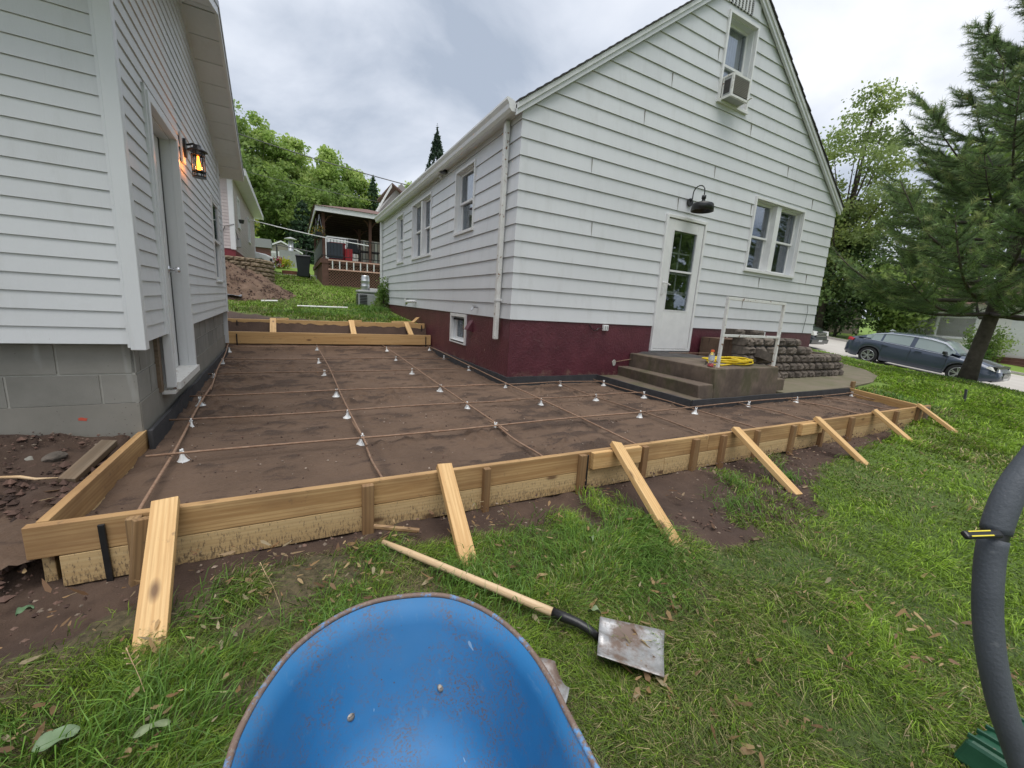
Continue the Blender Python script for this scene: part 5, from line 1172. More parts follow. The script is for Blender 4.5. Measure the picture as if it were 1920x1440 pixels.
sp2 = n.ramp(n.voro(46), [(.05, 1.), (.11, 0.)]); kk = n.ramp(n.noise(9, 3), [(.52, 0.), (.62, 1.)]); c = n.mix(n.math('MULTIPLY', sp2, kk), c, (.10, .055, .035))
sc = n.ramp(n.noise(1, 2, .5, vec=n.mapv((90, 14, 30), rot=(0, 0, .3))), [(.765, 0.), (.775, 1.)]); c = n.mix(n.math('MULTIPLY', sc, .6), c, (.35, .48, .62))
film = n.ramp(n.noise(2.2, 4, .6, vec=n.mapv((1, 1, 1), loc=(7, 1, 3))), [(.40, 0.), (.75, .38)]); c = n.mix(film, c, (.11, .20, .32))
scuf = n.ramp(n.noise(1, 4, .7, vec=n.mapv((40, 9, 20), rot=(0, 0, .5))), [(.62, 0.), (.75, .35)]); c = n.mix(scuf, c, (.13, .24, .38))
col(b, c); n.bump(b, n.noise(18, 3, .5), .06, .004); M['blue'] = m
m, t, b = newmat('rusty_blue_rim'); n = N(t); b.inputs['Roughness'].default_value = .6
r_ = n.ramp(n.noise(12, 5, .8), [(.40, 0.), (.48, 1.)]); c = n.mix(r_, (.11, .26, .48), (.17, .115, .09)); sp = n.ramp(n.noise(90, 3, .7), [(.55, 0.), (.6, 1.)]); c = n.mix(n.math('MULTIPLY', sp, .7), c, (.24, .19, .15)); col(b, c); n.bump(b, n.noise(120, 3, .7), .5, .002); M['rimrust'] = m
prof = [(0, 0), (.045, .06), (.115, .15), (.19, .235), (.25, .282), (.33, .302), (.5, .31), (.8, .312), (1, .312)]
vs = []; nL = len(loop)
for a_, h_ in prof:
    for p in loop: q = p+(cen-p)*a_; vs.append((q[0], q[1], ZR-h_))
fs = [(i*nL+k, i*nL+(k+1) % nL, (i+1)*nL+(k+1) % nL, (i+1)*nL+k) for i in range(len(prof)-1) for k in range(nL)]
mb = MB(); mb.add(vs, fs); tray = build('tray', mb, M['blue'], wbr, smooth=True); fix_normals(tray)
so_ = tray.modifiers.new('s', 'SOLIDIFY'); so_.thickness = .003
mb = MB(); ring = [(p[0]+(p[0]-cen[0])*.012, p[1]+(p[1]-cen[1])*.012, ZR+.002) for p in loop]; ring.append(ring[0]); ring.append(ring[1]); mb.tube(ring, .0065, 8, cap=False); build('rim', mb, M['rimrust'], wbr, smooth=True)
M['bolt'] = pm('worn_bolt_head', (.33, .30, .26), (.17, .14, .12), 60, .5, .4, 90, metal=.4)
for bx_, by_, bz_ in ((.0805, .790, -.9075), (.281, .772, -.906)):
    # find the tray surface point under the ray: march along the profile
    best = None
    for a_ in np.linspace(.05, .45, 400):
        h_ = np.interp(a_, [p[0] for p in prof], [p[1] for p in prof]); zz = ZR-h_; s_ = zz/bz_; P_ = np.array([bx_*s_, by_*s_])
        d_ = loop+(cen-loop)*a_; e2 = np.min(np.hypot(*(d_-P_).T))
        if best is None or e2 < best[0]: best = (e2, P_, zz)
    mb = MB(); mb.lathe([(.0105, 0), (.0105, .002), (.008, .005), (.004, .0065), (0, .007)], (0, 0, 0), 16); mb.box((-.007, -.001, .0066), (.007, .001, .0078))
    o = build('bolt', mb, M['bolt'], wbr, smooth=True, local=True); o.location = Vector((best[1][0], best[1][1], best[2]+.001))-Vector((.15, .4, -1.25)); o.rotation_euler = (math.radians(38), 0, .5)
mb = MB(); mb.lathe([(.04, -.04), (.15, -.045), (.175, -.03), (.18, 0), (.175, .03), (.15, .045), (.04, .04)], (0, 0, 0), 28, axis=0); wl = build('wheel', mb, M['tyre'], wbr, smooth=True, local=True); wl.location = (.08, .63, .125); wl.scale = (.70, .70, .70); wl.rotation_euler = (0, 0, -.2)
for s_ in (-1, 1):
    mb = MB(); mb.tube([(.15+s_*.10+.08, .86, -1.10), (.15+s_*.17, .2, -1.11), (.13+s_*.27, -.5, -.86), (.12+s_*.29, -.75, -.80)], .019, 8); build('handle', mb, M['handle_wood'], wbr, smooth=True)
    mb = MB(); mb.tube([(.13+s_*.2, .25, -1.11), (.13+s_*.21, .10, -1.25), (.13+s_*.2, -.05, -1.25), (.13+s_*.2, -.12, -1.07)], .011, 6); build('leg', mb, M['black'], wbr)
# shovel
sh = thing('shovel', 'square shovel with pale wooden handle lying in the grass beside the blue wheelbarrow', 'shovel', (.9, 1.1, -1.22))
h0 = Vector((.352, 1.862, -1.178)); h1 = Vector((.868, 1.125, -1.178))
rod('handle', h0, h1, [.012, .016, .0165, .0165, .017, .0172, .0172], M['handle_wood'], sh)
dv = (h1-h0).normalized(); e1 = h1+dv*.10; e2 = Vector((.975, .97, -1.205))
mb = MB(); mb.tube([h1-dv*.004, h1+dv*.05, e1, e1.lerp(e2, .5)+Vector((0, 0, .006)), e2], [.0195, .019, .0165, .0155, .013], 12); build('socket', mb, M['black'], sh, smooth=True)
A, B_, C_, D_ = [Vector(p) for p in ((1.022, 1.030, -1.205), (1.232, .892, -1.215), (1.062, .742, -1.21), (.890, .888, -1.20))]
m, t, b = newmat('worn_steel_blade'); n = N(t); b.inputs['Metallic'].default_value = .55; b.inputs['Roughness'].default_value = .42
c = n.ramp(n.noise(9, 5, .7), [(.35, (.24, .235, .23)), (.65, (.50, .50, .50))]); md = n.ramp(n.noise(7, 5, .7, vec=n.mapv((1, 1, 1), loc=(2.3, .7, 0))), [(.40, 1.), (.54, 0.)]); c = n.mix(md, c, (.15, .105, .08)); col(b, c); t.links.new(n.math('SUBTRACT', .55, n.math('MULTIPLY', md, .55)), b.inputs['Metallic']); n.bump(b, n.noise(40, 4, .7), .4, .003); M['steel'] = m
nb = 12; vs = []
for i in range(nb+1):
    for j in range(nb+1):
        u, w = i/nb, j/nb       # u: from socket side to cutting edge, w: across
        p = A.lerp(B_, u).lerp(D_.lerp(C_, u), w)
        h_ = .030*(abs(w-.5)*2)**2.2*(1-u*.55) + .012*(1-u)**3*(1-(abs(w-.5)*2)) + .03*math.exp(-((w-.5)/.10)**2)*max(0, 1-u*2.0)
        vs.append((p.x, p.y, p.z+h_))
fs = [(i*(nb+1)+j, i*(nb+1)+j+1, (i+1)*(nb+1)+j+1, (i+1)*(nb+1)+j) for i in range(nb) for j in range(nb)]
mb = MB(); mb.add(vs, fs); bl = build('blade', mb, M['steel'], sh, smooth=True); q = bl.modifiers.new('s', 'SOLIDIFY'); q.thickness = .003; q.offset = 1
# second shovel, only its blade shows behind the tray
s2 = thing('garden_shovel', 'old grey shovel blade showing behind the right rim of the wheelbarrow', 'shovel', (.65, .9, -1.22))
nb = 10; vs = []
out2 = [(.60, 1.02), (.66, 1.01), (.715, .975), (.745, .90), (.74, .83), (.715, .76), (.66, .74), (.60, .76)]
for i in range(nb+1):
    for j in range(nb+1):
        u, w = i/nb, j/nb; wd = .115*(1-.55*u**3); cx_, cy2 = .57+.175*u, .86+.03*u
        vs.append((cx_+(w-.5)*.25*wd, cy2+(w-.5)*2*wd, -1.20+.025*(abs(w-.5)*2)**2-.01*u))
fs = [(i*(nb+1)+j, i*(nb+1)+j+1, (i+1)*(nb+1)+j+1, (i+1)*(nb+1)+j) for i in range(nb) for j in range(nb)]
mb = MB(); mb.add(vs, fs); bl = build('blade', mb, M['steel'], s2, smooth=True); q = bl.modifiers.new('s', 'SOLIDIFY'); q.thickness = .003
mb = MB(); mb.tube([(.58, .86, -1.19), (.40, .80, -1.19), (-.35, .55, -1.20)], [.014, .017, .017], 8); build('handle', mb, M['handle_wood'], s2, smooth=True)
# curved grey bar of a machine standing at the right
BP = [(1.95,-.30,.30),(1.70,-.08,.28),(1.50,.07,.19),(1.385,.14,.04),(1.335,.165,-.10),(1.303,.173,-.198),(1.249,.185,-.279),(1.222,.187,-.338),(1.201,.182,-.412),(1.192,.169,-.495),(1.191,.154,-.567),(1.197,.135,-.639),(1.211,.110,-.720),(1.227,.087,-.781),(1.245,.064,-.842),(1.269,.036,-.912),(1.31,.0,-1.02),(1.37,-.04,-1.2)]
hb = thing('handlebar', 'curved grey foam covered handlebar with yellow and black lever at right edge', 'handlebar', (1.27, .04, -1.2))
M['foam'] = pm('grey_foam_grip', (.062, .071, .082), (.092, .103, .117), 9, .6, .4, 160, spots=.36, spot_col=(.12, .13, .14), spot_scale=22)
def cr_path(P, n):
    P = [np.array(p) for p in P]; m_ = len(P); out_ = []
    for i in range(n+1):
        t = i*(m_-1)/n; k = min(int(t), m_-2); f = t-k; p0, p1, p2, p3 = P[max(k-1, 0)], P[k], P[k+1], P[min(k+2, m_-1)]
        out_.append(.5*((2*p1)+(-p0+p2)*f+(2*p0-5*p1+4*p2-p3)*f*f+(-p0+3*p1-3*p2+p3)*f**3))
    return out_
pp = cr_path(BP, 108); js = 49
mb = MB(); mb.tube(pp[:js], [.0225]*js, 20); build('upper_grip', mb, M['foam'], hb, smooth=True)
mb = MB(); mb.tube(pp[js:], [.0215]*(len(pp)-js), 20); build('lower_grip', mb, M['foam'], hb, smooth=True)
mb = MB(); mb.tube(pp[js-2:js+3], .0205, 16); build('inner_tube', mb, M['black'], hb, smooth=True)
L0, L1 = Vector((1.125, .208, -.3775)), Vector((1.192, .176, -.372))
o = plank('lever', L0, L1, .016, .011, M['black'], hb, (-.4, -.5, .8), .004)
M['yelpl'] = pm('yellow_plastic', (.75, .62, .05), rough=.4)
dd_ = (L1-L0).normalized(); vv = Vector((-.4, -.5, .8)); vv = (vv-dd_*vv.dot(dd_)).normalized(); ww_ = vv.cross(dd_)
for s_ in (-1, 1): plank('yellow_stripe', L0+dd_*.008+vv*.0055+ww_*.0045*s_, L1-dd_*.022+vv*.0055+ww_*.0045*s_, .0022, .002, M['yelpl'], hb, vv, 0)
M['green'] = pm('dark_green_plastic', (.010, .060, .032), (.018, .085, .045), 12, .45, .2, 50, spots=.3, spot_col=(.10, .09, .06), spot_scale=30)
gf = thing('green_tray', 'dark green ribbed plastic edge lying in the grass under the grey bar', 'plastic tray', (1.8, .14, -1.24))
mb = MB(); mb.hull8([(1.70, .215, -1.25), (1.95, .165, -1.25), (2.2, -.1, -1.25), (1.72, -.05, -1.25), (1.715, .20, -1.17), (1.95, .155, -1.165), (2.2, -.1, -1.165), (1.73, -.05, -1.17)]); build('shell', mb, M['green'], gf, bevel=.012)
for k in range(6): plank('rib', (1.73+.045*k, .20-.008*k, -1.165), (1.75+.05*k, -.04, -1.163), .008, .014, M['green'], gf, (0, 0, 1), .002)
# things lying about
mb = MB(); o = plank('lawn_stake', (9.53, 2.15, -1.25), (9.62, 2.2, -.86), .035, .03, M['black'], None, (0, -1, 0), .003); tag(o, 'dark stake standing alone in the lawn right of the form', 'stake')
o = plank('wood_scrap', (-1.07, 2.80, -1.04), (-1.0, 3.16, -.955), .075, .036, M['wood_grey'], None, (.1, 0, 1), .003); tag(o, 'muddy wood stake leaning on dirt against the left form board', 'wood scrap')
def rock(x, y, z, r, seed, m_, sq=.55):
    g = np.random.default_rng(seed); bm = bmesh.new(); bmesh.ops.create_icosphere(bm, subdivisions=3, radius=1)
    ax = g.normal(0, 1, (7, 3)); 
    for v in bm.verts:
        p = np.array(v.co); k = 1.0
        for a_ in ax:
            a2 = a_/np.linalg.norm(a_); k = min(k, .78/max(.3, abs(p@a2)))
        v.co = Vector(p*k*(1+g.normal(0, .015)))*r; v.co.z *= sq
    me = bpy.data.meshes.new('rock'); bm.to_mesh(me); bm.free(); me.materials.append(m_); o = bpy.data.objects.new('rock', me); link(o); o.location = (x, y, z); o.rotation_euler = (g.uniform(-.3, .3), g.uniform(-.3, .3), g.uniform(0, 6)); return o
tag(rock(-1.20, 3.05, -.985, .055, 1, M['rock_block']), 'largest brown stone in the dirt below the garage front wall', 'stone', 'stones in the dirt')
tag(rock(-1.30, 3.06, -.985, .028, 2, M['parge']), 'small grey stone just left of the largest stone by the garage', 'stone', 'stones in the dirt')
tag(rock(-1.60, 3.18, -.93, .035, 3, M['parge']), 'grey stone near the left photo edge below the block wall', 'stone', 'stones in the dirt')
mb = MB(); mb.tube([(-1.36, 2.86, -1.00), (-1.25, 2.84, -1.005), (-1.18, 2.80, -1.01), (-1.10, 2.80, -1.015)], [.006, .009, .007, .003], 7); o = build('broken_root', mb, M['handle_wood'], smooth=True); tag(o, 'pale torn root lying in the dark dirt left of the form', 'root')
mb = MB(); mb.tube([(-1.40, 2.72, -1.02), (-1.33, 2.74, -1.015), (-1.30, 2.72, -1.02)], [.004, .006, .004], 6); o = build('broken_root', mb, M['handle_wood'], smooth=True); tag(o, 'short splinter of root on dirt at the left photo edge', 'root')
# bottle
mb = MB(); bt = thing('drink_bottle', 'clear drink bottle with orange cap and red drink on the landing', 'bottle', (4.74, 3.36, -.605)); bc_ = (4.74, 3.36, -.605)
m_, t_, b_ = newmat('clear_plastic'); b_.inputs['Transmission Weight'].default_value = .9; b_.inputs['Roughness'].default_value = .08; b_.inputs['IOR'].default_value = 1.2; col(b_, (.9, .93, .95))
mb = MB(); mb.lathe([(.0, 0), (.035, .002), (.037, .02), (.036, .07), (.033, .08), (.037, .09), (.037, .14), (.030, .165), (.018, .185), (.017, .20)], bc_, 20); build('body', mb, m_, bt, smooth=True)
m_, t_, b_ = newmat('red_drink'); col(b_, (.62, .03, .03)); b_.inputs['Roughness'].default_value = .1
mb = MB(); mb.lathe([(.0, .004), (.033, .005), (.034, .045), (0, .045)], bc_, 20); build('drink', mb, m_, bt)
m_, t_, b_ = newmat('orange_cap'); col(b_, (.75, .12, .03)); mb = MB(); mb.lathe([(.021, .19), (.023, .193), (.022, .218), (0, .22)], bc_, 16); build('cap', mb, m_, bt)
m_, t_, b_ = newmat('bottle_label'); col(b_, (.50, .53, .56)); mb = MB(); mb.lathe([(.0375, .085), (.0378, .145)], bc_, 24); mb.f = mb.f[:-2]; build('label_band', mb, m_, bt)
cu = bpy.data.curves.new('letter', 'FONT'); cu.body = 'G'; cu.size = .045; cu.align_x = 'CENTER'; cu.extrude = .0005
to = bpy.data.objects.new('t', cu); S.collection.objects.link(to); dg = bpy.context.evaluated_depsgraph_get(); me = bpy.data.meshes.new_from_object(to.evaluated_get(dg)); bpy.data.objects.remove(to)
me.materials.append(M['white']); o = bpy.data.objects.new('letter', me); link(o, bt)
dv_ = Vector((-4.74, -3.36, 0)).normalized(); o.location = Vector((dv_.x*.0385, dv_.y*.0385, .10)); o.rotation_euler = (math.pi/2, 0, math.atan2(dv_.y, dv_.x)+math.pi/2)
# yellow hose coil
hc = thing('yellow_hose', 'coiled bright yellow hose lying on the landing behind the railing', 'hose', (5.55, 3.6, -.61))
g = np.random.default_rng(3); pts = []
for i in range(7*40):
    t = i/40*2*math.pi; r_ = .235+.035*math.sin(t*.31)+.01*math.sin(3*t); k = i/280
    pts.append((5.50+ (r_*1.45)*math.cos(t)+.05*math.sin(t*.37), 3.62+r_*.9*math.sin(t)+.03*math.cos(t*.23), -.598+.014*abs(math.sin(t*.5+k*9))*2+.020*k*2))
pts += [(5.3, 3.45, -.595), (5.05, 3.42, -.60), (4.95, 3.50, -.60)]
mb = MB(); mb.tube(pts, .0105, 7); build('coil', mb, M['yellow'], hc, smooth=True)
mb = MB(); mb.tube([(4.95, 3.50, -.60), (4.90, 3.55, -.60), (5.12, 3.44, -.597), (5.18, 3.44, -.597)], [.012, .017, .017, .01], 8); build('fitting', mb, M['bolt'], hc, smooth=True)
# broad leaves in the foreground grass
def leafobj(pts, lab, rz, L, Wd, colr, z):
    m_, t_, b_ = newmat('leaf_green'); n_ = N(t_); c_ = n_.ramp(n_.noise(30, 3, .6), [(.3, colr), (.7, tuple(q*1.35 for q in colr))]); col(b_, c_); b_.inputs['Roughness'].default_value = .55
    mb = MB(); vs = []; n = 10
    for i in range(n+1):
        u = i/n; w = Wd*math.sin(math.pi*min(1, u*.96+.03))**.8*.5
        for s_ in (-1, 0, 1): vs.append((L*(u-.5), s_*w, .006*math.sin(u*9)*s_+.012*abs(s_)+.01*math.sin(u*4)))
    fs = [(3*i+j, 3*i+j+1, 3*i+4+j, 3*i+3+j) for i in range(n) for j in (0, 1)]
    mb.add(vs, fs); o = build('broad_leaf', mb, m_, None, smooth=True, local=True); o.location = (*pts, z); o.rotation_euler = (.1, .05, rz); tag(o, lab, 'leaf', 'broad leaves lying in the grass')
leafobj((-.375, 1.215), 'long grey green leaf lying in the matted grass at bottom left', .3, .078, .026, (.16, .20, .10), -1.19)
leafobj((-.585, 1.29), 'largest ragged green leaf in the grass at the lower left edge', .5, .085, .055, (.13, .19, .10), -1.195)
leafobj((1.02, 1.06), 'small pale leaf in the grass just behind the shovel socket', 2.2, .05, .025, (.15, .20, .10), -1.18)
leafobj((1.33, 1.47), 'pale leaf in the grass between the second and third braces', 1.2, .055, .022, (.16, .21, .11), -1.17)
leafobj((-.895, 1.93), 'small green leaf on the bare dirt left of the form end', .9, .05, .03, (.09, .16, .08), -1.20)
# seed stems
def stem(x, y, h, dx_, dy_, lab):
    z = float(H(x, y)); mb = MB(); mb.tube([(x, y, z), (x+dx_*.4, y+dy_*.4, z+h*.5), (x+dx_, y+dy_, z+h)], [.0011, .001, .0006], 4)
    for i in range(9):
        u = .70+.3*i/9; a = i*2.1; p = Vector((x+dx_*u, y+dy_*u, z+h*u)); q = p+Vector((math.cos(a)*.016, math.sin(a)*.016, .016)); mb.tube([p, q], [.0006, .0018], 4)
    o = build('grass_stem', mb, M['handle_wood']); tag(o, lab, 'grass stem')
stem(-.08, 1.62, .20, -.06, .02, 'tall seeding grass stem before the front form left of middle')
stem(-.42, 1.36, .17, -.04, .03, 'thin seeding grass stem standing before the leftmost brace')
# ================================================================== VEGETATION
def foliage(name, C, size, tint, m_, parent, asp=1.0, up=.0, loc=None, seed=0, kind='stuff'):
    g = np.random.default_rng(seed); n = len(C); a = g.normal(0, 1, (n, 3)); a /= np.linalg.norm(a, axis=1, keepdims=True)
    b = g.normal(0, 1, (n, 3)); b[:, 2] *= (1-up); b = np.cross(a, b); b /= np.maximum(1e-6, np.linalg.norm(b, axis=1, keepdims=True)); s = (size*(.6+.8*g.random(n)))[:, None] if not hasattr(size, 'shape') else size[:, None]
    c = np.cross(a, b)
    V = np.stack([C-a*s*.5, C+b*s*.30*asp+c*s*.08, C+a*s*.5, C-b*s*.30*asp+c*s*.08], 1).reshape(-1, 3); i = np.arange(n)*4
    me = npmesh(name, V-np.array(loc if loc is not None else (0, 0, 0)), np.stack([i, i+1, i+2, i+3], 1), False); setattr_c(me, 'tint', np.repeat(tint[:, None, :], 4, 1).reshape(-1, 3))
    return mkobj(name, me, m_, parent, kind=kind)
def pal(g, n, cols, clump=None, var=.35):
    c = np.array(cols)[g.integers(0, len(cols), n) if clump is None else (clump % len(cols))]
    return c*(1-var/2+var*g.random(n))[:, None]
def tree(label, x, y, h, r, cb, nleaf, size, cols, seed, cat='tree', group=None, name='leafy_tree', z=None, nclump=60, lean=(0, 0), trunk_r=None, spread=.17, sharp=1.0, bark='bark', limbs=14, crown_top=1.0):
    g = np.random.default_rng(seed); z = float(H([x], [y], False)[0]) if z is None else z
    t = thing(name, label, cat, (x, y, z), 0, group); tr = trunk_r or h*.014
    mb = MB(); n = 8; pts = [(x+lean[0]*(i/n)**1.5+math.sin(i*1.3+seed)*.02*h*(i/n), y+lean[1]*(i/n)**1.5, z-.2+(h*.86)*i/n) for i in range(n+1)]
    mb.tube(pts, [tr*(1.25 if i == 0 else 1)*(1-.8*i/n) for i in range(n+1)], 8)
    cc = []
    while len(cc) < nclump:
        p = g.uniform(-1, 1, 3); q = np.linalg.norm(p)
        if q > 1 or q < .25: continue
        hz = (p[2]+1)/2; wid = (math.sin(math.pi*min(1, hz*.86+.12))**.7) if sharp else 1
        k = (1+.28*math.sin(3*math.atan2(p[1], p[0])+seed)*math.cos(4*hz+seed))
        cc.append((x+lean[0]*hz+p[0]*r*wid*k, y+lean[1]*hz+p[1]*r*wid*k, z+cb+hz*(h-cb)*crown_top))
    cc = np.array(cc)
    for k in range(limbs):
        c = cc[k*len(cc)//limbs]; hh = cb*.6+(c[2]-z-cb*.6)*.55; f = hh/(h*.86); b0 = Vector((x+lean[0]*f**1.5, y+lean[1]*f**1.5, z+hh)); c1 = Vector(c)
        mid = b0.lerp(c1, .5)+Vector((0, 0, -.03*h)); mb.tube([b0, mid, c1], [tr*.38*(1-f*.5), tr*.22, tr*.06], 5)
    build('trunk', mb, M[bark], t, smooth=True)
    ci = g.integers(0, len(cc), nleaf); C = cc[ci]+g.normal(0, 1, (nleaf, 3))*np.array([r*spread, r*spread, r*spread*.62])
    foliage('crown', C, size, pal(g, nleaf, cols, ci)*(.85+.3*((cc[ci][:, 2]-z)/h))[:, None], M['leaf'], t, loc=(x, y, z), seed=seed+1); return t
def spruce(label, x, y, h, r, n_, size, cols, seed, z=None, base=.08, group=None, name='spruce_tree'):
    g = np.random.default_rng(seed); z = float(H([x], [y], False)[0]) if z is None else z
    t = thing(name, label, 'tree', (x, y, z), 0, group); mb = MB(); mb.tube([(x, y, z-.2), (x, y, z+h)], [h*.014, .01], 7); build('trunk', mb, M['bark'], t)
    u = g.random(n_)**.62; u = 1-u; hz = base+(1-base)*(u); nb = 11; lev = np.round(hz*h/.55)*.55/h; a = (g.integers(0, nb, n_)+g.normal(0, .13, n_))*2*np.pi/nb+lev*37
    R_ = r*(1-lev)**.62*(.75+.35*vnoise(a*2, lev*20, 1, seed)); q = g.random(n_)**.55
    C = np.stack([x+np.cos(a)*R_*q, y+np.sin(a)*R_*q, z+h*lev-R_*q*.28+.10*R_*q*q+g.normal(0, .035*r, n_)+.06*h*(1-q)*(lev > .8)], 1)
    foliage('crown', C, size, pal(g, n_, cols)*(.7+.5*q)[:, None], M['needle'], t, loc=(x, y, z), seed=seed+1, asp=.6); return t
LG = [(.36, .47, .13), (.29, .41, .10), (.42, .52, .17), (.23, .34, .08)]
MG = [(.18, .27, .065), (.23, .33, .08), (.13, .21, .05), (.27, .37, .10)]
DG = [(.028, .062, .026), (.04, .082, .032), (.02, .046, .02)]
gT = 'trees on the wooded slope behind the yards'
TL = [('tall broad green tree rising directly beside the garage eave', -6.5, 58, 16.5, 4.2, 4, 8500, .42, MG, 31),
      ('tall pointed green tree right of the garage roof edge', -3.0, 60, 15.3, 3.0, 4, 8000, .42, LG, 32),
      ('light green tree with two tops left of the shed chimney', .2, 60, 14.5, 3.0, 3.5, 8000, .42, LG, 33),
      ('thin wooded tree with bare stems in the middle of the slope', 2.0, 62, 12.5, 2.6, 3, 4200, .40, LG, 34),
      ('bright round topped tree above the brown gazebo roof', 4.6, 58, 12.8, 3.2, 3, 9000, .42, LG, 35),
      ('yellow green tree at the right end of the slope above the gazebo', 7.3, 57, 11.2, 2.8, 3, 8000, .42, LG, 36),
      ('dark green rounded tree low behind the white shed', -1.2, 54, 8.6, 3.4, 1, 8000, .38, MG, 37),
      ('deep green bushy tree low behind the shed chimney', 2.5, 53, 7.5, 3.2, .6, 7000, .38, MG, 38),
      ('mid green tree low on the slope left of the gazebo', 5.2, 54, 8.0, 3.0, .8, 7000, .38, MG, 39),
      ('low green thicket tree behind the pink house roof end', -5.2, 52, 9.5, 3.6, .8, 8000, .38, MG, 40),
      ('yellow green tree hidden mostly behind the gazebo roof', 9.0, 56, 8.5, 3.0, 1, 5000, .38, LG, 46)]
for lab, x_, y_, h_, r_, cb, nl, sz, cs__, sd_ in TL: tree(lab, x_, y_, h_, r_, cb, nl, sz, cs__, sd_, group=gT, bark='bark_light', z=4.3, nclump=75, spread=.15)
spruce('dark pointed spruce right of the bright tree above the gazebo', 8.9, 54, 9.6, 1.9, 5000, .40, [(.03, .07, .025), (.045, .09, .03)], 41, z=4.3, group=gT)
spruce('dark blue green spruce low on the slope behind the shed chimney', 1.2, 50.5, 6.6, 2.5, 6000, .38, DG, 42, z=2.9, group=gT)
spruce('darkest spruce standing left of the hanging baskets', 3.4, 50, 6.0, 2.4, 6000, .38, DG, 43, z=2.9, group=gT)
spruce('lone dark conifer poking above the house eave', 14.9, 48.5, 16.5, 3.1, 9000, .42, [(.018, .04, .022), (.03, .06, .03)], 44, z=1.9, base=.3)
tree('small light green treetop left of the lone conifer above the eave', 10.9, 44, 10.2, 1.9, 3, 2600, .30, LG, 45, z=1.9, nclump=30)
# garden shrub by the house corner
g = np.random.default_rng(70)
def shrub(label, x, y, r, h, n_, size, cols, seed, z=None, cat='shrub', name='shrub', group=None, nclump=22):
    g = np.random.default_rng(seed); z = float(H([x], [y], False)[0]) if z is None else z
    t = thing(name, label, cat, (x, y, z), 0, group); cc = g.normal(0, .42, (nclump, 3))*np.array([r, r, h*.45])+np.array([x, y, z+h*.5]); cc[:, 2] = np.clip(cc[:, 2], z+.05*h, z+h)
    mb = MB()
    for k in range(7): c = cc[k]; mb.tube([(x, y, z-.05), tuple((np.array([x, y, z+.1])+c)/2), tuple(c)], [.018*h+.004, .010*h+.003, .003], 5)
    build('stems', mb, M['bark'], t)
    ci = g.integers(0, nclump, n_); C = cc[ci]+g.normal(0, 1, (n_, 3))*np.array([r, r, h])*.17; C[:, 2] = np.maximum(C[:, 2], z+.02)
    foliage('leaves', C, size, pal(g, n_, cols, ci), M['leaf'], t, loc=(x, y, z), seed=seed+1); return t
shrub('leafy green vine and weeds growing up the far corner of the white house', 2.44, 12.9, .30, 1.0, 900, .075, MG+[(.10, .19, .03)], 71)
shrub('low leafy weeds in front of the grey air conditioning unit', 2.42, 13.6, .22, .35, 300, .08, MG, 72)
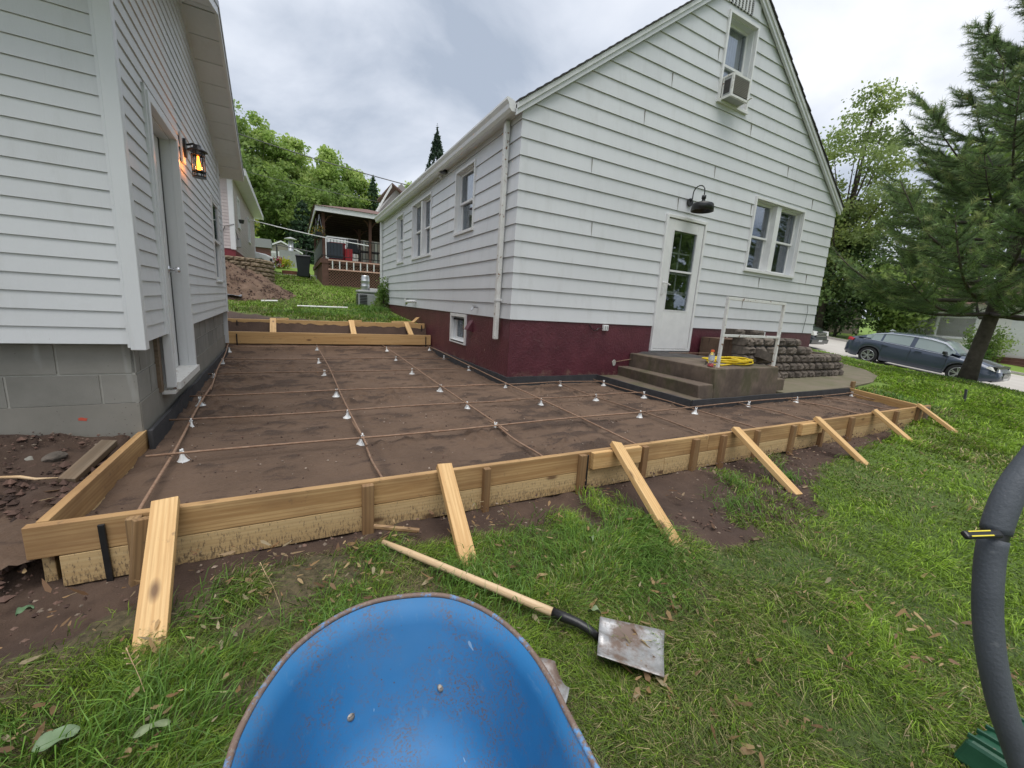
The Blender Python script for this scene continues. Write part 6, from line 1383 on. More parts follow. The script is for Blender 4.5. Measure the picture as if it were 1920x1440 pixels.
# ------------------------------------------------------------------ near pine
def pine():
    X0, Y0_, Zb = 14.85, 3.45, -1.2; g = np.random.default_rng(100)
    t = thing('pine_tree', 'large white pine with thick trunk on the lawn in front of the dark car', 'tree', (X0, Y0_, Zb))
    Ht = 12.5; n = 16; mb = MB(); pts = [(X0+.12*math.sin(i*.8), Y0_+.10*math.cos(i*.7)-.1, Zb-.1+Ht*i/n) for i in range(n+1)]
    mb.tube(pts, [(.20 if i == 0 else .155)*(1-.93*(i/n)) for i in range(n+1)], 14)
    tr = build('trunk', mb, M['bark'], t, smooth=True)
    A = []; Bv = []; tc_ = []; limb = MB()
    z = 1.75
    lev = 0
    while z < Ht-.4:
        k_ = 5+int(g.integers(0, 2)); ph = g.random()*6
        rr = max(.35, 4.0*(1-(z/Ht))**1.12)
        for i in range(k_):
            a = ph+2*math.pi*i/k_+g.normal(0, .15); L = rr*g.uniform(.72, 1.12)
            d = np.array([math.cos(a), math.sin(a), 0]); b0 = np.array([X0, Y0_-.1, Zb+z]); rise = .12+.30*(z/Ht)
            P = [b0+d*L*u+np.array([0, 0, L*(rise*u+ (.22+.25*z/Ht)*u**3-.10*math.sin(u*3.1))]) for u in np.linspace(0, 1, 7)]
            limb.tube([tuple(p) for p in P], [(.05*(L/3.5)+.01)*(1-.85*u) for u in np.linspace(0, 1, 7)], 6)
            nb = int(10+L*7)
            for j in range(nb):
                u = g.uniform(.22, 1)**.8; idx = u*6; k0 = min(int(idx), 5); p = P[k0]+(P[k0+1]-P[k0])*(idx-k0)
                s_ = g.choice([-1, 1]); side = np.array([-d[1], d[0], 0])*s_; l2 = (L*.42)*(1.15-u)*g.uniform(.5, 1.1)+.22
                d2 = (side*g.uniform(.5, 1)+d*g.uniform(.5, 1)); d2[2] = g.uniform(-.02, .5); d2 /= np.linalg.norm(d2)
                nt_ = int(l2/.14)+2; q0 = p
                limb.tube([tuple(p), tuple(p+d2*l2*.6), tuple(p+d2*l2+np.array([0, 0, .10*l2+.04]))], [.009, .006, .003], 4)
                for m_ in range(nt_):
                    v = (m_+.6)/nt_; q = p+d2*l2*v+np.array([0, 0, (.10*l2+.04)*v*v]); A.append(q); e = d2+np.array([0, 0, .35*v]); Bv.append(e/np.linalg.norm(e)); tc_.append(g.random()+ (v > .8)*.5)
        z += g.uniform(.36, .52); lev += 1
    # bare candle tips along the upper outline
    build('limbs', limb, M['bark'], t, smooth=True, kind='stuff')
    A = np.array(A); Bv = np.array(Bv); tc_ = np.array(tc_); n_ = len(A); K = 30
    A2 = np.repeat(A, K, 0); B2 = np.repeat(Bv, K, 0); u = g.random(n_*K)[:, None]; base = A2+B2*(u-.5)*.16
    r_ = g.normal(0, 1, (n_*K, 3)); r_ -= (r_*B2).sum(1, keepdims=True)*B2; r_ /= np.linalg.norm(r_, axis=1, keepdims=True)
    d = B2*g.uniform(.35, 1.1, (n_*K, 1))+r_*.85; d[:, 2] -= .05; d /= np.linalg.norm(d, axis=1, keepdims=True); L = g.uniform(.08, .15, (n_*K, 1)); w = np.cross(d, r_+.3); w /= np.linalg.norm(w, axis=1, keepdims=True)
    V = np.stack([base-w*.005, base+w*.005, base+d*L], 1).reshape(-1, 3); i = np.arange(n_*K)*3
    me = npmesh('needles', V-np.array([X0, Y0_, Zb]), np.stack([i, i+1, i+2], 1), False)
    pc = np.array([(.115, .185, .070), (.15, .235, .080), (.20, .29, .09), (.28, .33, .11)]); q = np.clip((tc_*2.6).astype(int), 0, 3); c = np.repeat(pc[q], K, 0)*(.75+.5*g.random(n_*K))[:, None]
    setattr_c(me, 'tint', np.repeat(c[:, None, :], 3, 1).reshape(-1, 3)); mkobj('needles', me, M['needle'], t, kind='stuff')
    print('PINE tufts', n_)
pine()
WG_ = [(.22, .29, .09), (.17, .23, .07), (.26, .33, .12), (.30, .37, .11)]
tree('tall windswept leafy tree with open crown beyond the road', 33.2, 15.6, 16.6, 3.6, 3.5, 17000, .20, WG_, 51, nclump=85, lean=(1.2, -.3), spread=.12, trunk_r=.26, limbs=30, bark='bark')
tree('yellow green leafy tree low beside the right edge of the white house', 33.5, 17.6, 10.5, 3.6, 1, 22000, .22, [(.32, .39, .11), (.25, .32, .09), (.17, .24, .07)], 52, nclump=60)
tree('dense dark leafy tree between the house corner and the pine', 34, 14.8, 6.6, 3.0, .2, 15000, .22, [(.13, .20, .07), (.17, .26, .08), (.09, .15, .055)], 53, nclump=60, spread=.2)
tree('dark green tree behind the pine near the house across the street', 34.6, 11.8, 6.0, 2.4, 1.0, 5500, .26, MG, 54, nclump=45, spread=.2)
tree('tall green tree behind the pine high on the right', 41, 10.5, 14.5, 4.2, 4, 9000, .34, MG, 55, nclump=70)
tree('dark tree at the far right behind the pine', 43, 6.2, 12, 4.2, 3, 7000, .34, MG, 56, nclump=60)
shrub('dark rounded shrub beside the brown building', 34.3, 16.3, 1.3, 2.0, 2500, .14, [(.03, .065, .02), (.045, .09, .025)], 57)
shrub('flowering light green shrub before the picture window across the street', 34.6, 10.9, .8, 1.3, 1200, .12, [(.11, .18, .04), (.16, .2, .09), (.07, .13, .03)], 58)
shrub('large green shrub left of the front steps across the street', 34.8, 7.7, .95, 1.7, 1900, .13, MG, 59)
shrub('low green shrub at the foot of the steps across the street', 33.9, 7.9, .7, .8, 1000, .12, [(.10, .19, .04), (.07, .14, .03)], 60)
for lab, x_, y_, h_, r_, s__ in (('broad green tree standing behind the photographer to the left', 7, -14, 11, 4.5, 91), ('broad green tree standing behind the photographer to the right', 15, -9, 9, 4, 92), ('green tree far behind the photographer near the street', 24, -14, 13, 5, 93)):
    tree(lab, x_, y_, h_, r_, 1.5, 5000, .6, MG, s__, nclump=50)
# ================================================================== CARS
def car(name, label, cat, x, y, z, paint, L=4.8, Wd=1.84, van=False):
    t = thing(name, label, cat, (x, y, z)); t.rotation_euler = (0, math.atan(.115), -math.pi/2)
    w0 = Wd/2; wb = 2.75; wr = .335
    ax = [(-wb/2-.03), wb/2-.03+.06]
    xs_ = np.linspace(-L/2, L/2, 97)
    if not van:
        top = lambda x: np.interp(x, [-2.4, -2.33, -2.15, -1.45, 1.0, 1.75, 2.2, 2.36, 2.4], [.78, .98, 1.045, 1.06, 1.03, .93, .80, .66, .55])
        belt = lambda x: np.interp(x, [-2.4, -2.2, -1.4, 0, 1.0, 1.8, 2.3, 2.4], [.72, .95, .99, .945, .90, .82, .66, .5])
        roof = lambda x: np.interp(x, [-1.98, -1.45, -.95, -.3, .3, .75, 1.28], [1.05, 1.30, 1.44, 1.49, 1.48, 1.40, 1.00]); gx0, gx1 = -1.98, 1.28
    else:
        top = lambda x: np.interp(x, [-2.5, -2.4, 1.2, 2.0, 2.35, 2.5], [.9, 1.12, 1.12, 1.05, .88, .6]); belt = lambda x: np.interp(x, [-2.5, 1.2, 2.1, 2.5], [1.05, 1.05, .92, .6])
        roof = lambda x: np.interp(x, [-2.42, -2.2, 0, .6, 1.75], [1.12, 1.70, 1.75, 1.68, 1.06]); gx0, gx1 = -2.42, 1.75
    hw = lambda x: w0*(1-.30*np.clip((abs(x)-L/2+.55)/.55, 0, 1)**2.3)
    def low(x):
        b_ = .22+.10*np.clip((abs(x)-L/2+.35)/.35, 0, 1)
        for a in ax:
            q = (wr+.055)**2-(x-a)**2
            if q > 0: b_ = max(b_, wr+math.sqrt(q)*.98)
        return b_
    mb = MB(); sec = []
    for x_ in xs_:
        w = float(hw(x_)); lo = float(low(x_)); be = float(belt(x_)); tp = float(top(x_)); m1 = lo+(be-lo)*.35; m2 = lo+(be-lo)*.8
        h = [(w-.05, lo), (w-.005, lo+(be-lo)*.10), (w, m1), (w-.012, m2), (w-.045, be), (w*.80, be+(tp-be)*.8), (w*.45, tp-.005), (0, tp)]
        s_ = [(-a, b_) for a, b_ in h]+[(a, b_) for a, b_ in h[-2::-1]]; sec.append([(x_, a, b_) for a, b_ in s_])
    k = len(sec[0]); vs = [p for s_ in sec for p in s_]; m_ = len(sec)
    fs = [(i*k+j, i*k+j+1, (i+1)*k+j+1, (i+1)*k+j) for i in range(m_-1) for j in range(k-1)]+[tuple(range(k)), tuple((m_-1)*k+j for j in range(k-1, -1, -1))]
    mb.add(vs, fs); bo = build('body', mb, paint, t, smooth=True, local=True); fix_normals(bo)
    mb = MB(); mb.box((-L/2+.12, -w0+.16, .25), (L/2-.12, w0-.16, .80)); build('underbody', mb, M['black'], t, local=True)
    # greenhouse
    gs = np.linspace(gx0, gx1, 45); rows_ = []
    for x_ in gs:
        w = float(hw(x_))-.05; be = float(top(x_) if (x_ > 1.0 or x_ < -1.5) and not van else belt(x_))-.02; zr = float(roof(x_)); hgt = max(zr-be, 0); tum = .20*min(1, hgt/.45)
        rows_.append([(x_, -w, be), (x_, -(w-tum*.12), be+hgt*.12), (x_, -(w-tum*.8), be+hgt*.80), (x_, -(w-tum-.04), be+hgt*.93), (x_, -w*.45, zr), (x_, 0, zr+.008), (x_, w*.45, zr), (x_, (w-tum-.04), be+hgt*.93), (x_, (w-tum*.8), be+hgt*.80), (x_, (w-tum*.12), be+hgt*.12), (x_, w, be)])
    GB, GG = MB(), MB()
    wind = (lambda x: x > .72 or x < -1.02) if not van else (lambda x: x > .6 or x < -2.2)
    pill = (lambda x: abs(x+.12) < .05 or x > 1.1 or x < -1.72 or abs(x+1.12) < .03) if not van else (lambda x: abs(x-.3) < .06 or x > 1.5 or x < -2.1 or abs(x+.9) < .06)
    for i in range(len(gs)-1):
        xm = (gs[i]+gs[i+1])/2
        for j in range(10):
            q = [rows_[i][j], rows_[i][j+1], rows_[i+1][j+1], rows_[i+1][j]]
            side = j in (1, 8); glass = (side and not pill(xm)) or (j in (3, 4, 5, 6) and wind(xm) and gs[0]+.08 < xm < gs[-1]-.05)
            (GG if glass else GB).add(q, [(0, 1, 2, 3)])
    build('roof', GB, paint, t, smooth=True, local=True); build('windows', GG, M['carglass'], t, smooth=True, local=True)
    # chrome line over and under the side glass
    for s_ in (-1, 1):
        if van: break
        mb = MB(); P = [(x_, s_*(float(hw(x_))-.05+.006-.20*min(1, max(0, float(roof(x_))-.93)/.45)*.80), float(belt(x_))+max(0, float(roof(x_))-float(belt(x_)))*.83) for x_ in np.linspace(-1.75, 1.2, 22)]; mb.tube(P, .018, 5)
        mb.tube([(x_, s_*(float(hw(x_))-.042), float(belt(x_))+.012) for x_ in np.linspace(-1.75, 1.22, 16)], .009, 5); build('window_trim', mb, M['chrome'], t, local=True)
        for xd in (-.95, .12):
            mb = MB(); mb.box((xd-.10, s_*(w0-.02), .845), (xd+.10, s_*(w0+.018), .87)); build('door_handle', mb, paint, t, local=True)
        for xd in (-1.02, -.12, .98):
            mb = MB(); mb.box((xd-.003, s_*(w0-.02), .33), (xd+.003, s_*(w0+.0008), .90)); build('door_gap', mb, M['black'], t, local=True)
        mb = MB(); mb.box((.82, s_*(w0-.03), .93), (.92, s_*(w0+.02), .97)); mb.hull8([(.80, s_*(w0+.00), .94), (.98, s_*(w0+.02), .94), (.96, s_*(w0+.17), .95), (.84, s_*(w0+.17), .95), (.80, s_*(w0), 1.06), (.94, s_*(w0+.02), 1.06), (.93, s_*(w0+.17), 1.05), (.84, s_*(w0+.17), 1.05)]); o = build('mirror', mb, M['black'], t, local=True, bevel=.02); fix_normals(o)
    for s_ in (-1, 1):
        for a in ax:
            mb = MB(); mb.lathe([(.225, -.10), (.30, -.11), (wr, -.08), (wr, .08), (.30, .108), (.235, .10)], (0, 0, 0), 32, axis=1); w_ = build('wheel', mb, M['tyre'], t, smooth=True, local=True); w_.location = (a, s_*(w0-.12), wr)
            mb = MB(); mb.lathe([(.215, s_*.06), (.235, s_*.10), (.222, s_*.112), (.208, s_*.10), (.205, s_*.05)], (0, 0, 0), 32, axis=1); mb.f = mb.f[:-2] ; o = build('rim', mb, M['rim'], w_, smooth=True, local=True)
            mb = MB(); mb.lathe([(.0, s_*.03), (.212, s_*.03)], (0, 0, 0), 24, axis=1); build('brake_disc', mb, M['black'], w_, local=True)
            mb = MB()
            for q in range(5):
                for dd in (-.10, .10):
                    an = 2*math.pi*q/5+dd+.3; c, s2_ = math.cos(an), math.sin(an); c3, s3 = math.cos(an+dd*.8), math.sin(an+dd*.8); px_, pz_ = -s2_*.016, c*.016
                    mb.hull8([(.03*c-px_, s_*.085, .03*s2_-pz_), (.03*c+px_, s_*.085, .03*s2_+pz_), (.215*c3+px_, s_*.095, .215*s3+pz_), (.215*c3-px_, s_*.095, .215*s3-pz_), (.03*c-px_, s_*.105, .03*s2_-pz_), (.03*c+px_, s_*.105, .03*s2_+pz_), (.215*c3+px_, s_*.108, .215*s3+pz_), (.215*c3-px_, s_*.108, .215*s3-pz_)])
            mb.lathe([(.0, s_*.112), (.045, s_*.105), (.045, s_*.08)], (0, 0, 0), 12, axis=1); o = build('spokes', mb, M['rim'], w_, local=True); fix_normals(o)
        # lamps
        xf = L/2
        mb = MB(); z_ = .70 if not van else .80
        def pt(x_, f, zo): return (x_, s_*(float(hw(x_))*f), zo)
        if not van:
            mb.add([pt(2.02, 1.008, .73), pt(2.22, 1.012, .66), pt(2.36, .93, .63), pt(2.33, .70, .64), pt(2.30, .72, .73), pt(2.1, .98, .80)], [(0, 1, 5), (1, 2, 4, 5), (2, 3, 4)])
        else: mb.hull8([pt(2.2, 1.0, .72), pt(2.52, .95, .70), pt(2.53, .55, .74), pt(2.2, .5, .74), pt(2.2, 1.0, .90), pt(2.44, .97, .90), pt(2.47, .55, .90), pt(2.2, .5, .90)])
        o = build('headlight', mb, M['headlight'], t, local=True)
        if not van:
            mb = MB(); mb.hull8([pt(-2.12, 1.015, .84), pt(-2.40, 1.02, .83), pt(-2.405, .62, .84), pt(-2.2, .6, .84), pt(-2.05, 1.005, .94), pt(-2.36, 1.01, .96), pt(-2.37, .60, .96), pt(-2.2, .6, .96)]); o = build('tail_light', mb, M['taillight'], t, local=True, bevel=.01)
    if not van:
        mb = MB(); mb.box((2.36, -.38, .42), (2.415, .38, .62)); build('grille', mb, M['black'], t, local=True, bevel=.02)
        for k_ in range(3): mb = MB(); mb.box((2.41, -.38, .45+.05*k_), (2.425, .38, .465+.05*k_)); build('grille_bar', mb, M['chrome'], t, local=True)
        mb = MB(); mb.add([(-1.05, -.01, 1.46), (-1.30, -.005, 1.42), (-1.22, 0, 1.53), (-1.05, .01, 1.46)], [(0, 1, 2), (3, 2, 1)]); build('antenna', mb, M['chrome'], t, local=True)
        mb = MB(); mb.box((2.41, -.24, .36), (2.43, .24, .42)); build('licence_plate', mb, M['white'], t, local=True)
    else:
        mb = MB(); mb.box((2.46, -.45, .64), (2.52, .45, .86)); build('grille', mb, M['black'], t, local=True, bevel=.02)
        for k_ in range(3): mb = MB(); mb.box((2.515, -.44, .67+.07*k_), (2.53, .44, .685+.07*k_)); build('grille_bar', mb, M['chrome'], t, local=True)
        mb = MB(); mb.box((2.40, -.8, .30), (2.54, .8, .52)); build('bumper', mb, paint, t, local=True, bevel=.04)
        mb = MB(); mb.box((2.54, -.16, .40), (2.55, .16, .50)); build('licence_plate', mb, M['white'], t, local=True)
    return t
car('parked_car', 'dark blue grey sedan parked at the kerb behind the pine trunk', 'car', 22.65, 6.75, -1.585, M['carpaint'])
car('parked_van', 'black minivan parked behind the sedan, half hidden by the white house', 'van', 22.6, 12.95, -.87, M['vanpaint'], L=5.0, Wd=1.95, van=True)
# ================================================================== HOUSES ACROSS THE STREET
def simple_boards(parent, F, u0, u1, z0, z1, step, m_, ops=(), proud=.02):
    z = z0
    while z < z1-.01:
        zz = min(z+step, z1)
        for mb in F.course(None, lambda q: u0, lambda q: u1, z, zz, list(ops), proud, .003): build('siding_board', mb, m_, parent)
        z = zz
FA = Fr((36, 13.2), (0, -1), (-1, 0)); M['cream'] = pm('cream_siding', (.74, .72, .66), (.78, .76, .71), 2, .6)
ah = thing('neighbour_house', 'low cream sided house with picture window and front steps across the street', 'house', (36, 9, -1.6))
WA = (1.55, 2.15, -.25, 1.15); WB = (2.25, 4.7, -.25, 1.15); DR = (6.0, 7.1, -.95, 1.2)
simple_boards(ah, FA, 0, 13, -2.0, 1.9, .2, M['cream'], (WA, WB, DR))
window(FA, WA, kind='dh', parent=ah, cw=.09, rec=.05, proud=.05); window(FA, WB, mull=(2.9, 2.98), kind='fix', parent=ah, cw=.09, rec=.05, proud=.05)
mb = MB(); FA.box(mb, DR[0], DR[1], -.1, .02, DR[2], DR[3]); build('door', mb, M['white'], ah)
mb = MB(); FA.box(mb, 0, 13, -7, -.05, -2.2, 1.85); build('house_core', mb, M['cream'], ah)
mb = MB(); mb.add([FA(-.4, .5, 1.85), FA(13.4, .5, 1.85), FA(13.4, -3.5, 3.4), FA(-.4, -3.5, 3.4), FA(-.4, -7.5, 1.85), FA(13.4, -7.5, 1.85)], [(0, 1, 2, 3), (3, 2, 5, 4)]); build('roof', mb, M['shingle'], ah)
for k in range(5): mb = MB(); FA.box(mb, 5.6, 7.4, .05, 1.5-.28*k, -2.2, -1.75+.17*k); build('step', mb, M['deckwood'], ah)
mb = MB(); mb.tube([FA(5.6, 1.45, -1.7), FA(5.6, 1.45, -.95), FA(5.6, .2, -.1), FA(5.6, .2, -.95)], .02, 5); [mb.tube([FA(5.6, 1.45-1.25*i/7, -1.7+.8*i/7), FA(5.6, 1.45-1.25*i/7, -.95+.85*i/7)], .012, 4) for i in range(8)]; build('handrail', mb, M['black'], ah)
FBn = Fr((38, 24), (0, -1), (-1, 0)); bb = thing('brown_building', 'small brown block building with grey roof edge behind the dark shrub', 'building', (38, 20, -1))
mb = MB(); FBn.box(mb, 0, 7, -5, 0, -1.5, 1.7); build('wall', mb, pm('brown_block_wall', (.24, .19, .15), (.30, .245, .20), 3, .9), bb)
mb = MB(); FBn.box(mb, -.3, 7.3, -5.3, .4, 1.7, 2.0); build('roof', mb, pm('grey_roof_edge', (.33, .36, .38), rough=.6), bb)
# ================================================================== BEHIND: pink house, retaining wall, dirt pile
pk = thing('pink_house', 'beige pink sided house with white trim beyond the garage', 'house', (-1.7, 17.5, 1))
FP = Fr((-1.70, 17.47), (-1, 0), (0, -1)); FS = Fr((-1.70, 17.47), (0, 1), (1, 0))
simple_boards(pk, FP, 0, 6, 1.34, 3.75, .105, M['pink'], (), .015)
simple_boards(pk, FS, 0, 9.0, 1.30, 3.75, .105, M['pink'], ((1.2, 1.9, 2.2, 3.3), (5.2, 6.2, 2.1, 3.2)), .015)
mb = MB(); FP.box(mb, -.02, .12, 0, .03, 1.32, 3.8); FS.box(mb, -.02, .14, 0, .03, 1.32, 3.8); build('corner_trim', mb, M['white'], pk)
mb = MB(); FS.box(mb, 8.9, 9.02, 0, .03, 1.3, 3.8); build('corner_trim', mb, M['white'], pk)
mb = MB(); FP.box(mb, .05, 6, -9, -.05, 1.3, 3.8); build('house_core', mb, M['pink'], pk)
mb = MB(); FP.box(mb, .0, 6, -9, -.01, .9, 1.335); build('foundation', mb, M['maroon'], pk)
window(FS, (1.2, 1.9, 2.2, 3.3), parent=pk, cw=.08, rec=.04); window(FS, (5.2, 6.2, 2.1, 3.2), parent=pk, cw=.08, rec=.04)
mb = MB(); FP.box(mb, -.42, 6, -9.4, .35, 3.72, 3.76); build('soffit', mb, M['white'], pk)
mb = MB(); FP.box(mb, -.45, -.42, -9.4, .35, 3.70, 3.92); FP.box(mb, -.42, 6, .35, .38, 3.70, 3.92); build('fascia', mb, M['white'], pk)
mb = MB(); mb.add([FP(-.45, .38, 3.9), FP(-.45, -9.4, 3.9), FP(2.6, -9.4, 5.2), FP(2.6, .38, 5.2), FP(5.7, .38, 3.9), FP(5.7, -9.4, 3.9)], [(0, 1, 2, 3), (3, 2, 5, 4), (0, 3, 4)]); build('roof', mb, M['shingle'], pk)
mb = MB(); mb.lathe([(.0, 0), (.06, 0), (.09, .12), (.0, .13)], FS(.35, .2, 2.25), 12); build('yard_light', mb, M['black'], pk)
mb = MB(); FS.box(mb, .4, .75, 0, .12, 1.45, 1.75); build('meter_box', mb, M['grey_metal'], pk)
mb = MB(); mb.tube([FS(.6, .1, 1.5), FP(.0, .04, 2.15), FP(.25, .05, 2.05), FP(.42, .04, 1.6), FP(.42, .03, 1.45)], .012, 5); build('cable', mb, M['black'], pk)
# curved tan block wall
cw = thing('curved_retaining_wall', 'curved tan block retaining wall below the pink house', 'retaining wall', (-1.2, 16, .5))
M['tan_block'] = pm('tan_split_block', (.17, .125, .08), (.26, .20, .135), 7, .95, .7, 40, rnd=.35)
TBm = []
for i in range(3):
    me = rock_block_mesh(40+i); me.materials.clear(); me.materials.append(M['tan_block']); TBm.append(me)
path = [(-4.2, 15.9), (-2.4, 15.95), (-1.5, 16.0), (-1.0, 16.2), (-.72, 16.6), (-.6, 17.1), (-.6, 17.7), (-.65, 18.4), (-.7, 19.5)]
seg = np.array(path); dl = np.hypot(*np.diff(seg, axis=0).T); cum = np.r_[0, np.cumsum(dl)]
for k in range(9):
    s_ = .15*(k % 2)
    while s_ < cum[-1]:
        px_ = np.interp(s_, cum, seg[:, 0]); py_ = np.interp(s_, cum, seg[:, 1]); qx = np.interp(s_+.1, cum, seg[:, 0]); qy = np.interp(s_+.1, cum, seg[:, 1])
        topz = 1.02-.0*s_
        if px_ > -3.2: rblock(cw, px_, py_+.01*k, -.22+.138*k, math.atan2(qy-py_, qx-px_), 1.0, 1, 0, random.choice(TBm))
        s_ += .305
mb = MB(); mb.extrude([(p[0]-.06*(i > 2), p[1]+.16) for i, p in enumerate(path)]+[(-4.2, 19.5)], lambda a, b, d: (a, b, d), -.2, 1.0); o = build('terrace_fill', mb, M['soil'], cw); fix_normals(o)
# dirt pile
px_, py_ = np.meshgrid(np.linspace(-4, .1, 80), np.linspace(12.8, 16.4, 70), indexing='ij')
ridge = np.clip(1-np.hypot((px_+2.6)/2.9, (py_-15.9)/2.9), 0, 1); pz = H(px_, py_)-.1+1.28*ridge**.95+(fbm(px_, py_, 3, 5, 800, .68)-.5)*.5*np.clip(ridge*4, 0, 1)
M['pile'] = M['soil'].copy(); o = mkobj('dirt_pile', gridmesh('dirt_pile', px_, py_, pz), M['soil']); tag(o, 'heap of reddish brown dirt against the curved tan block wall', 'dirt pile')
g = np.random.default_rng(8)
for k, (x_, y_, l_, a_, lab) in enumerate(((-.58, 13.5, .4, .1, 'pale board lying at the foot of the dirt pile'), (.75, 12.85, 1.3, .10, 'long thin white strip lying across the lawn before the gazebo'))):
    z_ = float(H([x_], [y_])[0])+.05; o = plank('white_board', (x_-l_*.5, y_-a_, z_), (x_+l_*.5, y_+a_*-.2, z_+.02), .06, .03, M['white_worn'], None, (0, -.3, 1), .003); tag(o, lab, 'board')
mb = MB(); tp = np.meshgrid(np.linspace(-1.8, -1.25, 14), np.linspace(13.5, 13.9, 8), indexing='ij'); tz = H(tp[0], tp[1])+.10+.06*fbm(tp[0], tp[1], 6, 3, 5); o = mkobj('crumpled_tarp', gridmesh('crumpled_tarp', tp[0], tp[1], tz), pm('shiny_black_plastic', (.05, .055, .065), (.35, .38, .42), 14, .25, .8, 30)); tag(o, 'crumpled black and silver plastic sheet at the foot of the dirt pile', 'tarp')
# ------------------------------------------------------------------ gazebo deck
dk = thing('deck_gazebo', 'raised brown deck with roofed gazebo, black railing and lattice skirt', 'gazebo', (1.06, 19, .4))
DX0, DX1, DY0, DY1 = 1.06, 5.2, 19.0, 26.3
mb = MB(); mb.box((DX0, DY0, 1.27), (DX1, DY1, 1.46)); build('deck_floor', mb, M['deckwood'], dk)
mb = MB(); mb.box((DX0+.05, DY0+.02, .3), (DX0+.30, DY0+.10, 1.27)); mb.box((DX0+.06, DY0+.1, .3), (DX0+.12, DY1, 1.27)); build('skirt', mb, M['deckwood'], dk)
mb = MB(); a0, a1, b0, b1 = DX0+.30, 3.6, .30, 1.26; st_ = .115
lo_ = int((a1-a0+b1-b0)/st_)
for i in range(lo_+8):
    s_ = a0-(b1-b0)+i*st_
    p0 = (max(s_, a0), b0+max(0, a0-s_)); p1 = (min(s_+(b1-b0), a1), b0+min(b1-b0, a1-s_))
    if p1[0] > p0[0]: mb.hull8([(p0[0]-.015, DY0+.03, p0[1]), (p0[0]+.015, DY0+.03, p0[1]), (p0[0]+.015, DY0+.045, p0[1]), (p0[0]-.015, DY0+.045, p0[1]), (p1[0]-.015, DY0+.03, p1[1]), (p1[0]+.015, DY0+.03, p1[1]), (p1[0]+.015, DY0+.045, p1[1]), (p1[0]-.015, DY0+.045, p1[1])])
    p0 = (max(s_, a0), b1-max(0, a0-s_)); p1 = (min(s_+(b1-b0), a1), b1-min(b1-b0, a1-s_))
    if p1[0] > p0[0]: mb.hull8([(p1[0]-.015, DY0+.046, p1[1]), (p1[0]+.015, DY0+.046, p1[1]), (p1[0]+.015, DY0+.06, p1[1]), (p1[0]-.015, DY0+.06, p1[1]), (p0[0]-.015, DY0+.046, p0[1]), (p0[0]+.015, DY0+.046, p0[1]), (p0[0]+.015, DY0+.06, p0[1]), (p0[0]-.015, DY0+.06, p0[1])])
M['lattice'] = pm('reddish_lattice_wood', (.24, .13, .09), (.30, .17, .12), 8, .75); build('lattice', mb, M['lattice'], dk, kind='stuff')
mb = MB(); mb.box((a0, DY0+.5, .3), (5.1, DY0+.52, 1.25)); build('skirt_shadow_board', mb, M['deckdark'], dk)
for x_, y_ in ((1.20, 19.1), (3.02, 19.1), (2.98, 22.0), (1.2, 22.5), (1.2, 26.0), (4.9, 19.1)):
    mb = MB(); mb.box((x_-.055, y_-.055, 1.46), (x_+.055, y_+.055, 3.25)); build('post', mb, M['deckwood'], dk)
    mb = MB(); mb.tube([(x_+.05, y_, 2.9), (x_+.18, y_, 3.1), (x_+.34, y_, 3.18)], .025, 5); mb.tube([(x_-.05, y_, 2.9), (x_-.13, y_, 3.1), (x_-.25, y_, 3.18)], .025, 5) if x_ > 1.3 else None; build('brace', mb, M['deckwood'], dk)
for z_ in (2.29, 1.58):
    mb = MB(); mb.box((DX0+.04, DY0+.04, z_-.015), (DX1, DY0+.065, z_+.015)); mb.box((DX0+.04, DY0+.065, z_-.015), (DX0+.065, DY1, z_+.015)); build('rail', mb, M['black'], dk)
for i in range(30):
    x_ = 1.32+.125*i
    if x_ < DX1: mb = MB(); mb.box((x_-.009, DY0+.045, 1.58), (x_+.009, DY0+.06, 2.28)); build('baluster', mb, M['black'], dk)
mb = MB(); mb.box((1.30, DY0+.07, 1.50), (1.92, DY0+.09, 2.12)); mb.box((DX0+.07, DY0+.1, 1.5), (DX0+.09, DY1-.2, 2.26)); build('privacy_panel', mb, M['navy'], dk)
for (xa, xb, ya, yb) in ((.88, 5.4, 18.5, 26.6),):
    ze = 3.19; mb = MB(); mb.box((xa, ya, ze), (xb, ya+.04, ze+.19)); mb.box((xa, ya+.04, ze), (xa+.04, yb, ze+.19)); build('fascia', mb, M['white'], dk)
    mb = MB(); mb.box((xa+.04, ya+.04, ze+.10), (xb, yb, ze+.14)); build('ceiling', mb, M['deckdark'], dk)
    for k in range(12): mb = MB(); mb.box((xa+.05+.0*k, ya+.3+.6*k, ze+.0), (xb, ya+.36+.6*k, ze+.10)); build('rafter', mb, M['deckdark'], dk)
    mx_, my0, my1 = (xa+xb)/2, ya+2.2, yb-2.2; mb = MB(); e_ = .06
    mb.add([(xa-e_, ya-e_, ze+.19), (xb, ya-e_, ze+.19), (xb, yb, ze+.19), (xa-e_, yb, ze+.19), (mx_, my0, ze+.75), (mx_, my1, ze+.75)], [(0, 1, 4), (1, 2, 5, 4), (2, 3, 5), (3, 0, 4, 5)]); build('roof', mb, M['shingle'], dk)
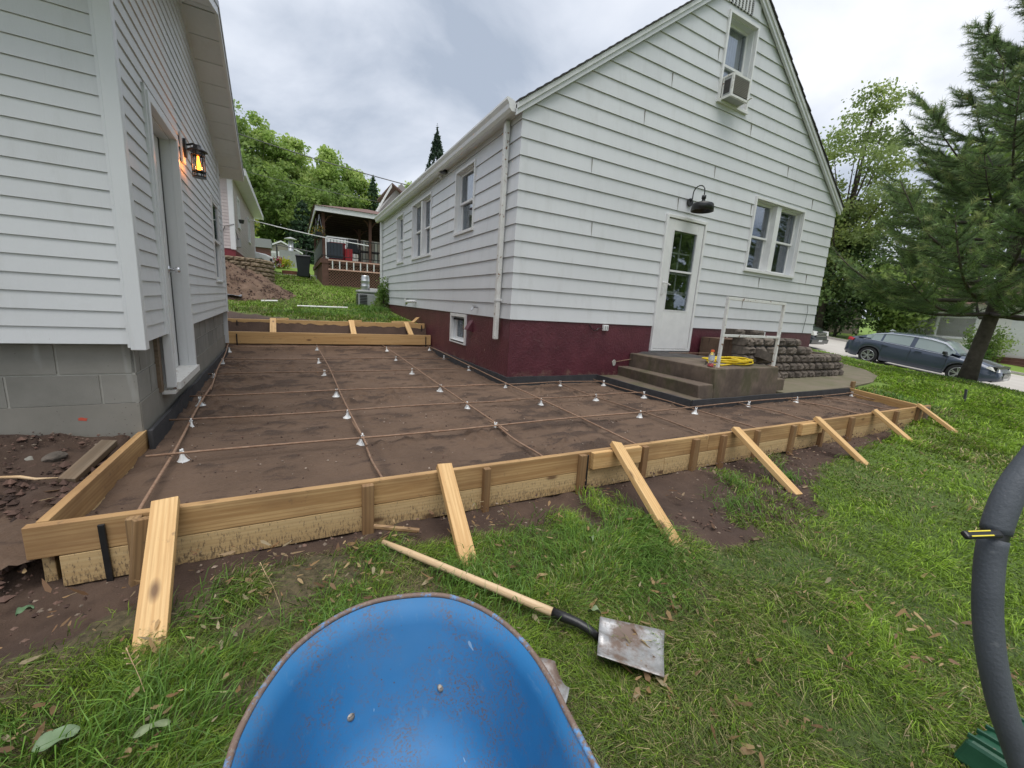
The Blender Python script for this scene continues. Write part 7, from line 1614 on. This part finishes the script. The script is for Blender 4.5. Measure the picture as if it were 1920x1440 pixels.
# things on the deck
ch = thing('patio_chair', 'black sling patio chair on the gazebo deck', 'chair', (2.45, 20, 1.46))
mb = MB(); mb.add([(2.2, 19.95, 1.86), (2.66, 19.95, 1.86), (2.62, 20.02, 2.45), (2.24, 20.02, 2.45)], [(0, 1, 2, 3)]); mb.add([(2.2, 19.5, 1.88), (2.66, 19.5, 1.88), (2.66, 19.95, 1.86), (2.2, 19.95, 1.86)], [(0, 1, 2, 3)]); o = build('sling', mb, M['bin'], ch); q = o.modifiers.new('s', 'SOLIDIFY'); q.thickness = .02
for s_ in (2.19, 2.67): mb = MB(); mb.tube([(s_, 19.5, 1.47), (s_, 19.5, 1.88), (s_, 19.95, 1.86), (s_, 20.1, 1.47)], .015, 5); mb.tube([(s_, 19.95, 1.86), (s_, 20.02, 2.45)], .015, 5); mb.tube([(s_, 19.5, 1.88), (s_, 19.5, 2.05), (s_, 19.97, 2.07)], .015, 5); build('frame', mb, M['black'], ch)
tb = thing('patio_table', 'dark patio table with objects on the gazebo deck', 'table', (3.1, 20.2, 1.46)); mb = MB(); mb.box((2.72, 19.9, 1.98), (3.6, 20.6, 2.02)); build('table_top', mb, M['black'], tb)
for a in (2.78, 3.54): mb = MB(); mb.box((a-.02, 20.2, 1.46), (a+.02, 20.24, 1.98)); build('leg', mb, M['black'], tb)
mb = MB(); mb.box((1.45, 19.5, 1.46), (2.06, 20.1, 2.12)); mb.box((1.42, 19.48, 2.12), (2.09, 20.12, 2.19)); o = build('red_chest', mb, M['redplastic'], None, bevel=.03); tag(o, 'big red plastic chest behind the dark panel on the deck', 'chest')
mb = MB(); mb.box((2.02, 19.2, 1.46), (2.32, 19.45, 1.95)); o = build('red_crate', mb, M['redplastic'], None, bevel=.02); tag(o, 'red lattice sided crate by the deck railing', 'crate')
ld = thing('ladder', 'pale fibreglass ladder hung sideways on the deck front above the lattice', 'ladder', (1.4, 18.9, 1.2))
for za, zb in ((1.40, 1.41), (1.03, 1.05)): plank('side_rail', (1.34, 18.93, za), (4.4, 18.93, zb+.02), .05, .03, M['pale_orange'], ld, (0, -1, 0), .003)
for i in range(10): x_ = 1.50+.275*i; mb = MB(); mb.box((x_-.022, 18.92, 1.05), (x_+.022, 18.95, 1.39)); build('rung', mb, M['white'], ld)
for k, (x_, y_, lab) in enumerate(((1.02, 18.75, 'hanging flower basket at the near corner of the gazebo roof'), (.96, 19.9, 'hanging flower basket farther along the gazebo roof edge'))):
    hb_ = thing('hanging_basket', lab, 'hanging basket', (x_, y_, 2.3), 0, 'hanging baskets on the gazebo'); mb = MB(); mb.lathe([(.0, 2.28), (.12, 2.30), (.16, 2.42), (.15, 2.42)], (x_, y_, 0), 12); build('pot', mb, M['bin'], hb_)
    mb = MB(); [mb.tube([(x_+.14*math.cos(a), y_+.14*math.sin(a), 2.42), (x_, y_, 3.1)], .006, 4) for a in (0, 2.1, 4.2)]; build('hanger', mb, M['alu'], hb_)
    g = np.random.default_rng(k+5); C = g.normal(0, .11, (120, 3))+np.array([x_, y_, 2.5]); foliage('flowers', C, .09, pal(g, 120, [(.10, .16, .04), (.4, .25, .05), (.06, .1, .03)]), M['leaf'], hb_, loc=(x_, y_, 2.3), seed=k)
# AC condenser, keg
ac = thing('condenser_unit', 'grey outdoor air conditioning condenser at the far corner of the house', 'condenser unit', (2.25, 14.85, -.35))
mb = MB(); mb.box((1.93, 14.55, -.38), (2.58, 15.2, .12)); build('cabinet', mb, M['grey_metal'], ac, bevel=.06)
mb = MB(); mb.box((1.91, 14.53, .12), (2.60, 15.22, .22)); build('top_cover', mb, M['grey_metal'], ac, bevel=.05)
for k in range(8): mb = MB(); mb.box((1.90, 14.62, -.32+.052*k), (1.93, 15.1, -.30+.052*k)); mb.box((1.96, 14.53, -.32+.052*k), (2.2, 14.552, -.295+.052*k)); build('louver', mb, M['black'], ac)
kg = thing('beer_keg', 'silver beer keg standing on top of the condenser unit', 'keg', (2.17, 14.75, .22))
mb = MB(); mb.lathe([(.0, .22), (.125, .22), (.135, .25), (.135, .33), (.15, .345), (.135, .36), (.135, .50), (.15, .515), (.135, .53), (.135, .62), (.12, .66), (.12, .70), (.105, .70), (.10, .67), (0, .67)], (2.17, 14.75, 0), 28); build('shell', mb, M['alu'], kg, smooth=True)
mb = MB(); mb.box((2.30, 14.62, .223), (2.62, 14.95, .29)); o = build('flat_panel', mb, M['white'], None, bevel=.01); tag(o, 'white flat lid lying on the condenser unit beside the keg', 'panel')
# bin, planter, truck, sheds
wb_ = thing('wheeled_bin', 'dark wheeled rubbish bin beside the deck', 'bin', (.52, 23.1, .75))
mb = MB(); mb.hull8([(.27, 22.85, .78), (.74, 22.85, .78), (.74, 23.35, .78), (.27, 23.35, .78), (.19, 22.78, 1.74), (.83, 22.78, 1.74), (.83, 23.45, 1.74), (.19, 23.45, 1.74)]); build('tub', mb, M['bin'], wb_, bevel=.02)
mb = MB(); mb.hull8([(.16, 22.74, 1.74), (.86, 22.74, 1.74), (.86, 23.5, 1.74), (.16, 23.5, 1.74), (.2, 22.8, 1.80), (.82, 22.8, 1.80), (.82, 23.5, 1.86), (.2, 23.5, 1.86)]); build('lid', mb, M['bin'], wb_, bevel=.01)
for x_ in (.25, .77): mb = MB(); mb.lathe([(.0, x_-.03), (.12, x_-.03), (.12, x_+.03), (0, x_+.03)], (0, 23.32, .87), 16, axis=0); build('wheel', mb, M['tyre'], wb_)
mb = MB(); mb.box((.36, 22.835, 1.46), (.66, 22.84, 1.50)); mb.box((.40, 22.83, 1.56), (.62, 22.835, 1.58)); build('marking', mb, M['grey_metal'], wb_)
mb = MB(); mb.tube([(.78, 22.0, .60), (.78, 22.0, .82), (1.02, 22.0, .82), (1.02, 22.0, .60)], .02, 5); o = build('pipe_frame', mb, M['alu']); tag(o, 'small bent metal pipe frame on the grass beside the deck', 'pipe frame')
pl_ = thing('round_planter', 'low round brick planter with yellow plants beyond the bin', 'planter', (-.05, 25.9, .9))
mb = MB(); mb.lathe([(.42, .82), (.42, 1.12), (.36, 1.12), (.36, .9)], (-.05, 25.9, 0), 20); build('brick_ring', mb, pm('red_brown_brick', (.16, .06, .045), (.22, .09, .065), 14, .9, .5, 60), pl_)
mb = MB(); [mb.hull8([(-1.5, 25.35, .84), (.4, 24.7, .84), (.4, 24.78, .84), (-1.5, 25.43, .84), (-1.5, 25.35, .93), (.4, 24.7, .90), (.4, 24.78, .90), (-1.5, 25.43, .93)])]; build('garden_edging', mb, M['kerb'], None, kind='structure')
shrub('bright yellow green groundcover mound in front of the shed', -.75, 30.5, 1.0, .55, 900, .14, [(.38, .38, .03), (.28, .32, .04)], 81, z=1.45)
shrub('yellow green bush beside the pink house end', -2.1, 29.5, .45, 1.3, 500, .15, [(.30, .34, .05), (.16, .24, .04)], 82, z=3.0)
g = np.random.default_rng(90); fl_ = shrub('red and white flowers by the pickup front', -.70, 26.9, .32, .5, 260, .10, [(.42, .02, .07), (.35, .015, .05), (.7, .66, .64), (.05, .1, .03)], 83, z=1.35, cat='flowers', name='flower_pot')
tk = thing('white_pickup', 'white pickup truck nose showing past the pink house corner', 'pickup truck', (-2.2, 27.5, 1.0))
mb = MB(); P = [(-4.5, 1.35), (-4.5, 2.05), (-1.9, 2.02), (-1.2, 1.90), (-.92, 1.78), (-.86, 1.50), (-.88, 1.32), (-1.15, 1.30), (-1.22, 1.52), (-1.42, 1.64), (-1.65, 1.62), (-1.85, 1.45), (-1.88, 1.32)]; mb.extrude(P, lambda a, b, d: (a, d, b), 26.2, 28.0); o = build('body', mb, M['truck'], tk, bevel=.05)
mb = MB(); mb.box((-1.0, 26.15, 1.20), (-.78, 28.05, 1.38)); build('bumper', mb, M['chrome'], tk, bevel=.03)
mb = MB(); mb.box((-1.02, 26.17, 1.52), (-.90, 26.32, 1.70)); build('headlight', mb, M['black'], tk, bevel=.02)
mb = MB(); mb.lathe([(.2, 26.25), (.33, 26.22), (.34, 26.4), (.2, 26.45)], (-1.53, 0, 1.32), 20, axis=1); build('wheel', mb, M['tyre'], tk, smooth=True)
sd_ = thing('white_shed', 'small white shed with grey gable in the far yard', 'shed', (-.8, 45.3, 2.4))
FSh = Fr((-2.35, 45.2), (1, 0), (0, -1)); wdt = 3.1
mb = MB(); mb.extrude([(0, 2.2), (wdt, 2.2), (wdt, 3.65), (0, 3.65)], lambda a, b, d: FSh(a, d, b), 0, -4); build('wall', mb, M['white'], sd_)
mb = MB(); mb.extrude([(0, 3.66), (wdt, 3.66), (wdt/2, 4.45)], lambda a, b, d: FSh(a, d, b), 0, -4); build('gable', mb, pm('tan_gable', (.28, .25, .21)), sd_)
for s_ in (-1, 1):
    e_x = wdt/2+s_*(wdt/2+.25); mb = MB(); q = [FSh(wdt/2, .15, 4.50), FSh(e_x, .15, 3.60), FSh(e_x, .15, 3.72), FSh(wdt/2, .15, 4.64), FSh(wdt/2, -4.2, 4.50), FSh(e_x, -4.2, 3.60), FSh(e_x, -4.2, 3.72), FSh(wdt/2, -4.2, 4.64)]; mb.add(q, [(0,1,2,3),(7,6,5,4),(0,4,5,1),(1,5,6,2),(2,6,7,3),(3,7,4,0)]); o = build('roof', mb, M['white'], sd_); fix_normals(o)
mb = MB(); FSh.box(mb, .25, 1.1, .0, .03, 2.7, 3.45); build('window', mb, pm('shed_shutter', (.45, .46, .46)), sd_)
mb = MB(); FSh.box(mb, 1.35, 2.3, 0, .04, 2.3, 3.4); dd__ = build('door', mb, M['white'], sd_); mb = MB(); FSh.box(mb, 1.6, 2.1, .04, .05, 2.75, 3.25); build('door_window', mb, M['grey_metal'], dd__)
s3 = thing('grey_shed', 'small dark red shed with grey roof beside the pink house end', 'shed', (-2.6, 41.3, 2)); mb = MB(); mb.box((-3.6, 41.2, 2.2), (-1.55, 43, 3.5)); build('wall', mb, pm('dark_red_wall', (.13, .05, .045)), s3); mb = MB(); mb.box((-3.7, 41.0, 3.5), (-1.45, 43.2, 4.2)); build('roof', mb, pm('grey_roof', (.25, .25, .26)), s3)
cp_ = thing('chimney_pipe', 'tall shiny stove pipe with round cap in front of the shed roof', 'chimney pipe', (.0, 35.5, 2.0)); mb = MB(); mb.lathe([(.17, 1.5), (.17, 3.75)], (0, 35.5, 0), 14); build('pipe', mb, M['alu'], cp_, smooth=True); mb = MB(); mb.lathe([(.0, 3.98), (.42, 3.84), (.42, 3.80), (.17, 3.78)], (0, 35.5, 0), 16); build('cap', mb, M['grey_metal'], cp_)
gz = thing('garden_arbour', 'dark metal garden frame with mesh sides in front of the shed', 'garden frame', (.2, 33, 1.6))
mb = MB(); [mb.tube([(x_, y_, 1.5), (x_, y_, 3.05)], .03, 5) for x_ in (-.85, .95) for y_ in (32.5, 34)]; mb.tube([(-.85, 32.5, 3.05), (1.6, 32.3, 2.75)], .035, 5); build('frame', mb, M['black'], gz); mb = MB(); mb.box((-.7, 32.6, 1.6), (.5, 32.63, 2.75)); build('mesh_panel', mb, M['grey_metal'], gz)
# neighbours behind the deck
nh = thing('grey_gable_house', 'house with brown roof and white trimmed gable above the gazebo', 'house', (7, 29, 2))
FN = Fr((5.15, 28.5), (1, 0), (0, -1))
mb = MB(); mb.extrude([(0, 1.5), (3.4, 1.5), (3.4, 5.55), (1.3, 7.35), (.0, 5.55)], lambda a, b, d: FN(a, d, b), 0, -5); build('wall', mb, pm('grey_siding', (.30, .28, .27)), nh)
mb = MB(); q = [FN(-.25, .3, 5.3), FN(.65, .3, 6.95), FN(.65, .3, 7.15), FN(-.32, .3, 5.38), FN(-.25, -.0, 5.3), FN(.65, 0, 6.95), FN(.65, 0, 7.15), FN(-.32, 0, 5.38)]; mb.add(q, [(0,1,2,3),(7,6,5,4),(0,4,5,1),(1,5,6,2),(2,6,7,3),(3,7,4,0)]); build('rake_board', mb, M['white'], nh)
mb = MB(); q = [FN(.65, .35, 7.1), FN(3.6, .35, 5.2), FN(3.6, .35, 5.3), FN(.65, .35, 7.2), FN(.65, -5, 7.1), FN(3.6, -5, 5.2), FN(3.6, -5, 5.3), FN(.65, -5, 7.2)]; mb.add([(p[0], p[1], p[2]) for p in q], [(0,1,2,3),(7,6,5,4),(0,4,5,1),(1,5,6,2),(2,6,7,3),(3,7,4,0)]); build('roof', mb, M['shingle'], nh)
ws = thing('white_gable_house', 'white sided house seen through the gazebo posts', 'house', (3, 30, 1))
mb = MB(); mb.extrude([(1.7, 1.2), (5.3, 1.2), (5.3, 3.9), (3.35, 4.75), (1.7, 3.35)], lambda a, b, d: (a, d, b), 29.5, 34); build('wall', mb, M['siding'], ws)
mb = MB(); mb.box((3.75, 27.0, 1.2), (7.5, 33, 4.3)); build('side_wall', mb, M['pink'], ws); mb = MB(); mb.box((3.1, 26.6, 3.55), (7.6, 27.2, 3.75)); build('eave', mb, M['white'], ws); mb = MB(); mb.box((3.85, 26.95, 1.3), (4.0, 27.0, 3.6)); mb.box((4.5, 26.94, 1.3), (4.68, 27.0, 3.6)); build('trim', mb, M['white'], ws)
for k in range(16): mb = MB(); mb.box((3.72, 26.975, 1.3+.14*k), (7.5, 26.999, 1.41+.14*k)); build('siding_board', mb, M['pink'], ws)
# overhead cables
def cable(name, a, b, sag, r, m_, lab):
    a, b = Vector(a), Vector(b); mb = MB(); mb.tube([a.lerp(b, i/24)-Vector((0, 0, sag*4*(i/24)*(1-i/24))) for i in range(25)], r, 5); o = build(name, mb, m_); tag(o, lab, 'cable')
cable('overhead_cable', (-8, 42, 12.9), (10.5, 30.6, 7.7), .35, .035, M['black'], 'thick upper overhead cable crossing in front of the trees')
cable('overhead_cable', (-8, 45, 10.6), (10.5, 36, 7.5), .3, .018, M['black'], 'thin lower overhead cable crossing in front of the trees')
cable('white_cable', (-1.69, 21.5, 2.95), (2.6, 16.8, 1.9), .06, .018, M['chair_plastic'], 'white cable stretched from the pink house to the white house corner')
cable('white_cable', (2.9, 14.2, 2.0), (5.4, 19.0, 2.15), .05, .012, M['chair_plastic'], 'thin white line running past the gazebo railing')
cable('overhead_cable', (2.45, 4.75, 2.52), (2.2, 4.2, 9), -.0, .006, M['black'], 'thin black wire rising from the gutter corner') if False else None
